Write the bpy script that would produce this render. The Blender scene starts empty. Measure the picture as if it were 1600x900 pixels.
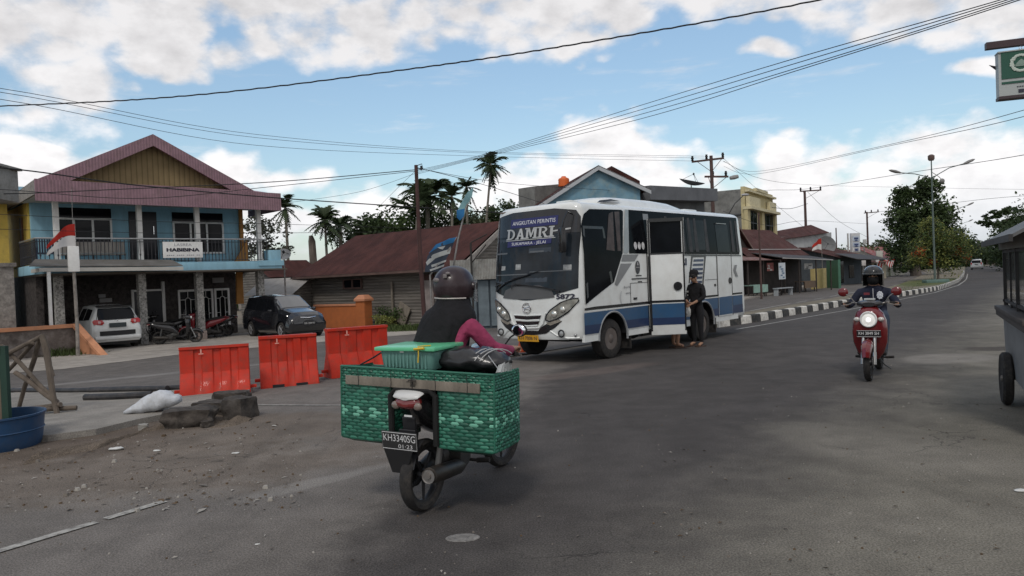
import bpy, bmesh, random
from math import *
from mathutils import Vector, Matrix, noise
random.seed(7)
SC = bpy.context.scene
COL = SC.collection
# ---------------------------------------------------------------- camera
FPX, ROLL, PITCH, HC = 1160.0, radians(2.3), atan(18/1160), 1.6
_R = Vector((1,0,0)); _F = Vector((0,cos(PITCH),-sin(PITCH))); _U = Vector((0,sin(PITCH),cos(PITCH)))
CR = _R*cos(ROLL)-_U*sin(ROLL); CU = _U*cos(ROLL)+_R*sin(ROLL); CP = Vector((0,0,HC))
cam = bpy.data.cameras.new('camera'); co = bpy.data.objects.new('camera', cam); COL.objects.link(co)
mw = Matrix((CR, CU, -_F)).transposed().to_4x4(); mw.translation = CP; co.matrix_world = mw
cam.sensor_width = 36; cam.lens = 36*FPX/1600; cam.clip_start = 0.05; cam.clip_end = 6000
SC.camera = co
# ---------------------------------------------------------------- world, sun, exposure
SUN_AZ, SUN_EL = radians(192), radians(50)      # compass: 0 = +Y, clockwise; the sun stands behind and left
SC.view_settings.view_transform = 'Standard'; SC.view_settings.look = 'None'
SC.view_settings.exposure = 0.0; SC.view_settings.gamma = 1.0
sl = bpy.data.lights.new('sun', 'SUN'); sl.energy = 1.25; sl.angle = radians(11); sl.color = (1,.95,.88)
so = bpy.data.objects.new('sun', sl); COL.objects.link(so)
sd = Vector((sin(SUN_AZ)*cos(SUN_EL), cos(SUN_AZ)*cos(SUN_EL), sin(SUN_EL)))
so.rotation_euler = sd.to_track_quat('Z','Y').to_euler(); so.location = sd*50
W = bpy.data.worlds.new('World'); SC.world = W; W.use_nodes = True

def ray(px,py): return _F+CR*((px-800)/FPX)+CU*((450-py)/FPX)
def gz(x,y):
    t = -.686*x+.727*y
    return -.42*min(1,max(0,(t-10)/10))
def G(px,py,dz=0.0):            # point of the ground seen at a photo pixel
    z = dz; d = ray(px,py)
    for i in range(60):
        P = CP+d*((z-HC)/d.z); z = .5*z+.5*(gz(P.x,P.y)+dz)
    return P
def AT(px,py,Y):
    d = ray(px,py); return CP+d*(Y/d.y)
def PL(px,py,P,n):
    d = ray(px,py); return CP+d*((Vector(P)-CP).dot(n)/d.dot(n))

def sky():
    nt = W.node_tree; N = nt.nodes; L = nt.links; N.clear()
    out = N.new('ShaderNodeOutputWorld'); bg = N.new('ShaderNodeBackground')
    st = N.new('ShaderNodeTexSky'); st.sky_type = 'NISHITA'; st.sun_disc = False
    st.sun_elevation = SUN_EL; st.sun_rotation = SUN_AZ; st.air_density = 1.0; st.dust_density = 0.6; st.ozone_density = 1.3
    tc = N.new('ShaderNodeTexCoord')
    def vm(op, a, b=None):
        n = N.new('ShaderNodeVectorMath'); n.operation = op
        for i, v in enumerate((a, b)):
            if v is None: continue
            if isinstance(v, (tuple, list, Vector)): n.inputs[i].default_value = tuple(v)
            else: L.new(v, n.inputs[i])
        return n
    def m(op, a, b=None, c=None, cl=False):
        n = N.new('ShaderNodeMath'); n.operation = op; n.use_clamp = cl
        for i, v in enumerate((a, b, c)):
            if v is None: continue
            if isinstance(v, (int, float)): n.inputs[i].default_value = v
            else: L.new(v, n.inputs[i])
        return n.outputs[0]
    def mr(v, a, b, c, d, smooth=True):
        n = N.new('ShaderNodeMapRange'); n.interpolation_type = 'SMOOTHSTEP' if smooth else 'LINEAR'
        L.new(v, n.inputs[0])
        for i, q in enumerate((a,b,c,d)): n.inputs[i+1].default_value = q
        return n.outputs[0]
    def noi(vec, sc, det, ro=.55, lac=2.0):
        n = N.new('ShaderNodeTexNoise'); n.inputs['Scale'].default_value = sc; n.inputs['Detail'].default_value = det
        n.inputs['Roughness'].default_value = ro; n.inputs['Lacunarity'].default_value = lac; L.new(vec, n.inputs['Vector']); return n
    D = vm('NORMALIZE', tc.outputs['Generated']).outputs[0]
    # warp so that the banks have ragged edges
    w1 = noi(D, 5.0, 3); wv = vm('SUBTRACT', w1.outputs['Color'], (.5,.5,.5))
    wv2 = N.new('ShaderNodeVectorMath'); wv2.operation = 'SCALE'; L.new(wv.outputs[0], wv2.inputs[0]); wv2.inputs[3].default_value = .10
    DW = vm('ADD', D, wv2.outputs[0]).outputs[0]
    def blob(px,py,rx,ry,power=1.0):
        d = ray(px,py).normalized(); r = CR; u = d.cross(CR).normalized()*-1
        df = vm('SUBTRACT', DW, d).outputs[0]
        a = vm('DOT_PRODUCT', df, tuple(r*(FPX/rx))).outputs['Value']; b = vm('DOT_PRODUCT', df, tuple(u*(FPX/ry))).outputs['Value']
        c = vm('DOT_PRODUCT', df, tuple(d*4.0)).outputs['Value']
        q = m('ADD', m('ADD', m('MULTIPLY',a,a), m('MULTIPLY',b,b)), m('MULTIPLY',c,c))
        return m('MULTIPLY', m('SUBTRACT', .58, q), power)
    # banks of cloud: where they stand in the sky
    blobs = [(30,30,200,95),(85,150,85,75),(240,60,95,75),(400,10,150,50),(500,50,210,62),(620,30,200,62),(800,15,300,72),(400,85,120,32),(1050,-8,420,66),(1430,6,320,56),
             (15,262,75,50),(130,262,70,34),(355,275,95,45),(460,285,65,30),(560,330,90,45),(480,350,200,60),(640,345,120,60),
             (960,235,105,75),(990,285,170,70),(870,310,130,60),(790,300,90,30),(1265,255,95,65),(1330,300,230,85),(1500,270,260,95),(1620,300,200,120),
             (1195,95,48,20),(1530,98,55,22),(1400,350,300,70),(1100,350,350,50),(250,350,400,55),(250,105,60,35)]
    acc = None
    for b in blobs:
        v = blob(*b); acc = v if acc is None else m('MAXIMUM', acc, v)
    acc = m('MAXIMUM', acc, -1.2)
    sep = N.new('ShaderNodeSeparateXYZ'); L.new(D, sep.inputs[0])
    # elsewhere (out of the picture) broken cloud of the same kind
    big = noi(D, 1.6, 4, .6)
    away = m('MULTIPLY', mr(sep.outputs[1], .45, -.1, 0, 1), m('MULTIPLY_ADD', big.outputs[0], 4.5, -1.65))
    zen = m('MULTIPLY', mr(sep.outputs[2], .45, .75, 0, 1), m('MULTIPLY_ADD', big.outputs[0], 4.5, -1.65))
    acc = m('MAXIMUM', m('MAXIMUM', acc, m('ADD', away, mr(sep.outputs[1], .45, -.1, -1.2, 0))), m('ADD', zen, mr(sep.outputs[2], .45, .75, -1.2, 0)))
    # puffy detail
    st3 = vm('MULTIPLY', D, (1,1,1.7)).outputs[0]
    n1 = noi(st3, 9, 9, .60); n2 = noi(st3, 30, 6, .6)
    vo = N.new('ShaderNodeTexVoronoi'); vo.feature = 'SMOOTH_F1'; vo.inputs['Scale'].default_value = 26; vo.inputs['Smoothness'].default_value = .7; L.new(vm('ADD', st3, wv2.outputs[0]).outputs[0], vo.inputs['Vector'])
    det = m('ADD', m('MULTIPLY_ADD', n1.outputs[0], 2.1, -1.03), m('MULTIPLY_ADD', vo.outputs['Distance'], -.9, .35))
    dens = m('ADD', acc, det)
    cover = mr(dens, -.26, .40, 0, 1)
    # shading: look at the same density a little towards the sun
    off = vm('ADD', st3, (-.012,-.01,.03)).outputs[0]
    n1b = noi(off, 9, 9, .60)
    lit = m('SUBTRACT', n1.outputs[0], n1b.outputs[0])
    thick = mr(dens, .3, 2.0, 0, 1)
    # high cloud shows its grey underside, low banks their bright flanks
    high = mr(sep.outputs[2], .14, .30, 0, 1)
    shade = m('ADD', m('MULTIPLY', m('MULTIPLY', thick, high), .34), m('MULTIPLY', lit, -.8))
    shade = m('ADD', shade, m('MULTIPLY', mr(n2.outputs[0], .4, .7, 0, 1), .05))
    lum = m('SUBTRACT', m('MULTIPLY_ADD', high, -.20, 1.02), m('MINIMUM', m('MAXIMUM', shade, -.05), .42))
    cc = N.new('ShaderNodeCombineXYZ')
    for i, (a, b) in enumerate(((1.0,-.0),(.985,.0),(.975,.018))):
        L.new(m('MULTIPLY_ADD', lum, a, b), cc.inputs[i])
    # thin high streaks over the blue
    stv = vm('MULTIPLY', D, (2.2,1,14)).outputs[0]; cir = noi(stv, 3.0, 7, .62)
    streak = mr(cir.outputs[0], .54, .80, 0, .45)
    blue = N.new('ShaderNodeVectorMath'); blue.operation = 'MULTIPLY'; L.new(st.outputs[0], blue.inputs[0]); blue.inputs[1].default_value = (SKYK*1.12, SKYK*1.12, SKYK*1.02)
    mx = N.new('ShaderNodeMix'); mx.data_type = 'RGBA'; L.new(m('MAXIMUM', cover, streak), mx.inputs[0]); bl2 = N.new('ShaderNodeVectorMath'); bl2.operation = 'SCALE'; L.new(blue.outputs[0], bl2.inputs[0]); L.new(mr(sep.outputs[2], 0, .42, .60, 1.08, False), bl2.inputs[3]); L.new(bl2.outputs[0], mx.inputs[6])
    csc = N.new('ShaderNodeVectorMath'); csc.operation = 'SCALE'; L.new(cc.outputs[0], csc.inputs[0]); csc.inputs[3].default_value = 1/SKYS
    L.new(csc.outputs[0], mx.inputs[7])
    hz = N.new('ShaderNodeMix'); hz.data_type = 'RGBA'; L.new(mr(sep.outputs[2], -.01, .11, .85, 0), hz.inputs[0]); L.new(mx.outputs[2], hz.inputs[6]); hz.inputs[7].default_value = (.60/SKYS,.66/SKYS,.72/SKYS,1)
    L.new(hz.outputs[2], bg.inputs['Color']); bg.inputs['Strength'].default_value = SKYS
    L.new(bg.outputs[0], out.inputs[0])
SKYS = .10; SKYK = 1.62
sky()
W.cycles.sampling_method = 'MANUAL'; W.cycles.sample_map_resolution = 512
SC.cycles.use_denoising = True
SC.cycles.max_bounces = 6; SC.cycles.transparent_max_bounces = 12

# ---------------------------------------------------------------- materials
_M = {}
def mat(name, col, rough=.7, metal=0.0, var=.12, vs=3.0, bump=0.0, bs=40.0, spec=.32, dirt=None, dirt_amt=.0, coat=0.0, transl=0.0, trans=0.0, alpha=1.0, emit=None, stretch=None):
    if name in _M: return _M[name]
    m = bpy.data.materials.new(name); m.use_nodes = True; _M[name] = m
    nt = m.node_tree; N = nt.nodes; L = nt.links; b = N['Principled BSDF']
    b.inputs['Roughness'].default_value = rough; b.inputs['Metallic'].default_value = metal
    b.inputs['Specular IOR Level'].default_value = spec; b.inputs['Coat Weight'].default_value = coat; b.inputs['Coat Roughness'].default_value = .06
    b.inputs['Transmission Weight'].default_value = trans; b.inputs['Alpha'].default_value = alpha
    tc = N.new('ShaderNodeTexCoord'); v = tc.outputs['Object']
    if stretch:
        mp = N.new('ShaderNodeMapping'); mp.inputs['Scale'].default_value = stretch; L.new(v, mp.inputs[0]); v = mp.outputs[0]
    n = N.new('ShaderNodeTexNoise'); n.inputs['Scale'].default_value = vs; n.inputs['Detail'].default_value = 6; n.inputs['Roughness'].default_value = .62; L.new(v, n.inputs['Vector'])
    mr = N.new('ShaderNodeMapRange'); L.new(n.outputs[0], mr.inputs[0]); mr.inputs[1].default_value = .3; mr.inputs[2].default_value = .7
    mr.inputs[3].default_value = 1-var; mr.inputs[4].default_value = 1+var
    mx = N.new('ShaderNodeVectorMath'); mx.operation = 'SCALE'; mx.inputs[0].default_value = col[:3]; L.new(mr.outputs[0], mx.inputs[3])
    c = mx.outputs[0]
    if dirt:
        n2 = N.new('ShaderNodeTexNoise'); n2.inputs['Scale'].default_value = vs*2.3; n2.inputs['Detail'].default_value = 8; n2.inputs['Roughness'].default_value = .7; L.new(v, n2.inputs['Vector'])
        r2 = N.new('ShaderNodeMapRange'); L.new(n2.outputs[0], r2.inputs[0]); r2.inputs[1].default_value = .45; r2.inputs[2].default_value = .7; r2.inputs[4].default_value = dirt_amt
        m2 = N.new('ShaderNodeMix'); m2.data_type = 'RGBA'; L.new(r2.outputs[0], m2.inputs[0]); L.new(c, m2.inputs[6]); m2.inputs[7].default_value = (*dirt,1); c = m2.outputs[2]
    L.new(c, b.inputs['Base Color'])
    if emit: b.inputs['Emission Color'].default_value = (*emit[:3],1); b.inputs['Emission Strength'].default_value = emit[3]
    if bump:
        nb = N.new('ShaderNodeTexNoise'); nb.inputs['Scale'].default_value = bs; nb.inputs['Detail'].default_value = 4; L.new(v, nb.inputs['Vector'])
        bp = N.new('ShaderNodeBump'); bp.inputs['Strength'].default_value = bump; bp.inputs['Distance'].default_value = .02; L.new(nb.outputs[0], bp.inputs['Height']); L.new(bp.outputs[0], b.inputs['Normal'])
    if transl:
        t = N.new('ShaderNodeBsdfTranslucent'); L.new(c, t.inputs[0]); ms = N.new('ShaderNodeMixShader'); ms.inputs[0].default_value = transl
        L.new(b.outputs[0], ms.inputs[1]); L.new(t.outputs[0], ms.inputs[2]); L.new(ms.outputs[0], N['Material Output'].inputs[0])
    return m
def wave_bump(m, axis, scale, strength, dist=.02, prof='SIN', dark=0.0):   # corrugation or board lines added to a material
    nt = m.node_tree; N = nt.nodes; L = nt.links; b = N['Principled BSDF']
    tc = N.new('ShaderNodeTexCoord'); w = N.new('ShaderNodeTexWave'); w.wave_type = 'BANDS'; w.bands_direction = axis; w.wave_profile = prof
    w.inputs['Scale'].default_value = scale; L.new(tc.outputs['Object'], w.inputs['Vector'])
    bp = N.new('ShaderNodeBump'); bp.inputs['Strength'].default_value = strength; bp.inputs['Distance'].default_value = dist; L.new(w.outputs[0], bp.inputs['Height'])
    if b.inputs['Normal'].links: L.new(b.inputs['Normal'].links[0].from_socket, bp.inputs['Normal'])
    L.new(bp.outputs[0], b.inputs['Normal'])
    if dark:
        src = b.inputs['Base Color'].links[0].from_socket
        r = N.new('ShaderNodeMapRange'); L.new(w.outputs[0], r.inputs[0]); r.inputs[1].default_value = 0; r.inputs[2].default_value = .25; r.inputs[3].default_value = 1-dark; r.inputs[4].default_value = 1
        s = N.new('ShaderNodeVectorMath'); s.operation = 'SCALE'; L.new(src, s.inputs[0]); L.new(r.outputs[0], s.inputs[3]); L.new(s.outputs[0], b.inputs['Base Color'])
    return m

# ---------------------------------------------------------------- mesh helpers
class MB:
    def __init__(s): s.bm = bmesh.new(); s.X = None
    def _v(s, p):
        p = Vector(p); return s.bm.verts.new(s.X @ p if s.X is not None else p)
    def face(s, pts, mi=0):
        try:
            f = s.bm.faces.new([s._v(p) for p in pts]); f.material_index = mi; return f
        except ValueError: return None
    def ext(s, pts, vec, mi=0):
        vec = Vector(vec); a = [s._v(p) for p in pts]; b = [s._v(Vector(p)+vec) for p in pts]; n = len(a)
        fs = [s.bm.faces.new(a[::-1]), s.bm.faces.new(b)]
        for i in range(n): fs.append(s.bm.faces.new((a[i],a[(i+1)%n],b[(i+1)%n],b[i])))
        for f in fs: f.material_index = mi
    def box(s, c, d, mi=0, rot=None, bev=0.0):
        M = Matrix.Translation(Vector(c))
        if rot is not None: M = M @ (rot if isinstance(rot, Matrix) else Matrix.Rotation(rot,4,'Z'))
        M = M @ Matrix.Diagonal((d[0],d[1],d[2],1))
        if s.X is not None: M = s.X @ M
        if bev <= 0:
            r = bmesh.ops.create_cube(s.bm, size=1, matrix=M)
            for f in {f for v in r['verts'] for f in v.link_faces}: f.material_index = mi
        else:
            t = bmesh.new(); bmesh.ops.create_cube(t, size=1, matrix=M)
            bmesh.ops.bevel(t, geom=t.edges[:], offset=bev, segments=2, affect='EDGES', profile=.6)
            for f in t.faces: f.material_index = mi
            me = bpy.data.meshes.new('t'); t.to_mesh(me); t.free(); s.bm.from_mesh(me); bpy.data.meshes.remove(me)
    def rings(s, rings, mi=0, closed=True, cap=True, loop=False):
        R = [[s._v(p) for p in r] for r in rings]; n = len(R[0])
        seq = list(zip(R, R[1:])) + ([(R[-1],R[0])] if loop else [])
        for a, b in seq:
            for i in range(n if closed else n-1):
                j = (i+1) % n
                try:
                    f = s.bm.faces.new((a[i],a[j],b[j],b[i])); f.material_index = mi
                except ValueError: pass
        if cap and closed and not loop:
            for r, fl in ((R[0],1),(R[-1],0)):
                try:
                    f = s.bm.faces.new(r[::-1] if fl else r); f.material_index = mi
                except ValueError: pass
    def path(s, pts, rad, seg=8, mi=0, cap=True, flat=1.0, loop=False):
        pts = [Vector(p) for p in pts]; n = len(pts)
        if not isinstance(rad, (list, tuple)): rad = [rad]*n
        rs = []; up = None
        for i, p in enumerate(pts):
            if loop: t = pts[(i+1)%n]-pts[i-1]
            else: t = pts[min(i+1,n-1)]-pts[max(i-1,0)]
            t.normalize()
            if up is None: up = Vector((0,0,1)) if abs(t.z) < .9 else Vector((0,1,0))
            a = t.cross(up)
            if a.length < 1e-5: a = t.orthogonal()
            a.normalize(); b = a.cross(t).normalized(); up = b
            rs.append([p+(a*cos(2*pi*k/seg)+b*sin(2*pi*k/seg)*flat)*rad[i] for k in range(seg)])
        s.rings(rs, mi, True, cap, loop)
    def cyl(s, p0, p1, r0, r1=None, seg=12, mi=0): s.path([p0,p1], [r0, r0 if r1 is None else r1], seg, mi)
    def lathe(s, prof, M=None, seg=20, mi=0, a0=0.0, a1=2*pi, cap=True):
        M = M or Matrix(); full = abs(a1-a0-2*pi) < 1e-6; k = seg if full else seg+1
        R = [[M @ Vector((r*cos(a0+(a1-a0)*i/seg), r*sin(a0+(a1-a0)*i/seg), z)) for i in range(k)] for r, z in prof]
        s.rings(R, mi, full, cap and full)
    def ball(s, c, r, seg=16, rng=10, mi=0, M=None):
        if not isinstance(r, (list,tuple)): r = (r,r,r)
        T = Matrix.Translation(Vector(c)) @ (M or Matrix()) @ Matrix.Diagonal((*r,1))
        R = [[T @ Vector((cos(pi*(j/rng-.5))*cos(2*pi*i/seg), cos(pi*(j/rng-.5))*sin(2*pi*i/seg), sin(pi*(j/rng-.5)))) for i in range(seg)] for j in [.02]+list(range(1,rng))+[rng-.02]]
        s.rings(R, mi)
    def patch(s, poly, fn, us=(), vs=(), mi=0):      # a flat outline in (u,v), cut on grid lines, laid on the surface fn(u,v)
        t = bmesh.new()
        try: t.faces.new([t.verts.new((p[0],p[1],0)) for p in poly])
        except ValueError: t.free(); return
        t.normal_update()
        for u in us: bmesh.ops.bisect_plane(t, geom=t.verts[:]+t.edges[:]+t.faces[:], plane_co=(u,0,0), plane_no=(1,0,0))
        for v in vs: bmesh.ops.bisect_plane(t, geom=t.verts[:]+t.edges[:]+t.faces[:], plane_co=(0,v,0), plane_no=(0,1,0))
        bmesh.ops.triangulate(t, faces=[f for f in t.faces if len(f.verts) > 4])
        vm = {v: s._v(fn(v.co.x, v.co.y)) for v in t.verts}
        for f in t.faces:
            try: s.bm.faces.new([vm[v] for v in f.verts]).material_index = mi
            except ValueError: pass
        t.free()
    def build(s, name, mats, parent=None, sharp=35, label=None, weld=False, fixn=True):
        if weld: bmesh.ops.remove_doubles(s.bm, verts=s.bm.verts, dist=1e-4)
        if fixn: bmesh.ops.recalc_face_normals(s.bm, faces=s.bm.faces)
        me = bpy.data.meshes.new(name); s.bm.to_mesh(me); s.bm.free()
        me.shade_smooth()
        me.set_sharp_from_angle(angle=radians(sharp))
        return mkobj(name, me, mats, parent, label)
def mkobj(name, me, mats, parent=None, label=None):
    if not isinstance(mats, (list, tuple)): mats = [mats]
    for m in mats: me.materials.append(m)
    o = bpy.data.objects.new(name, me); COL.objects.link(o)
    if parent is not None: o.parent = parent
    if label: o['label'] = label
    return o
def tag(o, label=None, cat=None, group=None, kind=None):
    if label: o['label'] = label
    if cat: o['category'] = cat
    if group: o['group'] = group
    if kind: o['kind'] = kind
    return o
def thing(name, label, cat, loc=(0,0,0), rz=0.0, group=None, rot=None):
    o = bpy.data.objects.new(name, None); COL.objects.link(o); o.location = loc
    o.rotation_euler = rot if rot else (0,0,rz); o.empty_display_size = .1
    return tag(o, label, cat, group)
def copy_tree(o, parent=None):
    c = o.copy(); COL.objects.link(c)
    if parent is not None: c.parent = parent
    for ch in list(o.children): copy_tree(ch, c)
    return c
def text(s, size, m, fn, parent, name='lettering', bold=.0, ext=.004, width=None, italic=0.0, dup=0.0):
    """lettering centred on (0,0) in its own plane, laid on the surface fn(u,v,depth)"""
    cu = bpy.data.curves.new('t', 'FONT'); cu.body = s; cu.size = size; cu.align_x = 'CENTER'; cu.align_y = 'CENTER'
    cu.offset = 0.0; cu.shear = italic; cu.resolution_u = 3; cu.fill_mode = 'FRONT'
    o = bpy.data.objects.new('t', cu); COL.objects.link(o)
    me = bpy.data.meshes.new_from_object(o.evaluated_get(bpy.context.evaluated_depsgraph_get()))
    bpy.data.objects.remove(o); bpy.data.curves.remove(cu)
    xs = [v.co.x for v in me.vertices]; k = 1.0
    if width and xs: k = width/(max(xs)-min(xs))
    cx = (max(xs)+min(xs))/2 if xs else 0
    if dup:                              # heavier lettering for dark inks
        t = bmesh.new()
        for dx, dy in ((-dup,0),(dup,0),(0,dup*.7),(0,-dup*.7)):
            n0 = len(t.verts); t.from_mesh(me); t.verts.ensure_lookup_table()
            for v in t.verts[n0:]: v.co += Vector((dx,dy,0))
        t.to_mesh(me); t.free()
    for v in me.vertices: v.co = fn((v.co.x-cx)*k, v.co.y)
    if parent == 'mesh': return me
    me.materials.clear()
    return mkobj(name, me, m, parent)
def boolcut(o, cutters):       # cut wheel arches and openings out of a closed body
    for c in cutters:
        md = o.modifiers.new('b', 'BOOLEAN'); md.operation = 'DIFFERENCE'; md.solver = 'EXACT'; md.use_self = True; md.material_mode = 'TRANSFER'; md.object = c
    dg = bpy.context.evaluated_depsgraph_get(); dg.update()
    me = bpy.data.meshes.new_from_object(o.evaluated_get(dg)); o.modifiers.clear(); old = o.data; o.data = me; bpy.data.meshes.remove(old)
    me.shade_smooth(); me.set_sharp_from_angle(angle=radians(35))
    for c in cutters: bpy.data.objects.remove(c)
def lerp(a,b,t): return a+(b-a)*t
def ipl(tab, x):               # piecewise linear table lookup, rows (x, values...)
    if x <= tab[0][0]: return tab[0][1:]
    for a, b in zip(tab, tab[1:]):
        if x <= b[0]:
            t = (x-a[0])/(b[0]-a[0]); return tuple(lerp(p,q,t) for p, q in zip(a[1:],b[1:]))
    return tab[-1][1:]
# ================================================================ common materials
DARK = mat('black_plastic', (.018,.018,.02), .45, var=.2)
RUB = mat('rubber', (.022,.021,.021), .85, var=.25, vs=9, bump=.3, dirt=(.10,.085,.07), dirt_amt=.35)
GLASS = mat('dark_glass', (.007,.008,.010), .06, var=.3, vs=1.2, spec=.14)
CHROME = mat('chrome', (.75,.75,.76), .18, 1.0, var=.05)
ALLOY = mat('alloy', (.42,.42,.43), .38, .8, var=.1)
STEEL = mat('dull_steel', (.28,.27,.26), .5, .7, var=.2, dirt=(.12,.07,.04), dirt_amt=.5)
WHITE = mat('white_paint', (.74,.74,.72), .45, var=.06, dirt=(.4,.36,.3), dirt_amt=.25)
WOODG = mat('weathered_wood', (.19,.165,.135), .85, var=.35, vs=6, bump=.5, stretch=(1,1,.25))
CONC = mat('concrete', (.27,.26,.24), .9, var=.18, vs=2.5, bump=.4, dirt=(.13,.12,.10), dirt_amt=.6)
LAMPG = mat('lamp_glass', (.62,.63,.60), .12, 0, var=.1, coat=.6)
RED = mat('red_lens', (.35,.012,.012), .15, coat=.7)
WIRE = mat('black_cable', (.02,.02,.022), .7)
SKIN = mat('skin', (.30,.17,.11), .55, var=.08)

# ================================================================ ground
def sheet(name, pts, m, dz, thick=0.0, step=None, kind='structure'):
    """a polygon laid on the sloping ground; thick > 0 gives it real edges"""
    bm = bmesh.new()
    vs = [bm.verts.new((p[0],p[1],0)) for p in pts]; bm.faces.new(vs)
    n = Vector((-.686,.727,0))
    for t in (10,20): bmesh.ops.bisect_plane(bm, geom=bm.verts[:]+bm.edges[:]+bm.faces[:], plane_co=n*t, plane_no=n)
    bmesh.ops.triangulate(bm, faces=bm.faces[:])
    bmesh.ops.recalc_face_normals(bm, faces=bm.faces)
    if bm.faces[:][0].normal.z < 0: bmesh.ops.reverse_faces(bm, faces=bm.faces[:])
    for v in bm.verts: v.co.z = gz(v.co.x,v.co.y)+dz
    if thick:
        r = bmesh.ops.extrude_face_region(bm, geom=bm.faces[:])
        for e in r['geom']:
            if isinstance(e, bmesh.types.BMVert): e.co.z -= thick
        bmesh.ops.recalc_face_normals(bm, faces=bm.faces)
    me = bpy.data.meshes.new(name); bm.to_mesh(me); bm.free()
    o = mkobj(name, me, m); o['kind'] = kind
    return o
def ground_mat(name, base, lines=(), spots=(), grain=.35, rough=.92, bumps=.5, vs=.35, cracks=False):
    """asphalt or earth: grain, broad wear, and dust lying past given lines or round given points (world metres)"""
    m = bpy.data.materials.new(name); m.use_nodes = True; nt = m.node_tree; N = nt.nodes; L = nt.links; b = N['Principled BSDF']
    tc = N.new('ShaderNodeTexCoord'); v = tc.outputs['Object']
    def noi(sc, det, ro=.6, vec=None):
        n = N.new('ShaderNodeTexNoise'); n.inputs['Scale'].default_value = sc; n.inputs['Detail'].default_value = det; n.inputs['Roughness'].default_value = ro
        L.new(vec or v, n.inputs['Vector']); return n.outputs[0]
    def mr(x, a, c, d, e):
        n = N.new('ShaderNodeMapRange'); n.interpolation_type = 'SMOOTHSTEP'; L.new(x, n.inputs[0])
        for i, q in enumerate((a,c,d,e)): n.inputs[i+1].default_value = q
        return n.outputs[0]
    def mt(op, a, c):
        n = N.new('ShaderNodeMath'); n.operation = op
        for i, q in enumerate((a,c)):
            if isinstance(q, (int,float)): n.inputs[i].default_value = q
            else: L.new(q, n.inputs[i])
        return n.outputs[0]
    broad = noi(vs, 5); mid = noi(2.2, 7, .65); fine = noi(85, 3, .7); patchy = noi(.9, 8, .7)
    col = N.new('ShaderNodeRGB'); col.outputs[0].default_value = (*base,1); c = col.outputs[0]
    def mix(c, fac, rgb):
        n = N.new('ShaderNodeMix'); n.data_type = 'RGBA'; L.new(fac, n.inputs[0]); L.new(c, n.inputs[6]); n.inputs[7].default_value = (*rgb,1); return n.outputs[2]
    wob = mt('ADD', mt('MULTIPLY', mt('SUBTRACT', patchy, .5), 3.2), mt('MULTIPLY', mt('SUBTRACT', mid, .5), 2.0))
    for (px,py,nx,ny,w,rgb,amt,wa) in lines:
        d = N.new('ShaderNodeVectorMath'); d.operation = 'DOT_PRODUCT'; L.new(v, d.inputs[0]); d.inputs[1].default_value = (nx,ny,0)
        q = mt('ADD', mt('SUBTRACT', d.outputs['Value'], px*nx+py*ny), mt('MULTIPLY', wob, wa))
        c = mix(c, mr(q, -w, w, 0, amt), rgb)
    for (px,py,rx,ry,ang,rgb,amt,wa) in spots:
        mp = N.new('ShaderNodeMapping'); mp.vector_type = 'TEXTURE'; mp.inputs['Location'].default_value = (px,py,0); mp.inputs['Rotation'].default_value = (0,0,ang); mp.inputs['Scale'].default_value = (rx,ry,1e4)
        L.new(v, mp.inputs[0]); ln = N.new('ShaderNodeVectorMath'); ln.operation = 'LENGTH'; L.new(mp.outputs[0], ln.inputs[0])
        q = mt('ADD', ln.outputs['Value'], mt('MULTIPLY', wob, wa))
        c = mix(c, mr(q, 1.15, .65, 0, amt), rgb)
    # tyre-worn bands along the street, coarse chippings and a few cracks
    if cracks:
        mp = N.new('ShaderNodeMapping'); mp.inputs['Rotation'].default_value = (0,0,radians(41)); mp.inputs['Scale'].default_value = (1.6,.05,1); L.new(v, mp.inputs[0])
        c = mix(c, mr(noi(1.0, 4, .6, mp.outputs[0]), .52, .74, 0, .30), tuple(q*.68 for q in base))
        c = mix(c, mr(noi(.7, 5, .6), .56, .72, 0, .15), tuple(q*1.55 for q in base))
        c = mix(c, mr(noi(130, 2, .8), .60, .72, 0, .55), (.22,.21,.20)); c = mix(c, mr(noi(95, 2, .8), .38, .28, 0, .6), (.018,.017,.016))
        c = mix(c, mr(noi(3.1, 9, .75), .68, .76, 0, .3), tuple(q*.45 for q in base))
        vo = N.new('ShaderNodeTexVoronoi'); vo.feature = 'DISTANCE_TO_EDGE'; vo.inputs['Scale'].default_value = .8
        wv = N.new('ShaderNodeVectorMath'); wv.operation = 'MULTIPLY_ADD'; nn = N.new('ShaderNodeTexNoise'); nn.inputs['Scale'].default_value = 1.8; nn.inputs['Detail'].default_value = 6; L.new(v, nn.inputs['Vector']); L.new(nn.outputs['Color'], wv.inputs[0]); wv.inputs[1].default_value = (.9,.9,0); L.new(v, wv.inputs[2]); L.new(wv.outputs[0], vo.inputs['Vector'])
        c = mix(c, mt('MULTIPLY', mr(vo.outputs['Distance'], .007, .002, 0, .6), mr(noi(.35, 3), .50, .62, 0, 1)), (.025,.023,.022))
    s = mt('MULTIPLY', mr(broad, .3, .7, .86, 1.14), mt('MULTIPLY', mr(mid, .25, .75, .82, 1.18), mr(fine, .3, .7, 1-grain, 1+grain)))
    sc = N.new('ShaderNodeVectorMath'); sc.operation = 'SCALE'; L.new(c, sc.inputs[0]); L.new(s, sc.inputs[3])
    L.new(sc.outputs[0], b.inputs['Base Color']); b.inputs['Roughness'].default_value = rough; b.inputs['Specular IOR Level'].default_value = .12
    bp = N.new('ShaderNodeBump'); bp.inputs['Strength'].default_value = bumps; bp.inputs['Distance'].default_value = .012
    L.new(mt('ADD', mt('MULTIPLY', noi(60, 4, .7), .6), mt('MULTIPLY', mid, 1.2)), bp.inputs['Height']); L.new(bp.outputs[0], b.inputs['Normal'])
    return m
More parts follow.
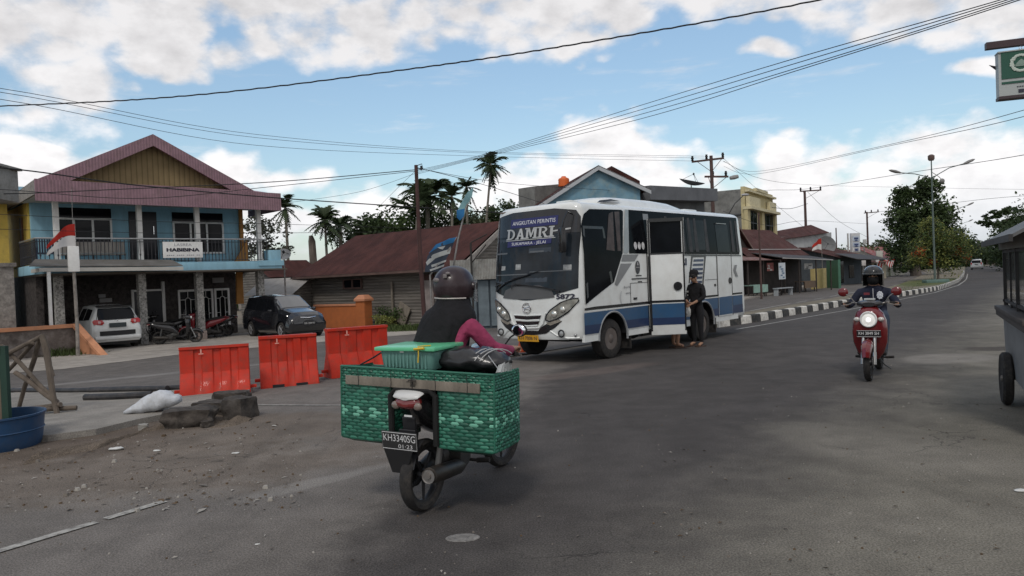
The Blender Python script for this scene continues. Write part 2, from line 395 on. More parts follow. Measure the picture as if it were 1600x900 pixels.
def unit(a, b):
    d = Vector((b[0]-a[0], b[1]-a[1])); d.normalize(); return d
EARTH = ground_mat('earth_ground', (.17,.145,.115), grain=.3)
g1, g2 = G(520,880), G(830,612); u = unit(g1,g2)
g3, g4 = G(1090,880), G(1470,545); w = unit(g3,g4)
DUST = (.170,.150,.132)
dcx = G(150,735); dc2 = G(360,675); dk = G(20,690)
ROADM = ground_mat('asphalt', (.067,.061,.058),
    lines=[(g1.x,g1.y,-u.y,u.x,.32,(.150,.136,.124),.92,.30), (g3.x,g3.y,w.y,-w.x,1.2,(.165,.152,.126),.9,.40)],
    spots=[(dcx.x,dcx.y,2.9,1.3,.1,(.185,.162,.140),.9,.35), (dcx.x,dcx.y,2.6,1.0,.1,(.130,.104,.084),.55,.7), (dc2.x,dc2.y,1.7,1.0,.2,(.140,.115,.094),.8,.5), (dk.x,dk.y,2.0,1.7,0,(.105,.082,.065),.9,.2),
           (G(500,752).x,G(500,752).y,.75,.14,.75,(.27,.255,.235),.40,.45), (G(1480,560).x,G(1480,560).y,.9,.6,.4,(.2,.185,.165),.7,.3), (G(1555,545).x,G(1555,545).y,.6,.35,.2,(.065,.055,.048),.8,.35),
           (G(1400,700).x,G(1400,700).y,.7,1.4,.5,(.19,.175,.15),.6,.5), (G(930,580).x,G(930,580).y,1.6,.35,.6,(.125,.10,.09),.6,.4)], vs=.25, cracks=True, grain=.45)
FARM = ground_mat('worn_asphalt', (.115,.105,.098), grain=.25, vs=.15, cracks=True, spots=[(G(200,590).x,G(200,590).y,4,.35,.5,(.21,.2,.19),.6,.3)])
SIDEM = ground_mat('pavement_concrete', (.30,.275,.245), grain=.2, vs=.4)
SLABM = ground_mat('slab_concrete', (.215,.20,.18), grain=.3)
DIRTM = ground_mat('dirt_heap_earth', (.115,.092,.072), grain=.5, bumps=1.0)
GRASSM = mat('grass_leaf', (.075,.105,.035), .8, var=.4, vs=2, transl=.3)

sheet('ground', [(-1800,-600),(1800,-600),(1800,2400),(-1800,2400)], EARTH, -.012)
kerb = [G(*q) for q in ((1120,512),(1180,503),(1250,490),(1300,481),(1350,472),(1400,464.5),(1440,458),(1465,453),(1480,448),(1492,443),(1500,438),(1505,432),(1507,425))]
kerbend = kerb[-1]+Vector((38,62,0)); kb = kerb+[kerbend]
near_right = [Vector((170,230,0)), Vector((45,52,0)), Vector((22,22,0)), Vector((12,6,0)), Vector((9,-14,0))]
sheet('road', [(-14,-14)]+[( -14, 8.5),(G(0,612).x-1,G(0,612).y-.4)]+[tuple(G(400,601)[:2])]+[tuple(G(620,585)[:2])]+[tuple(kb[0][:2])]+[tuple(k[:2]) for k in kb[1:]]+[tuple(p[:2]) for p in near_right], ROADM, .0)
# far carriageway, from the street on the left through to the right
cu = [G(*q) for q in ((1165,468.5),(1250,451),(1340,434.5),(1400,427.5),(1440,420.5))]
lf = [G(*q) for q in ((0,585),(100,577),(200,564.5),(300,552),(500,535),(620,525),(690,519))]
lfx = Vector((lf[0].x-10, lf[0].y-8, 0))
farL = [lfx]+lf; 
far_edge = farL+[Vector((4,33,0)), cu[0], cu[1], cu[2], cu[3], cu[4], cu[4]+Vector((60,92,0))]
medb = [G(*q) for q in ((1170,491),(1260,474),(1330,460),(1400,445),(1440,435.5),(1470,429))]
near_edge = [kerbend+Vector((-8,6,0))]+[kb[-2]+Vector((-4.2,2.6,0))]+[kb[-5]+Vector((-3.5,2.3,0))]+[kb[5]+Vector((-2.6,2.2,0))]+[kb[2]+Vector((-1.8,1.8,0))]+[kb[0]+Vector((-.9,.3,0))]+[G(620,585),G(400,601),G(0,612)]+[G(0,612)+Vector((-9,-7,0))]
sheet('far_road', [tuple(p[:2]) for p in far_edge+near_edge], FARM, .004)
# pavement beyond the far road
off = lambda p, k=3.4: (p[0]-.73*k, p[1]+.68*k)
pv = [Vector((4,33,0))]+cu[:4]
sheet('pavement', [tuple(p[:2]) for p in pv]+[off(p,6) for p in pv[::-1]], SIDEM, .10, .14)
sheet('forecourt', [tuple(p[:2]) for p in farL]+[off(p,9) for p in farL[::-1]], SIDEM, .012)
# median with its striped kerb
med_back = [kb[-1]+Vector((-7.5,5.5,0)), kb[-2]+Vector((-3.9,2.5,0)), kb[-5]+Vector((-3.2,2.2,0)), kb[5]+Vector((-2.4,2.0,0)), kb[2]+Vector((-1.6,1.6,0)), kb[0]+Vector((-.7,.2,0))]
MEDM = ground_mat('median_earth', (.17,.15,.115), grain=.3, spots=[(G(1475,442).x,G(1475,442).y,4,14,-.6,(.085,.10,.035),.9,.2)])
sheet('median', [tuple(p[:2]) for p in kb]+[tuple(p[:2]) for p in med_back], MEDM, .10, .12)
def kerb_mesh():
    m = MB(); pts = []; s = 0; P = [Vector((p.x,p.y)) for p in kb[:-1]]
    # start nose, then blocks of ~0.62 m
    dense = []
    for a, b in zip(P, P[1:]):
        n = max(1, int((b-a).length/.31))
        for i in range(n): dense.append(a.lerp(b, i/n))
    dense.append(P[-1]); seg = 2
    blocks = [dense[i:i+seg+1] for i in range(0, len(dense)-1, seg)]
    for k, bl in enumerate(blocks):
        if len(bl) < 2: continue
        R = []
        for i, p in enumerate(bl):
            d = (bl[min(i+1,len(bl)-1)]-bl[max(i-1,0)]).normalized(); n = Vector((d.y,-d.x)); z = gz(p.x,p.y)
            j = (random.random()-.5)*.008
            if i in (0,len(bl)-1): 
                p = p + d*(.012 if i == 0 else -.012)
            o, q = p+n*.07, p-n*.13
            R.append([(o.x,o.y,z-.05),(o.x-n.x*.02,o.y-n.y*.02,z+.21+j),(o.x-n.x*.05,o.y-n.y*.05,z+.235+j),(q.x,q.y,z+.235+j),(q.x,q.y,z-.05)])
        m.rings(R, k%2)
    return m
KW = mat('kerb_white', (.62,.60,.55), .8, var=.15, vs=4, bump=.4, dirt=(.2,.17,.14), dirt_amt=.8); KB = mat('kerb_black', (.03,.03,.03), .8, var=.3, vs=4, bump=.4, dirt=(.16,.14,.12), dirt_amt=.6)
tag(kerb_mesh().build('kerb', [KW,KB]), kind='structure')
LINE = mat('road_line_paint', (.34,.33,.305), .85, var=.3, vs=9, dirt=(.11,.10,.092), dirt_amt=1.0)
def stripe(name, a, b, w, dz=.008, m=LINE, wob=.0):
    a, b = Vector(a), Vector(b); d = (b-a).normalized(); n = Vector((-d.y,d.x,0))*w/2; k = max(1,int((b-a).length/1.2)); mb = MB()
    for i in range(k):
        p, q = a.lerp(b,i/k), a.lerp(b,(i+1)/k)
        mb.face([(v.x,v.y,gz(v.x,v.y)+dz) for v in (p-n,q-n,q+n,p+n)])
    return tag(mb.build(name, m), kind='structure')
for a, b in (((-60,880),(150,817)),((165,812),(258,784))): stripe('road_marking', G(*a), G(*b), .075)
stripe('road_marking', G(398,633.5), G(545,634), .05)
el = [G(*q) for q in ((1150,515),(1200,506.5),(1320,485.5),(1460,457.5),(1497,446),(1510,436),(1512,428))]
for a, b in zip(el, el[1:]): stripe('road_marking', a, b, .10)
for a, b in (((1172,486),(1235,474.5)),((1245,473),(1262,470)),((1272,468),(1287,465.5)),((1297,463.5),(1312,460.5)),((1396,446.5),(1440,438.5)),((1322,459),(1340,456))): stripe('road_marking', G(*a), G(*b), .14, .012)
# the slab by the dirt at the left, and the heap of earth along its edge
sheet('concrete_slab', [tuple(G(*q)[:2]) for q in ((-140,640),(60,614),(250,612),(395,612),(372,630),(285,650),(215,664),(150,680),(75,690),(-150,705))], SLABM, .07, .14)
def heap(name, pts, m, hgt, seedk, label, cat):
    pass
def mound():
    m = MB(); path = [G(*q) for q in ((75,712),(130,700),(180,690),(240,668),(300,655),(350,660),(395,655))]
    R = []
    for i in range(60):
        t = i/59*(len(path)-1); k = min(int(t), len(path)-2); p = path[k].lerp(path[k+1], t-k); row = []
        for j in range(14):
            q = (j/13-.5)*2; h = max(0,(1-q*q))*(.03+.06*noise.noise(Vector((i*.23,1.7,0)))+.03)
            y = p.y+q*.42; x = p.x; h += .035*noise.noise(Vector((x*5,y*5,3)))*(1-q*q)
            row.append((x, y, gz(x,y)-.015+h))
        R.append(row)
    m.rings(R, 0, False); return m
tag(mound().build('dirt_ridge', DIRTM, sharp=60), kind='structure')
# litter, pebbles and dry leaves: nobody could count them
def litter():
    m = MB(); r = random.Random(3)
    for i in range(1500):
        k = r.random()
        if k < .5: p = G(r.uniform(-20,470), r.uniform(655,800))
        elif k < .8: p = G(r.uniform(0,1600), r.uniform(560,900))
        else: p = G(r.uniform(1000,1600), r.uniform(560,900))
        s = r.choice((.003,.004,.005,.009)) * (1.5 if k < .5 else 1)
        if k < .5 and r.random() < .02: s = .028
        z = gz(p.x,p.y); a = r.uniform(0,6.28); mi = r.choice((0,0,1,1,2) if s < .02 else (2,1,0))
        if r.random() < .5:
            M = Matrix.Translation((p.x,p.y,z+s*.3)) @ Matrix.Rotation(a,4,'Z'); m.X = M; pts = [Vector((cos(t)*s*r.uniform(.7,1.2), sin(t)*s*r.uniform(.7,1.2), 0)) for t in (0,1.3,2.5,3.7,5)]
            m.rings([[(q.x,q.y,-s*.3) for q in pts],[(q.x*.7,q.y*.7,s*.5) for q in pts]], mi); m.X = None
        else:
            m.X = Matrix.Translation((p.x,p.y,z+.008)) @ Matrix.Rotation(a,4,'Z') @ Matrix.Rotation(r.uniform(-.3,.3),4,'X')
            L = s*2.2; m.face([(-L,0,0),(0,-s*.8,.004),(L,0,0),(0,s*.8,.006)], mi); m.X = None
    return m
tag(litter().build('litter', [mat('pebble', (.16,.14,.12), .9, var=.3), mat('dry_leaf', (.09,.06,.035), .9, var=.4), mat('paper_scrap', (.30,.28,.25), .8)]), 'pebbles, dry leaves and paper scraps strewn over road and dirt', 'litter', kind='stuff')
def grass(name, label, pts, n, h, seed, spread, m=GRASSM, flat=.35):
    r = random.Random(seed); mb = MB()
    for i in range(n):
        p = r.choice(pts); x = p[0]+r.gauss(0,spread); y = p[1]+r.gauss(0,spread*.7); z = gz(x,y)+.005; hh = h*r.uniform(.4,1.15)*exp(-((x-p[0])**2+(y-p[1])**2)/(2*(spread*1.4)**2)); a = r.uniform(0,6.28); w_ = hh*.05+.006
        dx, dy = cos(a), sin(a); b = hh*r.uniform(.1,.7)
        mb.face([(x-dy*w_,y+dx*w_,z),(x+dy*w_,y-dx*w_,z),(x+dx*b*.5+dy*w_*.8,y+dy*b*.5-dx*w_*.8,z+hh*.6),(x+dx*b,y+dy*b,z+hh*.9)])
    return tag(mb.build(name, m, fixn=False), label, 'grass', kind='stuff')
# ================================================================ the blue two-storey house
HA = Vector((-12.56,29.54,-.42)); HX = Vector((.727,.686,0)); HY = Vector((-.686,.727,0)); HR = atan2(.686,.727)
def HP(u,v,z=0): return HA+HX*u+HY*v+Vector((0,0,z))
BLUE = mat('blue_wall_paint', (.27,.48,.59), .8, var=.10, vs=1.5, stretch=(1,1,.3), dirt=(.17,.27,.32), dirt_amt=.45)
YEL = mat('yellow_wall_paint', (.55,.40,.09), .8, var=.1, vs=1.5, dirt=(.25,.19,.08), dirt_amt=.5)
PINK = wave_bump(mat('pink_metal_fascia', (.25,.15,.178), .6, var=.14, vs=2, dirt=(.15,.10,.10), dirt_amt=.6), 'X', 3.0, .5, dark=.25)
SOFF = mat('soffit_white', (.42,.41,.38), .8, var=.1)
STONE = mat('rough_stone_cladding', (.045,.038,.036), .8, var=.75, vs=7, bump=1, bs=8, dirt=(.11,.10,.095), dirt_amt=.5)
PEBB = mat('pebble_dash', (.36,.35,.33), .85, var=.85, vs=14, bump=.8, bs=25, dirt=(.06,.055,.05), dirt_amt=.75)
GABW = wave_bump(mat('gable_boards', (.37,.285,.15), .8, var=.12, vs=2), 'X', 1.6, .5, dark=.35)
RAIL = mat('rail_iron', (.035,.035,.04), .5)
RAILT = mat('rail_steel', (.45,.45,.45), .35, .7)
def facade_text(o_parent, s, size, m, cx, y, cz, width=None, bold=0, flip=1, dup=0):
    return text(s, size, m, lambda a, b: Vector((cx+a*flip, y, cz+b)), o_parent, bold=bold, width=width, dup=dup)
def house():
    h = thing('two_storey_house', 'light blue two storey house with a pink gable roof and a railed balcony', 'house', HA, HR)
    m = MB()   # walls: upper storey blue, recessed lower storey of stone
    m.box((-1.25,1.65+.1,4.25),(7.9,.3,2.35)); m.box((2.62,4.7,4.25),(.2,6.0,2.35)); m.build('wall', BLUE, h)
    m = MB(); m.box((-5.15,4.0,4.3),(.2,4.4,2.3)); m.box((-5.15,4,2.9),(.24,4.6,.4)); m.build('side_wall', YEL, h)
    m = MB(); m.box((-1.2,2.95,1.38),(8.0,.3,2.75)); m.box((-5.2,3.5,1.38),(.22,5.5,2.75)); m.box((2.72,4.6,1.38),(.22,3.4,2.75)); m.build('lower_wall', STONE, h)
    m = MB(); m.box((-1.25,6.6,3.6),(8.1,.2,6)); m.build('back_wall', BLUE, h)
    # floor slab of the balcony with its raised corner block
    m = MB(); m.box((-.98,1.2,2.92),(9.05,3.0,.34),0,None,.015); m.box((3.25,.0,3.3),(.55,.5,.50),0,None,.01); m.box((2.3+.75,-.32,3.0),(1.1,.06,.22),0); m.build('balcony_slab', BLUE, h)
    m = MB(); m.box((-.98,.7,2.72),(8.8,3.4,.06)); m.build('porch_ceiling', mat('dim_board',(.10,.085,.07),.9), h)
    for u in (-4.75,-2.0,.15,2.7):
        m = MB(); m.box((u,.0,4.26),(.17,.17,2.3)); m.build('upper_column', WHITE, h)
    for u in (-4.75,-2.0,.15,2.7):
        m = MB(); m.box((u,.1,1.35),(.27,.27,2.72)); c = m.build('lower_column', PEBB, h)
        if u == .15: m = MB(); m.box((u,.1,.17),(.36,.36,.36),0,None,.02); m.build('column_base', mat('pale_plinth',(.36,.29,.26),.8,dirt=(.2,.18,.15),dirt_amt=.4), c)
    # fascia round the porch roof and soffit
    m = MB(); th = .05
    m.ext([(-5.52,-.95,5.22),(3.3,-.95,5.16),(3.3,-.95,5.88),(-5.52,-.95,5.96)],(0,th,0)); m.ext([(3.3,-.9,5.16),(3.3,2.2,5.16),(3.3,2.2,5.86),(3.3,-.9,5.86)],(-th,0,0)); m.build('fascia', PINK, h)
    m = MB(); m.ext([(-5.52,-.9,5.45),(-5.52,7.0,5.30),(-5.52,7.0,5.62),(-5.52,-.9,5.94)],(th,0,0)); m.build('side_fascia', mat('grey_fascia',(.25,.23,.21),.8,var=.25,dirt=(.08,.07,.06),dirt_amt=.8), h)
    m = MB(); m.box((-1.1,.5,5.44),(8.7,2.75,.05)); m.build('soffit', SOFF, h)
    # roof: low skirt and the main gable, its ridge running back
    pk, zb, ul, ur = 7.92, 5.96, -5.35, 2.45; RF = wave_bump(mat('pink_roof_sheet', (.24,.14,.165), .6, var=.15, dirt=(.15,.09,.08), dirt_amt=.5), 'Y', 2.5, .6)
    m = MB()
    for (ue, s) in ((ul,-1),(ur,1)):
        t = .06; m.ext([(-1.45,-.15,pk),(ue,-.15,zb-.02),(ue,-.15,zb-.02-t),(-1.45,-.15,pk-t)],(0,7.4,0))
    m.face([(-5.52,-.92,5.93),(3.28,-.92,5.84),(2.6,.2,6.1),(-5.0,.2,6.1)]); m.face([(-5.52,-.92,5.93),(-5.0,.2,6.1),(-5.0,7,6.1),(-5.55,7,5.6)]); m.face([(3.28,-.92,5.84),(3.28,7,5.84),(2.4,7,6.1),(2.4,.2,6.1)])
    m.build('roof', RF, h)
    m = MB()
    for ue in (ul,ur):
        k = .30; dz = (pk-zb)
        m.ext([(-1.45,-.3,pk+.06),(ue,-.3,zb+.06),(ue+(.9 if ue<0 else -.9),-.3,zb-.0),(-1.45,-.3,pk-.38)],(0,.1,0))
    m.build('gable_trim', PINK, h)
    m = MB(); m.face([(-4.9,.12,5.9),(2.0,.12,5.9),(-1.45,.12,7.85)]); m.ext([(-4.9,.12,5.9),(2.0,.12,5.9),(-1.45,.12,7.85)],(0,.08,0)); m.build('gable_wall', GABW, h)
    # upper windows and door
    FR = WHITE
    def win(u0,u1,z0,z1,nm,y=1.585,tr=.30):
        g = MB(); g.box(((u0+u1)/2,y+.03,(z0+z1)/2),(u1-u0,.04,z1-z0)); w = g.build('window', GLASS, h)
        f = MB(); W_ = .07
        f.box(((u0+u1)/2,y-.02,z0+W_/2),(u1-u0,.07,W_)); f.box(((u0+u1)/2,y-.02,z1-tr),(u1-u0,.07,W_))
        for i in range(nm+1): u = lerp(u0+W_/2,u1-W_/2,i/nm); f.box((u,y-.022,(z0+z1-tr)/2),(W_,.066,z1-tr-z0))
        f.build('frame', FR, w); return w
    win(-4.5,-2.52,3.55,5.28,3,tr=.42); win(-.25,1.85,3.5,5.22,3,tr=.42)
    m = MB(); m.box((-1.38,1.6,4.15),(1.05,.05,2.1)); d = m.build('balcony_door', mat('dark_door',(.02,.02,.025),.3), h)
    m = MB(); m.cyl((-1.0,1.52,4.3),(-1.0,1.52,4.62),.02); m.build('handle', CHROME, d)
    m = MB(); m.box((-5.03,2.5,4.4),(.04,.32,1.1)); m.build('side_window', GLASS, h)
    m = MB(); m.box((-5.28,2.9,4.3),(.05,.35,1.35)); m.build('side_window', mat('brown_frame',(.09,.04,.02),.6), h)
    # lower door, grille windows
    m = MB(); m.box((-.95,2.78,1.0),(1.1,.06,2.0)); m.build('front_door', mat('dark_door',(.02,.02,.025),.3), h)
    m = MB(); m.box((-1.55,2.76,1.05),(.09,.1,2.1)); m.box((-.35,2.76,1.2),(.12,.1,2.4)); m.box((-.95,2.76,2.05),(1.2,.1,.08)); m.build('door_frame', WHITE, h)
    for i, (u0,u1,zb_) in enumerate(((.25,1.02,.35),(1.08,1.72,.1),(1.80,2.45,.35))):
        g = MB(); g.box(((u0+u1)/2,2.79,1.12),(u1-u0,.03,1.75)); w = g.build('window', GLASS, h)
        f = MB(); zt = 2.0
        for u in (u0+.03,u1-.03): f.box((u,2.745,(zb_+zt)/2),(.08,.07,zt-zb_))
        f.box(((u0+u1)/2,2.745,zt-.03),(u1-u0,.068,.09)); f.box(((u0+u1)/2,2.745,zb_+.03),(u1-u0,.068,.09)); f.build('frame', WHITE, w)
        f = MB(); c = (u0+u1)/2; r = .11
        f.path([(c-r,2.70,zb_+.1),(c-r,2.70,1.55)]+[(c-r*cos(a),2.70,1.55+r*sin(a)) for a in (pi*.15,pi*.35,pi*.5,pi*.65,pi*.85)]+[(c+r,2.70,1.55),(c+r,2.70,zb_+.1)],.014,6)
        for z in (.95,1.58): f.cyl((u0,2.70,z),(c-r,2.70,z),.012); f.cyl((c+r,2.70,z),(u1,2.70,z),.012)
        f.cyl((c,2.70,1.66),(c,2.70,zt),.012); f.build('grille', WHITE, w)
    m = MB(); m.box((2.0,2.76,2.38),(.5,.04,.22)); m.build('notice', mat('notice_grey',(.3,.3,.3),.7), h)
    m = MB(); m.box((-2.55,2.76,1.72),(.45,.03,.16)); m.box((-2.68,2.765,1.9),(.25,.03,.14)); m.build('notice', mat('notice_grey',(.3,.3,.3),.7), h)
    # balcony rail
    m = MB(); r = .013
    def bars(a, b, n):
        a, b = Vector(a), Vector(b)
        for i in range(n+1):
            p = a.lerp(b, i/n); m.box((p.x,p.y,p.z+.44),(.022,.022,.84))
        for z in (.06,.78): m.cyl(a+Vector((0,0,z)), b+Vector((0,0,z)), r, seg=6)
        for i in range(0,n,2):
            p = a.lerp(b,(i+1)/n); m.ball((p.x,p.y,p.z+.3),(.03,.02,.05),6,4)
    bars((-5.45,-.25,3.1),(2.9,-.25,3.1),62); bars((-5.45,-.25,3.1),(-5.45,2.4,3.1),18)
    m.build('railing', RAIL, h)
    m = MB(); m.path([(2.9,-.25,4.0),(-5.45,-.25,4.0),(-5.45,2.4,4.0)],.03,8); m.build('handrail', RAILT, h)
    # brown timber and stair seen through the right end
    m = MB(); m.box((2.6,1.5,4.4),(.14,.14,2.0)); m.ext([(2.1,1.2,3.1),(2.75,1.2,3.1),(2.75,1.2,4.1)],(0,.1,0)); m.ext([(2.3,1.6,1.3),(2.62,1.6,1.3),(2.62,1.6,2.7),(2.35,1.6,2.7)],(0,.1,0)); m.build('stair', mat('ochre_wood',(.36,.17,.045),.7,var=.15), h)
    m = MB(); m.ext([(2.75,1.4,5.3),(4.2,1.4,5.3),(2.75,1.4,3.2)],(0,3,0)); 
    m.bm.free()
    # board bearing the name
    return h
house()
s_ = thing('name_board', 'white name board hung on the balcony railing of the blue house', 'sign', HP(-.55,-.33,3.42), HR)
m = MB(); m.box((0,0,.15),(1.5,.04,.62),0,None,.008); m.build('board', WHITE, s_)
INK = mat('dark_ink', (.03,.03,.05), .6); INKG = mat('grey_ink', (.25,.25,.28), .6)
facade_text(s_, 'LASREA', .15, INKG, 0,-.024,.34, width=.66); facade_text(s_, 'HABIBINA', .19, INK, 0,-.024,.14, width=1.22, dup=.011)
m = MB(); [m.box((-.6+i*.075,-.024,-.06),(.05,.004,.03)) for i in range(17) if i%5 != 4]; m.build('small_print', INKG, s_)
# bench and chair on the balcony
b_ = thing('bench', 'grey slatted bench standing on the balcony of the blue house', 'bench', HP(-3.5,.55,3.1), HR)
m = MB(); [m.box((-1.05+i*.115,-.15,.62),(.10,.03,.42)) for i in range(19)]; m.build('backrest', mat('bench_grey',(.33,.30,.27),.7), b_)
m = MB(); m.box((0,.1,.36),(2.2,.5,.05)); m.build('seat', mat('bench_grey2',(.30,.28,.25),.7), b_)
for x in (-.9,0,.9): m = MB(); m.box((x,-.1,.17),(.05,.05,.34)); m.build('leg', DARK, b_)
c_ = thing('chair', 'dark blue slatted armchair at the left end of the balcony', 'chair', HP(-5.0,.4,3.1), HR)
m = MB(); [m.box((-.32+i*.08,.22,.65),(.05,.03,.55)) for i in range(9)]; m.build('backrest', mat('chair_navy',(.03,.04,.07),.5), c_)
m = MB(); m.box((0,0,.4),(.72,.5,.05)); m.build('seat', mat('chair_navy',(.03,.04,.07),.5), c_)
m = MB(); [m.box((x,y,.3),(.05,.05,.6)) for x in (-.35,.35) for y in (-.22,.22)]; m.build('frame', mat('chair_navy',(.03,.04,.07),.5), c_)
# tin canopy over the parking place
c_ = thing('canopy', 'low grey corrugated canopy on white posts before the blue house', 'canopy', HP(0,0,0), HR)
TIN = wave_bump(mat('grey_tin', (.20,.195,.185), .6, .3, var=.25, vs=1.5, dirt=(.12,.09,.07), dirt_amt=.5), 'X', 6, .8)
m = MB(); m.ext([(-5.9,-1.5,2.98),(-1.0,-1.5,2.90),(-1.0,-.35,3.16),(-5.5,-.35,3.24)],(0,0,.03)); m.build('roof_sheet', TIN, c_)
m = MB(); m.box((-3.3,-1.52,2.84),(4.6,.05,.13),0,Matrix.Rotation(.012,4,'Y')); m.box((-5.6,-.9,2.86),(.05,1.3,.12)); m.build('beam', SOFF, c_)
for u in (-5.35,): m = MB(); m.box((u,-1.48,1.4),(.1,.1,2.8)); m.build('post', WHITE, c_)
# low wall with orange coping at the left of the parking
w_ = thing('low_wall', 'low grey wall with a peach coping left of the white car', 'wall', HP(0,0,0), HR)
PEACH = mat('peach_paint', (.52,.24,.13), .75, var=.08, dirt=(.25,.13,.08), dirt_amt=.35)
m = MB(); m.box((-6.2,-1.75,.45),(2.9,.16,.9)); m.build('wall', mat('stained_wall',(.12,.10,.09),.9,var=.4,vs=2,dirt=(.3,.28,.26),dirt_amt=.5), w_)
m = MB(); m.box((-6.2,-1.78,.96),(3.0,.24,.12)); m.ext([(-4.82,-1.9,1.02),(-4.6,-1.9,1.02),(-4.2,-3.6,-.02),(-4.42,-3.6,-.02)],(0,.0,-.12)); m.build('coping', PEACH, w_)
m = MB(); m.ext([(-4.72,-1.85,0),(-4.72,-1.85,1.0),(-4.32,-3.5,0)],(.12,0,0)); m.build('end_wall', PEACH, w_)
# pole with a white box and the flag at its side
P_ = HP(-4.95,-3.0,0)
f_ = thing('flagpole', 'leaning weathered post with a white box before the blue house', 'pole', P_, HR)
m = MB(); m.path([(0,0,0),(.02,0,1.2),(.0,0,2.9)],[.06,.055,.05],8); m.build('post', mat('worn_post',(.22,.20,.18),.8,var=.5,vs=5), f_)
m = MB(); m.box((0,-.02,3.15),(.32,.14,.82),0,None,.02); m.build('box', WHITE, f_)
m = MB(); m.cyl((.02,0,3.5),(.05,0,5.4),.012,.008,6); m.build('rod', STEEL, f_)
def flag(name, label, P, rz, w, h, droop, c1, c2, seed=0):
    t = thing(name, label, 'flag', P, rz)
    for k, c in ((0,c1),(1,c2)):
        m = MB(); rows = []
        for i in range(13):
            u = i/12; rows.append([(-w*u*(.75+.1*sin(j*.5)), .12*sin(u*7+seed)*u, h*(1-(k*4+j)/8*1.0*(1-.45*u)) - droop*u*u - .0*j) for j in range(5)])
        m.rings(rows, 0, False); m.build('stripe', c, t)
    return t
FR_ = mat('flag_red', (.42,.03,.02), .8, var=.1, transl=.3); FW_ = mat('flag_white', (.70,.68,.66), .8, var=.05, transl=.3)
flag('flag', 'red over white flag drooping beside the white box on the post', P_+Vector((0,0,3.5))+HX*.08-HY*.05, HR+.15, .98, .78, .60, FR_, FW_)

# ================================================================ neighbours at the far left
def yellow():
    h = thing('yellow_house', 'yellow rendered house at the left edge behind a stone pier', 'house', HP(-5.6,2.2,0), HR)
    m = MB(); m.box((-2.0,1.6,4.2),(3.6,3,2.4)); m.build('wall', YEL, h)
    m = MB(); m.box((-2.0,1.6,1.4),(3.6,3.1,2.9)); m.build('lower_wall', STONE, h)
    m = MB(); m.box((-1.0,.04,4.3),(.35,.06,1.4)); m.build('window', GLASS, h)
    m = MB(); m.box((-2,1.4,5.5),(4.2,3.8,.2)); m.build('eave', mat('grey_fascia',(.25,.23,.21),.8), h)
yellow()
m = MB(); p = AT(10,480,24); m.box((0,0,1.5),(.75,.5,3.0),0,None,.01); m.box((0,0,3.05),(.9,.6,.12))
o = m.build('stone_pier', mat('pier_stone',(.24,.22,.20),.85,var=.4,vs=6,bump=.8,bs=10,dirt=(.1,.09,.08),dirt_amt=.6)); o.location = (p.x-.2,p.y,-.42); o.rotation_euler.z = HR; tag(o,'pale stone gate pier at the left edge of the street','pier')
m = MB(); p = AT(-34,288,22); m.box((0,0,0),(1.4,1.6,.95),0,None,.01); m.box((0,0,.52),(1.62,1.7,.07)); m.box((-.4,0,-2.8),(.5,.8,4.7))
o = m.build('concrete_block', CONC); o.location = (p.x,p.y,p.z); o.rotation_euler.z = .1; tag(o,'raw concrete block jutting in at the far left edge','building')

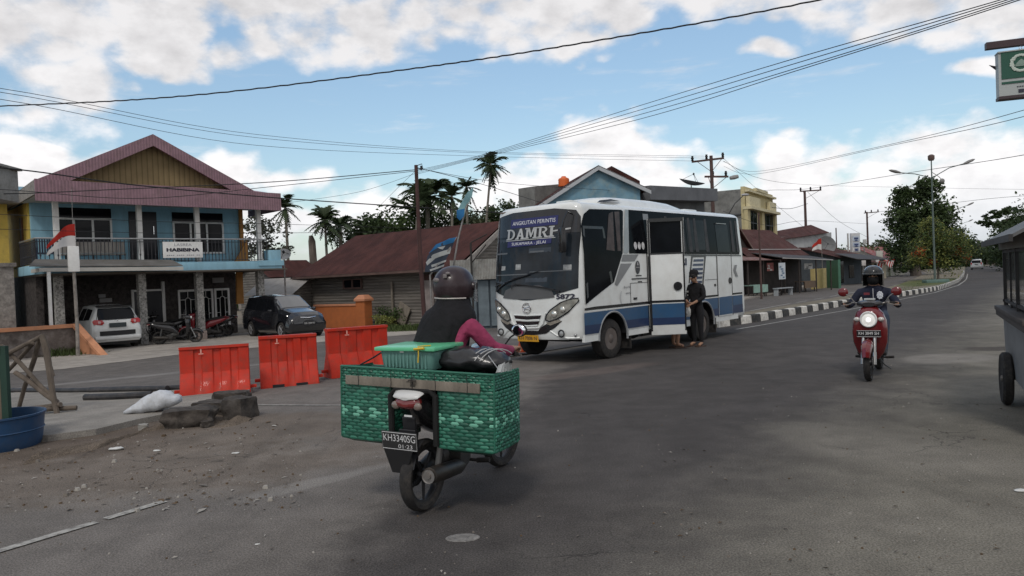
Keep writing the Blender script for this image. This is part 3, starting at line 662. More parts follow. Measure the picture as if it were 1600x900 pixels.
# ================================================================ wooden house under a rusty roof
RUST = wave_bump(mat('rusty_tin', (.066,.027,.023), .85, .0, var=.4, vs=1.0, dirt=(.035,.016,.015), dirt_amt=.8, bump=.3, spec=.12, stretch=(1,.35,1)), 'X', 5, .7)
RUST2 = mat('rusty_tin_edge', (.11,.07,.06), .8, var=.3)
PLANK = wave_bump(mat('grey_planks', (.17,.155,.138), .85, var=.3, vs=2.0, stretch=(.3,1,4), bump=.5, dirt=(.09,.08,.07), dirt_amt=.8), 'Z', 2.2, .7, dark=.4)
def rusty_house():
    O = AT(480,470,37); O.z = -.42; Q = AT(700,470,31.5); d = Vector((Q.x-O.x,Q.y-O.y)); L = d.length; rz = atan2(d.y,d.x)
    h = thing('wooden_house', 'long grey plank house under a rusty brown tin roof', 'house', O, rz)
    m = MB(); m.box((L/2+.6,2.6,1.25),(L+1.4,5.0,2.5)); m.build('wall', PLANK, h)
    zr, ze = 4.50, 2.42
    m = MB(); t = .05
    m.face([(-.4,-.55,ze),(L+.95,-.55,ze+.06),(L+.95,3.1,zr+.05),(.3,3.1,zr)]); m.face([(-.4,6.6,ze),(.3,3.1,zr),(L+.95,3.1,zr+.05),(L+.95,6.6,ze)]); m.face([(-.4,-.55,ze),(.3,3.1,zr),(-.4,6.6,ze)])
    m.build('roof', RUST, h)
    m = MB(); m.face([(-.4,-.56,ze),(.35,3.1,zr-.1),(-2.4,3.2,1.9),(-2.9,-.3,1.45),(-1.0,-.7,1.9)]); m.build('lean_to_roof', RUST, h)
    m = MB(); m.box((-1.0,1.4,.8),(1.9,2.6,1.6)); m.build('lean_to_wall', mat('lean_wall',(.05,.045,.04),.9), h)
    m = MB(); m.box((L/2+.3,-.56,ze-.03),(L+1.3,.04,.1),0,Matrix.Rotation(-.006,4,'Y')); m.build('eave_board', RUST2, h)
    m = MB(); m.ext([(L+.98,-.6,ze-.06),(L+.98,3.1,zr+.02),(L+.98,3.1,zr-.20),(L+.98,-.35,ze-.22)],(.07,0,0)); m.ext([(L+.98,6.7,ze-.06),(L+.98,3.1,zr+.02),(L+.98,3.1,zr-.20),(L+.98,6.5,ze-.22)],(.07,0,0)); m.build('barge_board', mat('barge_grey',(.28,.26,.24),.8,var=.2,dirt=(.12,.08,.06),dirt_amt=.5), h)
    m = MB(); m.face([(L+.75,0.1,2.5),(L+.75,3.1,4.4),(L+.75,6.1,2.5)]); m.build('gable_wall', PLANK, h)
    for u in (3.35,):
        m = MB(); m.box((u,.06,1.98),(1.25,.06,.36)); w = m.build('window', GLASS, h)
        m = MB(); [m.box((u+k*.62,.02,1.98),(.07,.09,.42)) for k in (-1,0,1)]; m.box((u,.02,1.77),(1.3,.09,.07)); m.box((u,.02,2.18),(1.3,.09,.05)); m.build('frame', RUST2, w)
    m = MB(); m.box((8.1,.04,1.05),(.75,.07,1.9)); d_ = m.build('door', mat('plank_door',(.23,.20,.19),.85,var=.3,vs=3), h)
    m = MB(); m.box((8.1,.05,2.12),(.8,.06,.28)); m.build('window', mat('vent_brown',(.06,.03,.025),.8), h)
    m = MB(); m.box((6.0,-.03,1.0),(.1,.06,2.0)); m.box((6.6,-.03,.55),(.7,.05,.9),0,Matrix.Rotation(.5,4,'Y')); m.build('batten', WOODG, h)
rusty_house()
# low rusty roofs behind the house
def shed(name, label, px, py, Y, w, d, hw, hr, rz, wm, rm, cat='shed'):
    P = AT(px,py,Y); P.z = gz(P.x,P.y); t = thing(name, label, cat, P, rz)
    m = MB(); m.box((0,d/2,hw/2),(w,d,hw)); m.build('wall', wm, t)
    m = MB(); o = .3; m.face([(-w/2-o,-o,hw-.1),(w/2+o,-o,hw-.1),(w/2+o,d/2,hr),(-w/2-o,d/2,hr)]); m.face([(-w/2-o,d+o,hw-.1),(-w/2-o,d/2,hr),(w/2+o,d/2,hr),(w/2+o,d+o,hw-.1)]); m.build('roof', rm, t)
    m = MB(); [m.face([(x,0,hw),(x,d/2,hr-.05),(x,d,hw)]) for x in (-w/2,w/2)]; m.build('gable_wall', wm, t)
    return t
shed('shed', 'small brown roofed shed showing right of the blue balcony', 462,450,42,3.2,3,2.6,3.5,.9, PLANK, RUST)
shed('shed', 'low pale roofed shed under the blue balcony end', 425,470,36,2.4,2.4,1.7,2.4,-.4, PLANK, mat('pale_tin',(.28,.26,.24),.7,var=.2))
def dish(name, label, P, r, aim, m_, stand=0.6):
    t = thing(name, label, 'satellite dish', P, 0)
    M = Vector(aim).normalized().to_track_quat('Z','Y').to_matrix().to_4x4()
    m = MB(); m.lathe([(r*k, .32*r*k*k) for k in (.02,.3,.55,.8,1.0)], M, 18, cap=False); m.lathe([(r*k, .32*r*k*k-.02) for k in (1.0,.8,.55,.3,.02)], M, 18, cap=False); m.build('dish', m_, t)
    m = MB(); q = M @ Vector((0,0,r*.85))
    for k in range(3): m.cyl(M @ Vector((r*.8*cos(k*2.1),r*.8*sin(k*2.1),.25*r)), q, .012, seg=5)
    m.ball(q,(.06,.06,.08),8,6); m.build('feed', DARK, t)
    m = MB(); m.cyl((0,0,-.03),(0,0,-stand-.4),.035,seg=8); m.build('mast', STEEL, t)
    return t
p = AT(440,399,33); dish('satellite_dish', 'small grey satellite dish beside the blue balcony corner', p+Vector((.1,0,0)), .30, (.2,-.75,.5), mat('dish_grey',(.42,.42,.41),.5), 1.6)
# orange garden wall and pillar
OR = mat('orange_render', (.40,.125,.04), .8, var=.08, vs=2, dirt=(.22,.08,.04), dirt_amt=.35); ORC = mat('orange_cap', (.46,.20,.11), .7, var=.1)
p = G(570,512); w_ = thing('garden_wall', 'orange rendered garden wall ending in a capped pillar', 'wall', p, atan2(.50,-.87)+pi)
m = MB(); m.box((-1.6,0,.5),(2.7,.16,1.0)); m.build('wall', OR, w_)
m = MB(); m.box((-1.6,0,1.03),(2.75,.24,.09),0,None,.01); m.build('coping', ORC, w_)
m = MB(); m.box((0,0,.6),(.5,.5,1.2)); m.build('pillar', OR, w_)
m = MB(); m.box((0,0,1.24),(.62,.62,.09)); m.rings([[(x*.31,y*.31,1.285) for x,y in ((-1,-1),(1,-1),(1,1),(-1,1))],[(x*.16,y*.16,1.47) for x,y in ((-1,-1),(1,-1),(1,1),(-1,1))]]); m.build('cap', ORC, w_)
# wire fence
f_ = thing('wire_fence', 'sagging wire fence on thin dark posts by the plank house', 'fence', G(592,500), 0)
pp = [G(400,500),G(470,500),G(592,502),G(660,497),G(722,497)]
for q in pp[1:]:
    m = MB(); l = q-pp[2]; m.cyl((l.x,l.y,0),(l.x+.03,l.y,1.75),.035,.03,6); m.build('post', mat('fence_post',(.03,.028,.026),.8), f_)
m = MB()
for z in (.7,1.15,1.6):
    for a, b in zip(pp[1:],pp[2:]):
        a, b = a-pp[2], b-pp[2]; m.path([a.lerp(b,t/6)+Vector((0,0,z-.08*sin(pi*t/6)+.02)) for t in range(7)],.009,4)
m.build('wire', mat('wire_grey',(.3,.29,.28),.6), f_)
# kiosk of pale tin between the plank house and the bus
def kiosk():
    P = G(738,514); t = thing('kiosk', 'small kiosk of pale corrugated tin with dark blue doors', 'kiosk', P, -.1)
    m = MB(); m.box((.4,.8,1.0),(2.3,1.5,2.0)); m.build('wall', mat('kiosk_blue',(.045,.06,.075),.6,var=.3), t)
    m = MB(); m.ext([(-.75,-.25,1.95),(1.6,-.25,1.95),(1.6,-.25,2.75),(-.75,-.25,2.75)],(0,.05,0)); m.build('tin_panel', wave_bump(mat('pale_corrugated',(.33,.33,.31),.6,.2,var=.2,dirt=(.15,.1,.08),dirt_amt=.4),'X',5,.9,dark=.4), t)
    m = MB(); [m.box((-.5+i*.5,.02,1.0),(.42,.05,1.8)) for i in range(4)]; m.build('door', mat('kiosk_door',(.12,.15,.17),.6,var=.2), t)
    m = MB(); m.cyl((.15,-.5,0),(.15,-.5,3.4),.04,.04,6); m.cyl((.15,-.5,2.6),(.75,-.5,3.3),.025,.025,6); m.cyl((.15,-.5,3.4),(.8,-.5,3.7),.025,.025,6); m.build('bracket', mat('fence_post',(.03,.028,.026),.8), t)
kiosk()

# ================================================================ buildings behind the bus
def block(name, label, cat, px, Y, rz, parts):
    P = AT(px,420,Y); P.z = -.42; t = thing(name, label, cat, P, rz); return t
GREY = mat('bare_render', (.19,.19,.18), .9, var=.25, vs=.8, bump=.4, dirt=(.09,.09,.085), dirt_amt=.8)
# pale blue gabled house: gable faces left-front
def blue_gable():
    Y = 38; rz = radians(9); P = AT(925,420,Y); P.z = -.42; t = thing('gabled_house', 'weathered pale blue gabled house behind the bus', 'house', P, rz)
    s = Y/FPX; H = lambda px,py: (AT(px,py,Y)-P)
    pk = H(933,259); l = H(838,322); r = H(1003,292); b = Vector((0,0,0))
    m = MB(); m.ext([(l.x,0,0),(r.x,0,0),(r.x,0,r.z),(pk.x,0,pk.z-.1),(l.x,0,l.z)],(0,.2,0)); m.build('gable_wall', mat('faded_blue_wall',(.14,.26,.34),.85,var=.25,vs=1.2,dirt=(.30,.33,.28),dirt_amt=.55), t)
    m = MB(); m.ext([(l.x-.3,-.3,l.z-.15),(pk.x,-.3,pk.z),(pk.x,-.3,pk.z-.24),(l.x-.3,-.3,l.z-.42)],(0,.12,0)); m.ext([(pk.x,-.3,pk.z),(r.x+.5,-.3,r.z-.12),(r.x+.5,-.3,r.z-.36),(pk.x,-.3,pk.z-.24)],(0,.12,0)); m.build('barge_board', mat('barge_pale',(.38,.40,.42),.7,var=.1), t)
    dv = Vector((1.7,9,.1))
    m = MB(); e = Vector((r.x+.5,-.3,r.z-.12)); k = Vector((pk.x,-.3,pk.z)); lf_ = Vector((l.x-.3,-.3,l.z-.15)); dv = Vector((0,8,0))
    for a, c in ((k,e),(k,lf_)): m.ext([a,c,c-Vector((0,0,.05)),a-Vector((0,0,.05))], dv)
    m.build('roof', RUST, t)
    m = MB(); m.ext([(pk.x+.7,.4,pk.z-.2),(pk.x+2.4,.4,pk.z-.95),(pk.x+2.4,.4,pk.z-.75),(pk.x+.9,.4,pk.z+.05)],(0,5,0)); m.build('raised_roof', RUST, t)
    m = MB(); m.box(((l.x+r.x)/2,4,1.3),((r.x-l.x)-.1,7.6,4.0)); m.build('wall', GREY, t)
blue_gable()
def wallblock(name, label, cat, A_, B_, top, depth, m_, Y0=None, z0=-.42):
    """a plain rendered block: front edge from photo column A to B at their depths, top at a photo row"""
    a = AT(A_[0],A_[1],A_[2]); b = AT(B_[0],B_[1],B_[2]); za = a.z-z0; zb = b.z-z0; o = Vector((a.x,a.y,z0)); d = Vector((b.x-a.x,b.y-a.y)); L = d.length; rz = atan2(d.y,d.x)
    t = thing(name, label, cat, o, rz); m = MB(); m.ext([(0,0,0),(L,0,0),(L,0,zb),(0,0,za)],(0,depth,0)); m.build('wall', m_, t); return t, L, za, zb
t_, L_, za, zb = wallblock('grey_building', 'bare grey concrete building left of the pale blue gable', 'building', (835,291,41),(905,285,44),0,1.2,GREY)
t2, L2, za2, zb2 = wallblock('flat_roofed_building', 'dark grey flat roofed block between blue gable and transformer pole', 'building', (1000,300,40),(1100,303,46),0,6,mat('dark_render',(.10,.105,.11),.9,var=.25,vs=1,dirt=(.2,.2,.2),dirt_amt=.3))
m = MB(); m.ext([(-.3,-.8,za2-.5),(L2+.2,-.8,zb2-.5),(L2+.2,-.8,zb2+.25),(-.3,-.8,za2+.25)],(0,.9,0)); m.build('parapet', mat('dark_render2',(.12,.125,.135),.9,var=.2,vs=1), t2)
def tank():
    P = AT(881,286,42); t = thing('water_tank', 'orange plastic water tank on the grey building roof', 'water tank', P-Vector((0,0,.2)), 0); t.scale = (.72,.72,.72)
    m = MB(); m.lathe([(.0,0),(.42,0),(.44,.1),(.42,.2),(.44,.3),(.42,.4),(.44,.5),(.40,.62),(.2,.72),(.16,.80),(0,.80)], None, 18); m.build('tank', mat('orange_plastic',(.62,.13,.03),.5,var=.06), t)
    m = MB(); [m.cyl((.3*cos(a),.3*sin(a),-.6),(.3*cos(a),.3*sin(a),0),.03) for a in (.5,2,3.6,5.2)]; m.build('stand', STEEL, t)
tank()
p = AT(1080,289,46); dish('satellite_dish', 'large mesh satellite dish on the dark flat roof', p, .80, (.22,-.16,.96), mat('mesh_dish',(.19,.19,.185),.7), .6)
def yellow_block():
    a = AT(1163,300,60); b = AT(1207,300,68.4); z0 = -.42; d = Vector((b.x-a.x,b.y-a.y)); L = d.length; rz = atan2(d.y,d.x); h = AT(1163,291,60).z-z0
    t = thing('yellow_building', 'pale yellow fronted building with a bare concrete side wall', 'building', (a.x,a.y,z0), rz)
    YB = mat('pale_yellow_render',(.50,.43,.24),.8,var=.12,vs=1,dirt=(.28,.24,.16),dirt_amt=.5)
    m = MB(); m.box((L/2,.15,h/2),(L,.3,h)); m.build('wall', YB, t)
    m = MB(); m.box((L/2,4.3,h/2-.1),(L-.02,8,h-.2)); m.build('side_wall', GREY, t)
    m = MB(); m.box((-.06,4.3,h-2.2),(.1,8,.1)); m.box((-.06,3.4,h/2),(.1,.12,h)); m.box((-.1,7.2,h-1.2),(.12,.12,2.6)); m.build('beam', mat('dark_render',(.10,.105,.11),.9), t)
    m = MB(); m.box((L*.5,-.25,h-1.75),(L+.5,.7,.22)); m.box((L*.5,-.15,h-.35),(L*.98,.4,.16)); m.box((L*.2,-.2,h-1.2),(L*.36,.3,.8)); m.box((L*.85,-.2,h-1.2),(L*.25,.3,.8)); m.box((L*.5,-.12,h-.05),(.4*L,.3,.25)); m.box((L*.5,-.2,h-5.1),(L+.1,.3,.15)); m.build('cornice', mat('cornice_cream',(.58,.52,.34),.8,var=.1,dirt=(.25,.21,.14),dirt_amt=.5), t)
    for u in (.22,.80):
        m = MB(); m.box((L*u,-.03,h-3.4),(L*.26,.06,3.1)); w = m.build('window', GLASS, t)
        m = MB(); [m.box((L*u+k*L*.13,-.06,h-3.4),(.07,.08,3.1)) for k in (-1,0,1)]; [m.box((L*u,-.062,h-3.4+k),(L*.26,.076,.06)) for k in (-1.5,-.5,.5,1.5)]; m.build('frame', mat('window_bar',(.06,.065,.06),.6), w)
    for u in (.02,.5,.98): m = MB(); m.box((L*u,-.12,h-3.4),(L*.08,.3,3.4)); m.build('pilaster', YB, t)
yellow_block()

# ================================================================ shops along the far side
BR = wave_bump(mat('brown_roof_sheet', (.070,.030,.027), .85, spec=.15, var=.3, vs=1, dirt=(.12,.09,.08), dirt_amt=.4), 'X', 4, .6)
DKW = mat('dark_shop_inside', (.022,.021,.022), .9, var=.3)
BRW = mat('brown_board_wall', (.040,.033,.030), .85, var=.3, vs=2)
def stallshop():
    # kiosk with a small front gable, nearest to the bus
    P = G(1178,462.5); rz = radians(45); t = thing('street_stall', 'brown roofed stall with a small front gable just right of the bus', 'stall', P, rz)
    Y = P.y; k = Y/FPX
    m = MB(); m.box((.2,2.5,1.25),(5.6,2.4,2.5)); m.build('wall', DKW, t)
    zt = (AT(1158,357,Y).z-P.z); ze = (AT(1190,400,Y).z-P.z)
    m = MB(); m.face([(-2.20,.8,ze-.1),(-0.20,.8,zt),(-0.20,5,zt),(-2.20,5,ze-.1)]); m.face([(-0.20,.8,zt),(2.60,.8,ze-.3),(2.60,5,ze-.3),(-0.20,5,zt)]); m.build('roof', BR, t)
    m = MB(); m.face([(-2.00,1.0,ze-.3),(2.40,1.0,ze-.3),(-0.20,1.0,zt-.1)]); m.build('gable_wall', BRW, t)
    m = MB(); m.ext([(-2.30,.75,ze-.25),(-0.20,.75,zt),(-0.20,.75,zt+.12),(-2.30,.75,ze-.08)],(0,.1,0)); m.ext([(-0.20,.75,zt),(2.70,.75,ze-.35),(2.70,.75,ze-.2),(-0.20,.75,zt+.12)],(0,.1,0)); m.build('barge_board', mat('barge_brown',(.16,.11,.09),.8), t)
    m = MB(); m.ext([(-4.4,-1.0,2.45),(3.2,-1.0,2.40),(3.2,1.1,2.85),(-4.4,1.1,2.9)],(0,0,.05)); m.build('awning', mat('awning_rust',(.16,.08,.07),.7,var=.3,vs=1,dirt=(.3,.27,.25),dirt_amt=.5), t)
    for x in (-4.2,-2.4,-.2,3.0): m = MB(); m.cyl((x,-.85,0),(x,-.85,2.45),.05,.05,6); m.build('post', BRW, t)
    return t
stallshop()
def warung():
    P = G(1225,459.5)+Vector((2.1,1.6,0)); rz = radians(45); t = thing('food_stall_house', 'long brown roofed shop house with deep front awning', 'shop', P, rz)
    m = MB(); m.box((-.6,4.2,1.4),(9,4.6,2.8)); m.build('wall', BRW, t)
    m = MB(); m.face([(-5.8,1.4,2.75),(4.4,1.4,2.75),(3.6,4.2,4.9),(-5.4,4.2,4.9)]); m.face([(-5.8,7,2.75),(-5.4,4.2,4.9),(3.6,4.2,4.9),(4.4,7,2.75)]); m.build('roof', BR, t)
    m = MB(); m.face([(4.1,1.7,2.7),(3.5,4.2,4.8),(4.1,6.7,2.7)]); m.build('gable_wall', mat('gable_grey',(.15,.145,.14),.85,var=.2), t)
    m = MB(); m.ext([(-4.6,-.4,2.55),(4.2,-.4,2.3),(4.4,2.4,2.85),(-4.6,2.4,3.1)],(0,0,.05)); m.build('awning', mat('awning_dark',(.05,.045,.045),.7,var=.3), t)
    m = MB(); m.box((0,-.42,2.42),(8.6,.04,.06),0,Matrix.Rotation(.028,4,'Y')); m.box((-.4,1.9,3.25),(8.5,.05,.06)); m.build('edge_strip', mat('pale_strip',(.38,.37,.36),.6), t)
    for x in (-4.4,-1.5,1.4,4.1): m = MB(); m.cyl((x,-.3,0),(x,-.3,2.4),.05,.05,6); m.build('post', BRW, t)
    return t
warung()
def poster(name, label, px0, py0, px1, py1, Y, mlist, rz=radians(45)):
    a = AT(px0,py0,Y); b = AT(px1,py1,Y); w = (b.x-a.x)*1.15; h = a.z-b.z; t = thing(name, label, 'banner', ((a.x+b.x)/2,Y,b.z), rz)
    m = MB(); m.box((0,0,h/2),(w,.03,h)); m.build('cloth', mlist[0], t)
    r = random.Random(px0); m = MB()
    for i in range(mlist[2]): m.box((r.uniform(-.32,.32)*w,-.02,h*(.12+.76*i/mlist[2])),(w*r.uniform(.2,.45),.012,h*.5/mlist[2]))
    m.build('print', mlist[1], t); return t
poster('banner', 'faded red and white banner hung under the stall awning', 1194,411,1213,423,G(1200,460).y-1.6,(mat('faded_red',(.28,.10,.09),.8,var=.4,vs=4),mat('faded_white',(.5,.48,.46),.8),4))
poster('banner', 'pale blue and white poster hanging beside the red banner', 1212,411,1232,436,G(1222,460).y-1.6,(mat('poster_white',(.48,.52,.55),.8,var=.2,vs=3),mat('poster_blue',(.10,.16,.24),.8,var=.3,vs=4),6))
poster('banner', 'white lettered banner on the shop fence right of posters', 1250,412,1276,420,G(1265,455).y-1,(mat('poster_white2',(.42,.42,.41),.8,var=.2),mat('poster_ink',(.10,.10,.10),.8),3))
def table_(px,py,w,label,topm,rz=radians(43)):
    P = G(px,py); t = thing('table', label, 'table', P, rz)
    m = MB(); m.box((0,0,.78),(w,.8,.05)); m.build('tabletop', topm, t)
    m = MB(); m.box((0,-.42,.55),(w,.03,.5)); m.build('cloth', topm, t)
    for x in (-.45,.45):
        for y in (-.33,.33): m = MB(); m.box((x*w,y,.38),(.06,.06,.76)); m.build('leg', BRW, t)
table_(1180,464,1.9,'table with a green and white striped cloth under the stall awning', wave_bump(mat('striped_cloth',(.28,.42,.36),.8,var=.2),'X',3,.2,dark=.6))
table_(1258,456,1.8,'bare brown counter table under the dark shop awning', mat('brown_top',(.13,.09,.06),.7))
P = G(1224,461.5); t = thing('bench', 'long pale metal bench on the pavement before the blue poster', 'bench', P, radians(43))
m = MB(); m.box((0,0,.5),(2.2,.35,.06)); m.build('seat', mat('pale_metal',(.32,.34,.36),.5), t)
for x in (-1,1): m = MB(); m.box((x,0,.25),(.06,.3,.5)); m.build('leg', mat('pale_metal',(.32,.34,.36),.5), t)
# white wall building with blue awnings
t4, L4, za4, zb4 = wallblock('white_building', 'white walled building with a stained upper wall beyond the shops', 'building', (1205,372,66),(1299,363,76),0,8,mat('white_render',(.42,.43,.43),.85,var=.15,vs=.5,dirt=(.22,.23,.24),dirt_amt=.6))
m = MB(); m.ext([(-.4,-.3,za4-.3),(L4*.9,-.3,zb4-.1),(L4*.9,1.5,zb4+.8),(-.4,1.5,za4+.3)],(0,0,.06)); m.build('roof', BR, t4)
m = MB(); m.box((L4*.62,-.03,zb4*.62),(1.5,.06,1.0)); m.build('window', GLASS, t4)
m = MB(); m.box((L4*.66,-.05,zb4*.42),(2.6,.05,.5)); m.build('shutter', mat('shutter_grey',(.2,.22,.24),.6), t4)
m = MB(); m.ext([(L4*.75,-1.6,zb4*.30),(L4*1.05,-1.6,zb4*.25),(L4*1.08,0,zb4*.55),(L4*.72,0,zb4*.55)],(0,0,.08)); m.build('awning', mat('pale_blue_awning',(.22,.36,.40),.6,var=.2), t4)
p = AT(1290,384,72); dish('satellite_dish', 'dark grey satellite dish against the white building', p, .9, (-.1,-.95,.2), mat('dish_dark',(.16,.165,.17),.6), .9)
flag('flag', 'small red over white flag before the white building', AT(1284,391,63), .5, 1.3, 1.0, .5, FR_, FW_)
m = MB(); p = G(1284,438); m.cyl((0,0,0),(0,0,4.3),.03,.02,6); o = m.build('flagpole', STEEL); o.location = p; o.location.y = 63; o.location.x = AT(1284,391,63).x; tag(o,'thin pole carrying the small flag by the white building','pole')
# green gate panel, yellow wall
t5, L5, a5, b5 = wallblock('garden_wall', 'pale yellow boundary wall between the shops and green fence', 'wall', (1272,420,60),(1291,419,63),0,.3,mat('yellow_wall2',(.42,.34,.15),.85,var=.15))
t6, L6, a6, b6 = wallblock('green_fence', 'tall green metal fence panel beside the yellow wall', 'fence', (1291,407,62),(1309,406,60),0,.2,wave_bump(mat('green_metal',(.055,.14,.095),.6,var=.12),'X',4,.5,dark=.3))
def farhouse(name, label, px0, px1, pytop, pyw, Y, wm, rm, rz=radians(45), awn=True):
    a = AT(px0,430,Y); b = AT(px1,430,Y*1.06); P = Vector(((a.x+b.x)/2,(a.y+b.y)/2,-.42)); L = (Vector((b.x,b.y))-Vector((a.x,a.y))).length*1.1
    zr = AT((px0+px1)/2,pytop,Y).z+.42; zw = AT((px0+px1)/2,pyw,Y).z+.42
    t = thing(name, label, 'house', P, rz)
    m = MB(); m.box((0,3,zw/2),(L,6,zw)); m.build('wall', wm, t)
    m = MB(); m.ext([(-L/2-.5,-.6,zw-.1),(-L/2-.5,3,zr),(-L/2-.5,6.6,zw-.1),(-L/2-.5,3,zr-.12)],(L+1,0,0)); m.build('roof', rm, t)
    m = MB(); m.face([(L/2,0,zw),(L/2,3,zr-.1),(L/2,6,zw)]); m.face([(-L/2,0,zw),(-L/2,3,zr-.1),(-L/2,6,zw)]); m.build('gable_wall', wm, t)
    if awn: m = MB(); m.ext([(-L/2,-2,2.3),(L/2,-2,2.2),(L/2,0,2.8),(-L/2,0,2.9)],(0,0,.05)); m.build('awning', mat('awning_dark',(.05,.045,.045),.7), t)
    for x in (-.3,.1): m = MB(); m.box((x*L,-.03,1.2),(1.2,.06,1.2 if x>0 else 2.0)); m.build('window' if x > 0 else 'door', GLASS, t)
    return t
farhouse('brown_house', 'dark timber house with a brown roof right of green fence', 1306,1345,383,400,68,mat('slate_wall',(.06,.07,.08),.85,var=.2),BR)
farhouse('tiled_house', 'low house with an orange brown roof behind the light box', 1322,1362,388,403,80,BRW,mat('orange_tile',(.20,.10,.06),.8,var=.25))
farhouse('red_roofed_house', 'small red and white roofed house left of the big tree', 1376,1412,383,404,100,mat('pale_wall3',(.35,.34,.3),.8,var=.2),mat('red_sheet',(.22,.05,.045),.7,var=.3,vs=1,dirt=(.5,.48,.45),dirt_amt=.6), awn=False)
farhouse('low_shop', 'low cream shop with a brown eave beyond the brown house', 1345,1385,404,409,84,mat('cream_wall',(.30,.27,.2),.8,var=.2),BR, awn=False)
# white garden fence with posts
def picket():
    a = AT(1368,432,92); b = AT(1410,427,112); a.z = b.z = -.42; d = b-a; t = thing('garden_fence', 'cream railed garden fence along the far pavement', 'fence', a, atan2(d.y,d.x)); L = d.length
    m = MB(); [m.box((i*.45,0,.9),(.12,.05,1.5)) for i in range(int(L/.45))]; m.box((L/2,0,.25),(L,.1,.5)); m.box((L/2,0,1.55),(L,.08,.08)); m.build('rails', mat('cream_fence',(.42,.42,.34),.8,var=.15), t)
    for x in (0,L*.45,L): m = MB(); m.box((x,0,1.05),(.9,.5,2.1)); m.build('post', mat('cream_post',(.36,.38,.29),.8,var=.15), t)
picket()
# bunting
def bunting():
    a = AT(1368,406,86); b = AT(1406,401,100); t = thing('bunting', 'string of white and red pennants along the far fence', 'bunting', a, 0); d = b-a; m1, m2, m3 = MB(), MB(), MB(); pts = []
    for i in range(25):
        p = d*(i/24)+Vector((0,0,-.5*sin(pi*((i/24*3)%1)))); pts.append(p)
        if i < 24: 
            q = p; mm = (m1,m2)[i%2]; mm.face([q,q+Vector((.42,0,0)),q+Vector((.21,.05,-.75))])
    m3.path(pts,.015,4); m1.build('pennant', FW_, t, label='white pennants'); m2.build('pennant', FR_, t, label='red pennants'); m3.build('cord', WIRE, t)
bunting()
# light box sign on a pole
def lightbox():
    P = G(1327,438.5); Y = P.y; k = Y/FPX; t = thing('light_box_sign', 'tall white framed light box sign in three blue panels', 'sign', P, radians(20))
    z = lambda py: AT(1337,py,Y).z-P.z
    m = MB(); m.cyl((0,0,0),(0,0,z(364)),.09,.09,8); m.build('post', mat('grey_post',(.36,.36,.35),.6), t)
    c = 15.5*k; m = MB(); m.box((c*.9,0,(z(364)+z(394))/2),(17*k,.3,z(364)-z(394)),0,None,.03); bx = m.build('box', mat('lightbox_frame',(.45,.46,.47),.5), t)
    for a_, b_, mm in ((369,376,'pl'),(379,385,'pl2'),(387,391.5,'pl3')):
        m = MB(); m.box((c*.9,-.17,(z(a_)+z(b_))/2),(13.5*k,.04,z(a_)-z(b_))); m.build('panel', mat(mm,{'pl':(.42,.48,.56),'pl2':(.36,.42,.52),'pl3':(.55,.56,.57)}[mm],.5), t)
        m = MB(); m.box((c*.9,-.2,(z(a_)+z(b_))/2),(8*k,.02,(z(a_)-z(b_))*.45)); m.ext([(c*.9-5*k,-.195,z(b_)-.05),(c*.9+5*k,-.195,z(b_)-.05),(c*.9,-.195,z(b_)+.12)],(0,-.01,0)); m.build('print', mat('sign_navy',(.04,.06,.14),.5), t)
lightbox()
def plainboard(label, px0, py0, px1, py1, Y, c, name='signboard'):
    a = AT(px0,py0,Y); b = AT(px1,py1,Y); P = Vector(((a.x+b.x)/2,Y,gz(a.x,Y))); t = thing(name, label, 'sign', P, radians(15))
    m = MB(); m.box((0,0,(a.z+b.z)/2-P.z),(b.x-a.x,.12,a.z-b.z),0,None,.02); m.build('board', mat('board_'+str(px0),c,.7,var=.1), t)
    m = MB(); m.cyl((0,.1,0),(0,.1,b.z-P.z+.1),.06,.06,6); m.build('post', STEEL, t)
plainboard('blank cream board standing over the far garden fence',1368,392,1380,403,88,(.40,.40,.36))
plainboard('small grey board on a pole left of the leafy tree',1348,374,1354,382,80,(.38,.39,.38))
plainboard('small white board with red edge under the cream board',1346,407,1353,415,78,(.5,.47,.45))
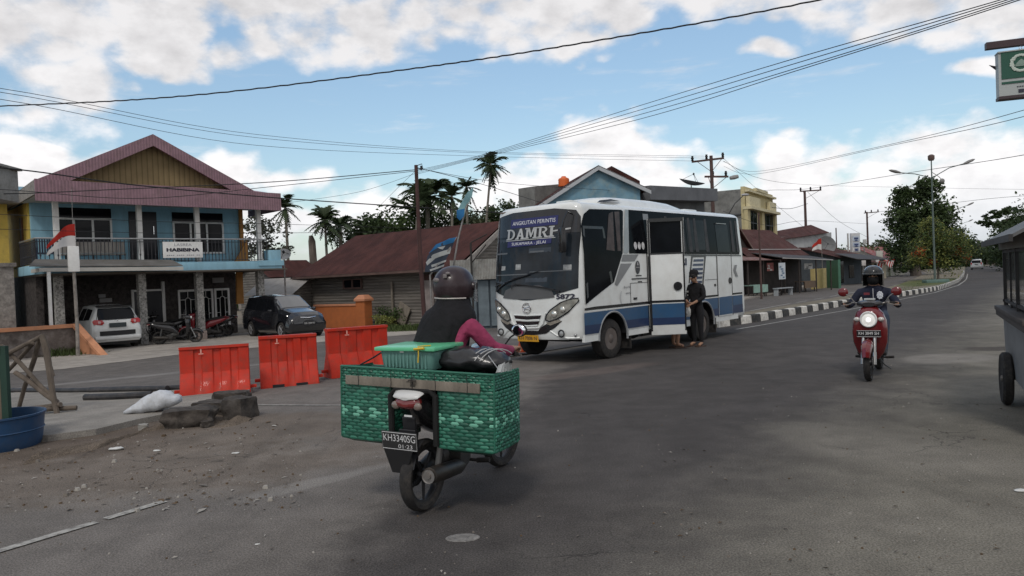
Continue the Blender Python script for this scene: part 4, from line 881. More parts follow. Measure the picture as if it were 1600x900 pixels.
# ================================================================ the bus
BA = Vector((1.02,14.50,0)); BR_ = atan2(-.662,.75)   # centre of the front axle on the ground
BX = Vector((.75,-.662,0)); BY = Vector((.662,.75,0))
BA = Vector((1.82,13.81,0)) - BX*1.0
def slab_word(frontf, m_, par, x, z, h, word):
    """slab-serif capitals made of strokes on the curved windscreen"""
    SW = .30
    def ring(x0,x1,y0,y1,t,k=7):
        o = [(x0+(x1-x0)*sin(a),(y0+y1)/2-(y1-y0)/2*cos(a)) for a in [pi*i/k for i in range(k+1)]]; n = [(x0+(x1-x0-t)*sin(a),(y0+y1)/2-((y1-y0)/2-t*.55)*cos(a)) for a in [pi*i/k for i in range(k+1)]]
        return [[o[i],o[i+1],n[i+1],n[i]] for i in range(k)]
    box = lambda a,b,c,d: [(a,c),(b,c),(b,d),(a,d)]
    GL_ = {'D':[box(.12,.36,0,1),box(.0,.5,0,.12),box(.0,.5,.88,1)]+ring(.42,1.0,0,1,.24),
      'A':[[(.08,0),(.30,0),(.62,1),(.42,1)],[(.68,0),(.94,0),(.64,1),(.44,1)],box(.25,.75,.26,.38),box(-.02,.38,0,.11),box(.60,1.03,0,.11)],
      'M':[box(.08,.26,0,1),box(.74,.94,0,1),[(.18,1),(.36,1),(.56,.22),(.46,.1)],[(.82,1),(.66,1),(.46,.22),(.54,.1)],box(-.02,.34,0,.11),box(.66,1.02,0,.11),box(-.02,.28,.89,1),box(.74,1.02,.89,1)],
      'R':[box(.12,.34,0,1),box(.0,.46,0,.11),box(.0,.5,.89,1)]+ring(.44,.92,.44,1,.2)+[[(.48,.48),(.68,.50),(1.0,0),(.74,0)],box(.70,1.06,0,.11)],
      'I':[box(.25,.75,0,1),box(.0,1,0,.12),box(.0,1,.88,1)]}
    for ch, w in word:
        mb = MB()
        for i, q in enumerate(GL_[ch]): mb.patch([(x+u*w*.92,z+v*h) for u,v in q], frontf(.020+.0009*i))
        mb.build('letter', m_, par); x += w*.96
def bus():
    b = thing('bus', 'white and dark blue midibus parked at the kerb with its front side door open', 'bus', BA, BR_)
    PW = mat('bus_white', (.66,.68,.67), .28, var=.04, vs=1.2, coat=.5, dirt=(.42,.40,.36), dirt_amt=.35)
    NAVY = mat('bus_blue', (.022,.075,.165), .3, var=.08, coat=.4, dirt=(.05,.08,.12), dirt_amt=.5); NAV2 = mat('bus_navy', (.016,.032,.085), .3, var=.1, coat=.4)
    BLK = mat('bus_black', (.012,.012,.014), .25, coat=.4); GRP = mat('graphic_grey', (.19,.195,.20), .35, var=.08, coat=.3); SIL = mat('silver_strip', (.36,.37,.37), .3, .5)
    BG = mat('bus_glass', (.005,.006,.008), .08, var=.6, vs=1.5, spec=.05)
    YF, YR, N_ = -.72, 5.62, 2.7
    def w(z): return 1.05 if z < 1.95 else (lerp(1.05,.985,(z-1.95)/.8) if z < 2.75 else .985)
    def D(z): return (.50 if z > .6 else .44+.1*z) - (.0 if z < 1.15 else .27*((z-1.15)/1.6)**1.35)
    def outline(z, k=1.0, ins=0.0):
        ww, d = w(z)-ins, D(min(z,2.75))-ins*.6; P = []
        n = 30
        for i in range(n+1):
            a = pi*i/n; c, s = cos(a), sin(a)
            P.append((ww*(1 if c>=0 else -1)*abs(c)**(2/N_), YF-d*abs(s)**(2/N_)))
        for i in range(17):
            a = pi+pi*i/16; c, s = cos(a), sin(a)
            P.append((ww*(1 if c>=0 else -1)*abs(c)**(.28), YR-ins*.7+.16*abs(s)**(.28) - .05*max(0,(z-1.2))/1.6))
        return [(x*k, (y-2.4)*k+2.4, z) for x, y in P]
    m = MB(); R = []
    for z in (.44,.5,.62,.8,.95,1.15,1.35,1.6,1.95,2.2,2.45,2.62,2.75): R.append(outline(z, 1, .03 if z < .45 else 0))
    for i in range(1,7):
        a = pi/2*i/6; ins = .20*(1-cos(a)); z = 2.75+.15*sin(a); R.append([(x,y,z) for x,y,_ in outline(2.75,1,ins)])
    for k, dz in ((.8,.035),(.5,.06),(.15,.068)): R.append([(x*k,(y-2.4)*(1-(1-k)*.6)+2.4,2.90+dz) for x,y,_ in outline(2.75,1,.2)])
    m.rings(R); body = m.build('body', PW, b, sharp=50)
    cut = []
    for y in (0,3.62):
        c = MB(); c.cyl((-1.3,y,.40),(1.3,y,.40),.46,seg=32); c.box((0,y,.2),(2.6,.92,.45)); cc = c.build('cut', DARK, b); cut.append(cc)
    boolcut(body, cut)
    sidef = lambda e: (lambda y, z: (w(z)+e, y, z))
    sidel = lambda e: (lambda y, z: (-w(z)-e, y, z))
    def frontf(e):
        def f(x, z):
            W_, d = w(z)+e, D(z)+e; t = min(abs(x)/W_,.999); s = (1-t**N_)**(1/N_); return (x, YF-d*s-0, z)
        return f
    US = [-.9+i*.06 for i in range(31)]; VS = [1.95,2.2,2.45,2.62]; ZS = [.5+.1*i for i in range(24)]
    def side(name, poly, m_, e=.006, par=b, vs=(1.95,), us=(-.7,)):
        mb = MB()
        mb.patch(poly, sidef(e), us, vs); return mb.build(name, m_, par)
    def front(name, poly, m_, e=.008, par=b, build=True, mb=None):
        mb = mb or MB(); mb.patch(poly, frontf(e), [-1+.05*i for i in range(41)], ZS)
        return mb.build(name, m_, par) if build else mb
    # ---- side: glass
    arc = lambda cy,cz,r,a0,a1,n=16: [(cy+r*cos(radians(lerp(a0,a1,i/n))), cz+r*sin(radians(lerp(a0,a1,i/n)))) for i in range(n+1)]
    win = side('cab_window', [(-.86,1.05),(-.30,1.28),(.06,1.42),(.40,1.97),(.56,2.76),(.5,2.79),(-.55,2.76),(-.74,2.66),(-.86,2.45)], BG, .006, us=(-.7,-.5), vs=(1.95,2.2,2.45))
    mb = MB(); mb.patch([(-.82,1.15),(-.82,2.45),(-.18,2.45),(-.18,2.40),(-.77,2.40),(-.77,1.18)], sidef(.014)); mb.patch([(-.22,2.42),(-.16,2.42),(.02,1.42),(-.05,1.40)], sidef(.014)); mb.build('window_frame', BLK, win)
    mb = MB(); mb.patch([(-.15,2.02),(.05,2.7),(.20,2.74),(.12,2.0)], sidef(.012), (), (1.95,)); mb.patch([(.22,2.0),(.25,2.74),(.42,2.75),(.33,2.0)], sidef(.012)); mb.build('curtain', mat('curtain_brown',(.055,.04,.036),.4,var=.5,vs=6), win)
    side('window_band', [(.62,1.95),(5.52,1.91),(5.55,2.80),(.74,2.80)], BG, .006, vs=(1.95,2.2,2.5))
    side('window_pillar', [(.42,1.96),(.56,1.96),(.62,2.02),(.74,2.80),(.62,2.80)], SIL, .012, vs=(2.2,2.5))
    for (u0,u1) in ((1.95,2.9),(2.98,3.95),):
        mb = MB(); z0,z1 = 2.02,2.68
        mb.patch([(u0,z0),(u1,z0),(u1,z1),(u0,z1)], sidef(.010)); wn = mb.build('side_window', mat('bus_glass2',(.012,.012,.014),.06,var=.6,vs=2.2,spec=.10), b)
    for k_, u_ in enumerate((2.05,2.72,3.02,3.30,3.80,5.12,5.38)):
        mb = MB(); mb.patch([(u_,1.98),(u_+.16,1.97),(u_+.13,2.72),(u_+.03,2.72)], sidef(.013)); mb.build('curtain', mat('curtain_dim',(.028,.024,.024),.5,var=.6,vs=7), b)
    side('vent', [(1.25,2.62),(1.45,2.62),(1.45,2.74),(1.25,2.74)], GRP, .012)
    for i in range(3):
        c = .86+i*.14; side('sticker', [(c+.055*cos(a),2.10+.075*sin(a)) for a in [2*pi*k/14 for k in range(14)]], mat('sticker_white',(.5,.5,.5),.5,var=.5,vs=12), .014, vs=())
    # grey graphic under the pillar
    g = MB(); g.patch([(.40,1.93),(.95,1.93),(.80,1.80),(.33,1.80)], sidef(.007)); g.patch([(.31,1.76),(.70,1.76),(.16,1.34),(.08,1.38)], sidef(.007)); g.build('grey_graphic', GRP, b)
    # stripe, blue, rocker; wheel arches are left out of the outlines
    A1 = arc(0,.40,.53,0,180); 
    side('black_stripe', [(-.90,.985),(-.6,1.0),(5.6,1.0),(5.6,.96),(-.9,.945)], BLK, .008)
    bl = MB()
    bl.patch([(-.92,.52),(-.48,.52)]+[p for p in arc(0,.40,.485,165.5,14.5)]+[(1.24,.52),(1.24,.92),(-.92,.90)], sidef(.006))
    bl.patch([(2.0,.52),(3.14,.52)]+arc(3.62,.40,.485,165.5,14.5)+[(5.6,.52),(5.6,.95),(2.0,.93)], sidef(.006)); bl.build('blue_panel', NAVY, b)
    for q in ([(-.92,.52),(-.49,.52),(-.40,.68),(-.92,.68)],[(.49,.52),(1.24,.52),(1.24,.68),(.40,.68)],[(4.10,.52),(5.6,.52),(5.6,.72),(4.02,.68)]): side('navy_panel', q, NAV2, .009, vs=())
    bl = MB(); bl.patch([(-.92,.915),(-.92,.935),(5.6,.955),(5.6,.935)], sidef(.012)); bl.build('white_stripe', PW, b)
    # arch lips
    for y in (0,3.62):
        m = MB(); m.path([(1.045,y+.475*cos(a),.40+.475*sin(a)) for a in [radians(q) for q in range(-8,189,12)]], .022, 6); m.build('arch_lip', mat('lip_grey',(.25,.26,.27),.5), b)
    # black panel joints
    for c_, d_ in [((1.052,u,1.22),(.012,.02,1.46)) for u in (1.26,2.02,4.30,5.06)]+[((1.052,.62,1.19),(.008,.01,.38)),((1.052,.95,1.38),(.008,.64,.008)),((1.052,4.0,1.35),(.008,.6,.008))]: j = MB(); j.box(c_,d_); j.build('panel_joint', BLK, b)
    side('window_line', [(2.0,1.905),(5.6,1.87),(5.6,1.895),(2.0,1.935)], BLK, .010, vs=())
    # doors: rear one shut, front one open
    d = side('rear_door', [(4.33,.50),(5.03,.50),(5.03,1.86),(4.33,1.87)], PW, .010, vs=()); 
    dd = MB(); dd.patch([(4.34,.52),(5.02,.52),(5.02,.94),(4.34,.93)], sidef(.013)); dd.build('blue_panel', NAVY, d)
    dd = MB(); dd.patch([(4.36,1.98),(5.0,1.96),(5.0,2.62),(4.36,2.62)], sidef(.012)); dd.build('door_window', mat('bus_glass2',(.02,.02,.022),.04), d)
    dd = MB(); dd.box((1.035,4.62,2.63),(.02,.5,.015)); dd.build('trim', SIL, d)
    dd = MB(); dd.cyl((1.05,4.93,1.30),(1.075,4.93,1.30),.075,seg=20); dd.build('handle', BLK, d)
    # front door: flat dark patch painted for the unlit interior, with steps
    mb = MB(); mb.patch([(1.30,.48),(2.0,.48),(2.0,2.66),(1.30,2.66)], sidef(.004), (), (1.95,)); mb.build('doorway_shade', mat('painted_inside_shade',(.010,.010,.011),.8), b)
    mb = MB(); [mb.box((1.0,1.65,.5+.28*i),(.14,.66,.03)) for i in range(3)]; mb.build('step', STEEL, b)
    dr = MB(); M = Matrix.Translation((1.06,1.30,0)) @ Matrix.Rotation(radians(-48.6),4,'Z')
    # leaf runs along local +y from the hinge, outer face at +x
    dr.X = M; dr.box((0,.36,1.12),(.045,.70,1.60),0,None,.012); dr.box((0,.02,2.25),(.05,.05,.72)); dr.box((0,.69,2.25),(.05,.05,.72)); dr.box((0,.36,2.60),(.05,.72,.06)); dr.X = None; d = dr.build('front_door', PW, b)
    dr = MB(); dr.X = M; dr.box((.0,.36,2.26),(.02,.64,.66)); dr.X = None; dr.build('door_window', BG, d)
    dr = MB(); dr.X = M; dr.box((.0245,.02,1.5),(.01,.04,2.2)); dr.box((.0245,.695,1.5),(.012,.03,2.2)); dr.box((.0245,.36,1.935),(.01,.7,.03)); dr.box((.0245,.36,.985),(.01,.7,.045)); dr.box((.0245,.36,2.60),(.012,.7,.07)); dr.X = None; dr.build('door_edge', BLK, d)
    dr = MB(); dr.X = M; dr.box((.0242,.36,.80),(.008,.68,.28)); dr.X = None; dr.build('blue_panel', NAVY, d)
    dr = MB(); dr.X = M; dr.box((.0244,.36,.59),(.008,.68,.14)); dr.X = None; dr.build('navy_panel', NAV2, d)
    dr = MB(); dr.X = M; dr.cyl((.022,.56,1.28),(.05,.56,1.28),.085,seg=20); dr.X = None; dr.build('handle', BLK, d)
    # lettering, emblem, ladder graphic, chevron
    sf = lambda cy, cz, e=.012: (lambda a, c: (w(cz)+e, cy+a, cz+c))
    text('DAMRI', .21, mat('letter_navy',(.02,.03,.08),.5), sf(2.43,1.76), b, dup=.010, width=.86)
    side('emblem', [(.90+.085*cos(a),1.68+.13*sin(a)) for a in [2*pi*k/20 for k in range(20)]], mat('emblem_dark',(.05,.055,.06),.5,var=.6,vs=20), .010, vs=())
    m = MB(); m.box((1.06,.90,1.68),(.006,.13,.012)); m.ext([(1.062,.90,1.80),(1.062,.93,1.72),(1.062,.87,1.72)],(.003,0,0)); m.build('emblem_bar', mat('letter_pale',(.4,.4,.4),.5), b)
    m = MB(); m.box((1.056,.93,1.52),(.01,.20,.02)); m.box((1.056,.95,1.46),(.01,.55,.022)); m.box((1.056,.97,1.40),(.01,.14,.02)); m.build('emblem_line', BLK, b)
    text('Bisnis AC', .06, INK, sf(.50,1.31), b); text('SERVICE', .045, INK, sf(.52,1.19), b)
    text('(', .26, mat('graphic_pale',(.42,.43,.44),.5), sf(.27,1.14), b, bold=.01)
    m = MB(); m.box((1.055,.78,1.08),(.016,.12,.045),0,None,.005); m.build('latch', BLK, b)
    m = MB(); m.box((1.055,4.18,1.22),(.012,.08,.05)); m.build('latch', BLK, b)
    m = MB(); m.patch([(3.10,1.90),(3.78,1.90),(3.60,1.22),(3.55,1.22),(3.70,1.86),(3.16,1.86),(2.98,1.30),(2.93,1.30)], sidef(.008)); m.build('ladder_frame', BLK, b)
    for i in range(6):
        z = 1.815-.095*i; s_ = -.035*i; side('ladder_bar', [(3.20+s_,z),(3.66+s_*.6,z),(3.64+s_*.6,z-.05),(3.18+s_,z-.05)], NAV2, .009, vs=())
    m = MB(); m.patch([(5.22,1.66),(5.36,1.66),(5.28,1.53),(5.40,1.38),(5.27,1.38),(5.15,1.53)], sidef(.010)); m.build('chevron', GRP, b)
    # rocker panels, mud flap, chassis
    for y_, l_ in ((-.70,.42),(.88,.72),(4.78,1.15),(2.55,1.0)): m = MB(); m.box((1.015,y_,.44),(.06,l_,.12)); m.build('rocker_panel', PW, b)
    m = MB(); m.box((0,2.4,.42),(.9,6.0,.14)); m.box((0,0,.36),(1.5,.14,.12)); m.box((0,3.62,.36),(1.5,.18,.16)); m.ball((0,3.62,.36),(.2,.2,.2),10,8); m.box((.6,1.8,.40),(.5,.9,.2)); m.build('chassis', DARK, b)
    for y_ in (.60,4.18): m = MB(); m.box((.90,y_,.30),(.28,.015,.34)); m.build('mud_flap', RUB, b)
    # wheels
    for y in (0,3.62):
        for s in (1,-1):
            M = Matrix.Translation((s*.88,y,.37)) @ Matrix.Rotation(s*pi/2,4,'Y')
            m = MB(); m.lathe([(.20,-.115),(.30,-.12),(.355,-.10),(.372,-.06),(.372,.06),(.355,.10),(.30,.12),(.215,.115),(.205,.09)], M, 36)
            wh = m.build('wheel', RUB, b)
            m = MB(); m.lathe([(.208,.10),(.20,.10),(.19,.03),(.15,.0 if y==0 else -.05),(.10,.01 if y==0 else -.06),(.095,.09),(.07,.11),(0,.115)], M, 28); 
            for k in range(6): a = k*pi/3; p = M @ Vector((.125*cos(a),.125*sin(a),.005)); q = M @ Vector((.125*cos(a),.125*sin(a),.04)); m.cyl(p,q,.014,seg=6)
            m.build('rim', mat('truck_rim',(.15,.13,.12),.6,.3,var=.3,dirt=(.10,.075,.06),dirt_amt=.7), wh)
    # ---- front
    ws = []
    n = 20
    for i in range(n+1): x = lerp(-.99,.99,i/n); ws.append((x, 1.15+.20*abs(x/.99)**1.6))
    ws += [(1.0,2.3),(.985,2.62),(.92,2.74),(.5,2.80),(-.5,2.80),(-.92,2.74),(-.985,2.62),(-1.0,2.3)]
    WSG = mat('windscreen_glass', (.016,.021,.027), .06, var=.7, vs=1.3, spec=.22)
    wd = front('windscreen', ws, WSG, .008)
    top = MB(); top.patch([(-.99,2.34),(.99,2.34),(.98,2.62),(.92,2.735),(.5,2.79),(-.5,2.79),(-.92,2.735),(-.98,2.62)], frontf(.012), [-1+.05*i for i in range(41)], ZS); top.build('sun_band', BLK, wd)
    # things seen behind the glass: dashboard top, seat backs, pale stickers
    gg = MB(); gg.patch([(-.62,1.2),(-.55,1.34),(-.30,1.42),(.30,1.42),(.55,1.34),(.62,1.2),(.3,1.175),(-.3,1.175)], frontf(.013), [-1+.05*i for i in range(41)], ZS); gg.build('cowl', mat('cowl_grey',(.085,.087,.09),.45,var=.1), wd)
    for (x0,x1,z0,z1) in ((-.95,-.55,2.02,2.05),(.02,.35,2.02,2.05),(-.9,.0,1.62,1.64),(.05,.9,1.66,1.675)): gg = MB(); gg.patch([(x0,z0),(x1,z0),(x1,z1),(x0,z1)], frontf(.012), [-1+.1*i for i in range(21)]); gg.build('interior_rail', mat('interior_grey',(.10,.11,.12),.5), wd)
    for (x0,x1,z0,z1) in ((-.70,-.58,1.72,1.80),(.76,.90,1.68,1.77),(-.30,-.17,1.72,1.82)): gg = MB(); gg.patch([(x0,z0),(x1,z0),(x1,z1),(x0,z1)], frontf(.013), [-1+.1*i for i in range(21)]); gg.build('sticker', mat('sticker_pale',(.30,.31,.31),.5,var=.4,vs=15), wd)
    for q in ([(-.92,1.5),(-.6,1.46),(-.6,2.3),(-.92,2.3)],[(-.05,1.48),(.45,1.48),(.5,2.1),(.0,2.1)]): gg = MB(); gg.patch(q, frontf(.010), [-1+.1*i for i in range(21)]); gg.build('seat_back', mat('seat_dim',(.035,.045,.06),.3,var=.4,vs=3), wd)
    def ft(cx, cz, e=.016, rot=0.0):
        def f(a, c):
            x = cx+a*cos(rot)-c*sin(rot); z = cz+a*sin(rot)+c*cos(rot); return frontf(e)(x, z)
        return f
    PUR = mat('banner_purple', (.024,.027,.105), .6, var=.1); LW = mat('letter_white', (.62,.63,.66), .6)
    bn = front('banner', [(-.52,2.50),(.60,2.50),(.60,2.67),(-.52,2.67)], PUR, .016, wd)
    text('ANGKUTAN PERINTIS', .105, LW, ft(.04,2.585,.020), bn, width=1.02, bold=.0005)
    bn = front('banner', [(-.56,2.145),(-.56,2.26),(-.2,2.24),(.1,2.24),(.50,2.29),(.50,2.17),(.1,2.155)], PUR, .018, wd)
    text('SUKAMARA - JELAI', .075, LW, ft(-.03,2.20,.022), bn, width=.82)
    SL = mat('letter_silver', (.42,.42,.41), .35, .4, var=.15)
    slab_word(frontf, SL, wd, -.60, 2.285, .198, (('D',.25),('A',.25),('M',.31),('R',.26),('I',.13)))
    mb = MB(); mb.patch([(-.60,2.262),(.58,2.262),(.58,2.275),(-.60,2.275)], frontf(.021), [-1+.1*i for i in range(21)]); mb.build('letter_flash', SL, wd)
    front('letter_flash', [(.52,2.40),(.86,2.43),(.86,2.40),(.52,2.375)], SL, .022, wd)
    text('5872', .115, INK, ft(.80,1.205,.012), b, width=.30, dup=.006)
    # wipers
    m = MB(); f = frontf(.04)
    m.path([f(-.85,1.33),f(-.5,1.50),f(.05,1.62)],.012,5); m.path([f(-.9,1.42),f(-.3,1.56),f(.3,1.68)],.008,4); m.path([f(.72,1.30),f(.4,1.38),f(-.3,1.46)],.012,5); m.path([f(-.35,1.36),f(-.35,1.44)],.01,4); m.path([f(.62,1.34),f(.0,1.43),f(-.5,1.43)],.008,4); m.build('wiper', DARK, wd)
    # headlights, swept up to the corners
    for s in (1,-1):
        P = [(s*x,z) for x,z in ((.42,.80),(.50,.77),(.66,.82),(.84,.93),(1.0,1.13),(.995,1.17),(.9,1.165),(.72,1.10),(.52,.97),(.44,.88))]
        hl = front('headlight', P if s > 0 else P[::-1], mat('headlamp_glass',(.34,.34,.31),.10,var=.6,vs=9,coat=1.0,metal=.5), .018)
        ed = MB(); ed.path([frontf(.016)(x,z) for x,z in P+[P[0]]],.014,5); ed.build('bezel', BLK, hl)
        for (cx,cz,r) in ((.60,.90,.062),(.76,.98,.055)):
            k = MB(); c = Vector(frontf(.02)(s*cx,cz)); k.ball(c,(r,.03,r),14,10); k.build('lens', mat('lens_bright',(.62,.62,.58),.08,.6,coat=1), hl)
        q = [(s*x,z) for x,z in ((.44,.72),(.52,.70),(.72,.77),(.70,.80),(.62,.79),(.50,.755),(.44,.76))]
        front('indicator', q if s > 0 else q[::-1], mat('indicator_grey',(.22,.20,.17),.2,var=.4,vs=20,coat=.5), .016)
        c = Vector(frontf(.006)(s*.72,.555)); m = MB(); m.ball(c,(.058,.03,.058),16,8); fg = m.build('fog_lamp', mat('fog_glass',(.30,.31,.31),.1,coat=1), b)
        m = MB(); m.path([c+Vector((.062*cos(a),-.02,.062*sin(a))) for a in [2*pi*k/16 for k in range(16)]],.012,5,loop=True); m.build('bezel', BLK, fg)
    # grille bars and lower black mouth
    mth = [(-.46,.74),(-.30,.66),(-.25,.60),(.25,.60),(.30,.66),(.46,.74),(.74,.78),(.60,.66),(.40,.55),(.0,.51),(-.40,.55),(-.60,.66),(-.74,.78)]
    front('lower_grille', mth, BLK, .010)
    for z, hw in ((.845,.32),(.745,.28)):
        gr = front('grille', [(-hw,z+.028),(-hw+.03,z-.028),(0,z-.045),(hw-.03,z-.028),(hw,z+.028),(0,z+.012)], BLK, .014)
        m = MB(); m.path([frontf(.016)(x,z) for x,z in ((-hw,z+.04),(0,z+.028),(hw,z+.04))],.012,5); m.path([frontf(.016)(x,z) for x,z in ((-hw+.04,z-.045),(0,z-.06),(hw-.04,z-.045))],.012,5); m.build('trim', PW, gr)
    m = MB(); m.path([frontf(.012)(x,z) for x,z in ((-.42,.92),(-.36,.74),(-.28,.66),(0,.645),(.28,.66),(.36,.74),(.42,.92))],.02,6); m.build('grille_surround', PW, b)
    # badge: ring with two crossing strokes
    c = Vector(frontf(.02)(0,1.015)); m = MB(); m.path([c+Vector((.095*cos(a),0,.085*sin(a))) for a in [2*pi*k/24 for k in range(24)]],.011,6,loop=True)
    for s in (1,-1): m.path([c+Vector((-.085,0,s*.028)),c+Vector((-.03,0,s*.010)),c+Vector((.03,0,s*.010)),c+Vector((.085,0,s*.028))],.008,5)
    m.build('badge', CHROME, b)
    pl = front('number_plate', [(-.25,.40),(.25,.40),(.25,.52),(-.25,.52)], mat('plate_yellow',(.55,.28,.02),.5,var=.15,vs=12), .03)
    text('KH 7006 N', .09, INK, ft(0,.46,.036), pl, width=.42)
    # bumper side crease, reflector
    m = MB(); m.path([frontf(.0)(x,z) for x,z in ((.50,.60),(.62,.52),(.80,.47),(.98,.47))],.018,6); m.path([frontf(.0)(-x,z) for x,z in ((.50,.60),(.62,.52),(.80,.47),(.98,.47))],.018,6); m.build('bumper_crease', PW, b)
    c = Vector(frontf(.0)(.93,.52)); m = MB(); m.ball(c,(.03,.03,.03),10,8); m.build('sensor', SIL, b)
    # roof unit and hatches
    m = MB(); R = []
    for y, hw, z in ((.05,.25,2.93),(.2,.48,3.02),(.5,.62,3.08),(.9,.68,3.11),(2.2,.70,3.11),(3.0,.66,3.08),(3.5,.6,3.02),(3.62,.55,2.92)):
        R.append([(-hw-.06,y,2.86),(-hw,y,lerp(2.9,z,.5)),(-hw*.85,y,lerp(2.9,z,.85)),(-hw*.5,y,z),(hw*.5,y,z),(hw*.85,y,lerp(2.9,z,.85)),(hw,y,lerp(2.9,z,.5)),(hw+.06,y,2.86)])
    m.rings(R); m.build('roof_unit', PW, b)
    m = MB(); m.ext([(.615,.25,2.95),(.70,.62,2.99),(.70,.9,3.0),(.66,.62,3.03),(.60,.35,3.0)],(.02,0,0)); m.build('intake', BLK, b)
    m = MB(); m.box((.35,-.35,2.95),(.34,.25,.05),0,None,.02); m.box((-.75,-.45,2.9),(.2,.2,.05),0,None,.02); m.box((.1,4.4,2.97),(.6,.6,.08),0,None,.03); m.build('roof_hatch', PW, b)
    for x in (-.8,.62): m = MB(); m.box((x,-.86,2.83),(.16,.05,.03),0,None,.01); m.build('marker_lamp', mat('marker_dark',(.15,.12,.1),.3), b)
    # mirrors
    for s in (1,):
        m = MB(); base = Vector((s*.90,-.94,2.66)); m.path([base, base+Vector((s*.06,-.22,.03)), base+Vector((s*.02,-.30,-.12)), base+Vector((s*-.02,-.30,-.3))],.016,6); arm = m.build('mirror_arm', BLK, b)
        m = MB(); m.box((s*.88,-1.25,2.20),(.17,.09,.44),0,Matrix.Rotation(s*-.5,4,'Z'),.03); m.build('mirror', BLK, arm)
    m = MB(); m.box((0,5.78,.52),(1.9,.12,.3),0,None,.03); m.build('rear_bumper', PW, b)
    return b
bus()
# ================================================================ barriers
def barrier():
    b = thing('barrier', 'x', 'barrier', (0,0,0), 0, 'orange plastic barriers across the side road')
    PL_ = mat('barrier_orange', (.45,.028,.013), .55, var=.16, vs=3, coat=.05, spec=.2, dirt=(.20,.05,.035), dirt_amt=.7)
    m = MB(); L, H = 1.0, .78
    def sec(x, ins=0.0):      # cross-section in y,z: upright top, splayed foot
        t = .07-ins; f = .25-ins
        return [(x,-f,.0),(x,-f,.05),(x,-t-.02,.36),(x,-t,.38),(x,-t,H-.05),(x,-t-.02,H-.04),(x,-t-.02,H),(x,t+.02,H),(x,t+.02,H-.04),(x,t,H-.05),(x,t,.38),(x,t+.02,.36),(x,f,.05),(x,f,.0)]
    xs = [-L/2,-L/2+.012]; ins = [.02,0]
    for c in (-.24,.03,.28):
        xs += [c-.065,c-.045,c+.045,c+.065]; ins += [0,.028,.028,0]
    xs += [L/2-.012,L/2]; ins += [0,.02]
    R = []
    for x, i in zip(xs, ins):
        s = sec(x, 0 if x in (xs[0],xs[-1]) else 0); s = [list(p) for p in s]
        for k in (2,3,4,9,10,11): s[k][1] *= (1-i*14 if i else 1)
        if i:
            for k in (1,12): s[k][1] *= .93
        R.append([tuple(p) for p in s])
    m.rings(R); m.build('body', PL_, b)
    m = MB(); m.box((-L/2-.03,0,H*.14),(.12,.06,.05),0,None,.008); m.box((L/2+.03,0,H*.14),(.12,.06,.05),0,None,.008); m.build('link', PL_, b)
    for x in (-.2,.2): m = MB(); m.box((x,0,.025),(.2,.51,.052)); m.build('foot_slot', DARK, b)
    m = MB(); m.box((-.19,-.098,.70),(.02,.004,.045)); m.box((-.19,-.098,.665),(.07,.004,.014)); m.ext([(-.19,-.097,.742),(-.175,-.097,.725),(-.205,-.097,.725)],(0,-.004,0)); m.build('maker_mark', mat('mark_pale',(.6,.3,.25),.6), b)
    return b
b0 = barrier(); bb = [copy_tree(b0), copy_tree(b0)]
for o, a, c, lab in ((b0,(283,624),(392,613),'orange barrier nearest the white sack, leaning slightly back'),(bb[0],(407,606),(497,597),'middle of the three orange barriers, before the black car'),(bb[1],(512,591),(606,580),'orange barrier furthest back, beside the motorcycle rider')):
    A_, B_ = G(*a), G(*c); d = B_-A_; o.location = (A_+B_)/2; o.rotation_euler = (0,0,atan2(d.y,d.x)); o['label'] = lab
    o.scale = (d.length/1.0,1,1.0)
b0.rotation_euler.x = -.06
bb[0].scale.z = 1.08; bb[1].scale.z = 1.12
m = MB(); c = G(822,553)+Vector((.1,.9,0)); m.lathe([(.17,0),(.17,.03),(.13,.04),(.07,.30),(.04,.34),(0,.35)],None,14); o = m.build('traffic_cone', mat('cone_orange',(.6,.09,.03),.5,var=.1)); o.location = (c.x-.15,c.y-.9,0); tag(o,'orange cone standing before the bus, behind the rider\'s hand','traffic cone')
# ================================================================ people: one skinned surface each
def skin_mesh(J, E, sub=2):
    """J name -> (pos, radius or (rx,ry)); E edges; returns a continuous mesh grown round the skeleton"""
    names = list(J); me = bpy.data.meshes.new('sk'); me.from_pydata([J[n][0] for n in names], [(names.index(a),names.index(b)) for a,b in E], [])
    o = bpy.data.objects.new('sk', me); COL.objects.link(o); md = o.modifiers.new('s','SKIN'); md.use_smooth_shade = True; md.branch_smoothing = .3
    for i, n in enumerate(names):
        r = J[n][1]; v = me.skin_vertices[0].data[i]; v.radius = r if isinstance(r, tuple) else (r,r); v.use_root = (i == 0)
    sb = o.modifiers.new('u','SUBSURF'); sb.levels = sub; sb.render_levels = sub
    out = bpy.data.meshes.new_from_object(o.evaluated_get(bpy.context.evaluated_depsgraph_get())); bpy.data.objects.remove(o); bpy.data.meshes.remove(me)
    out.shade_smooth(); return out
def figure(name, J, E, mats, region, parent, sub=2):
    me = skin_mesh(J, E, sub); o = mkobj(name, me, mats, parent)
    for p in me.polygons: p.material_index = region(p.center)
    return o
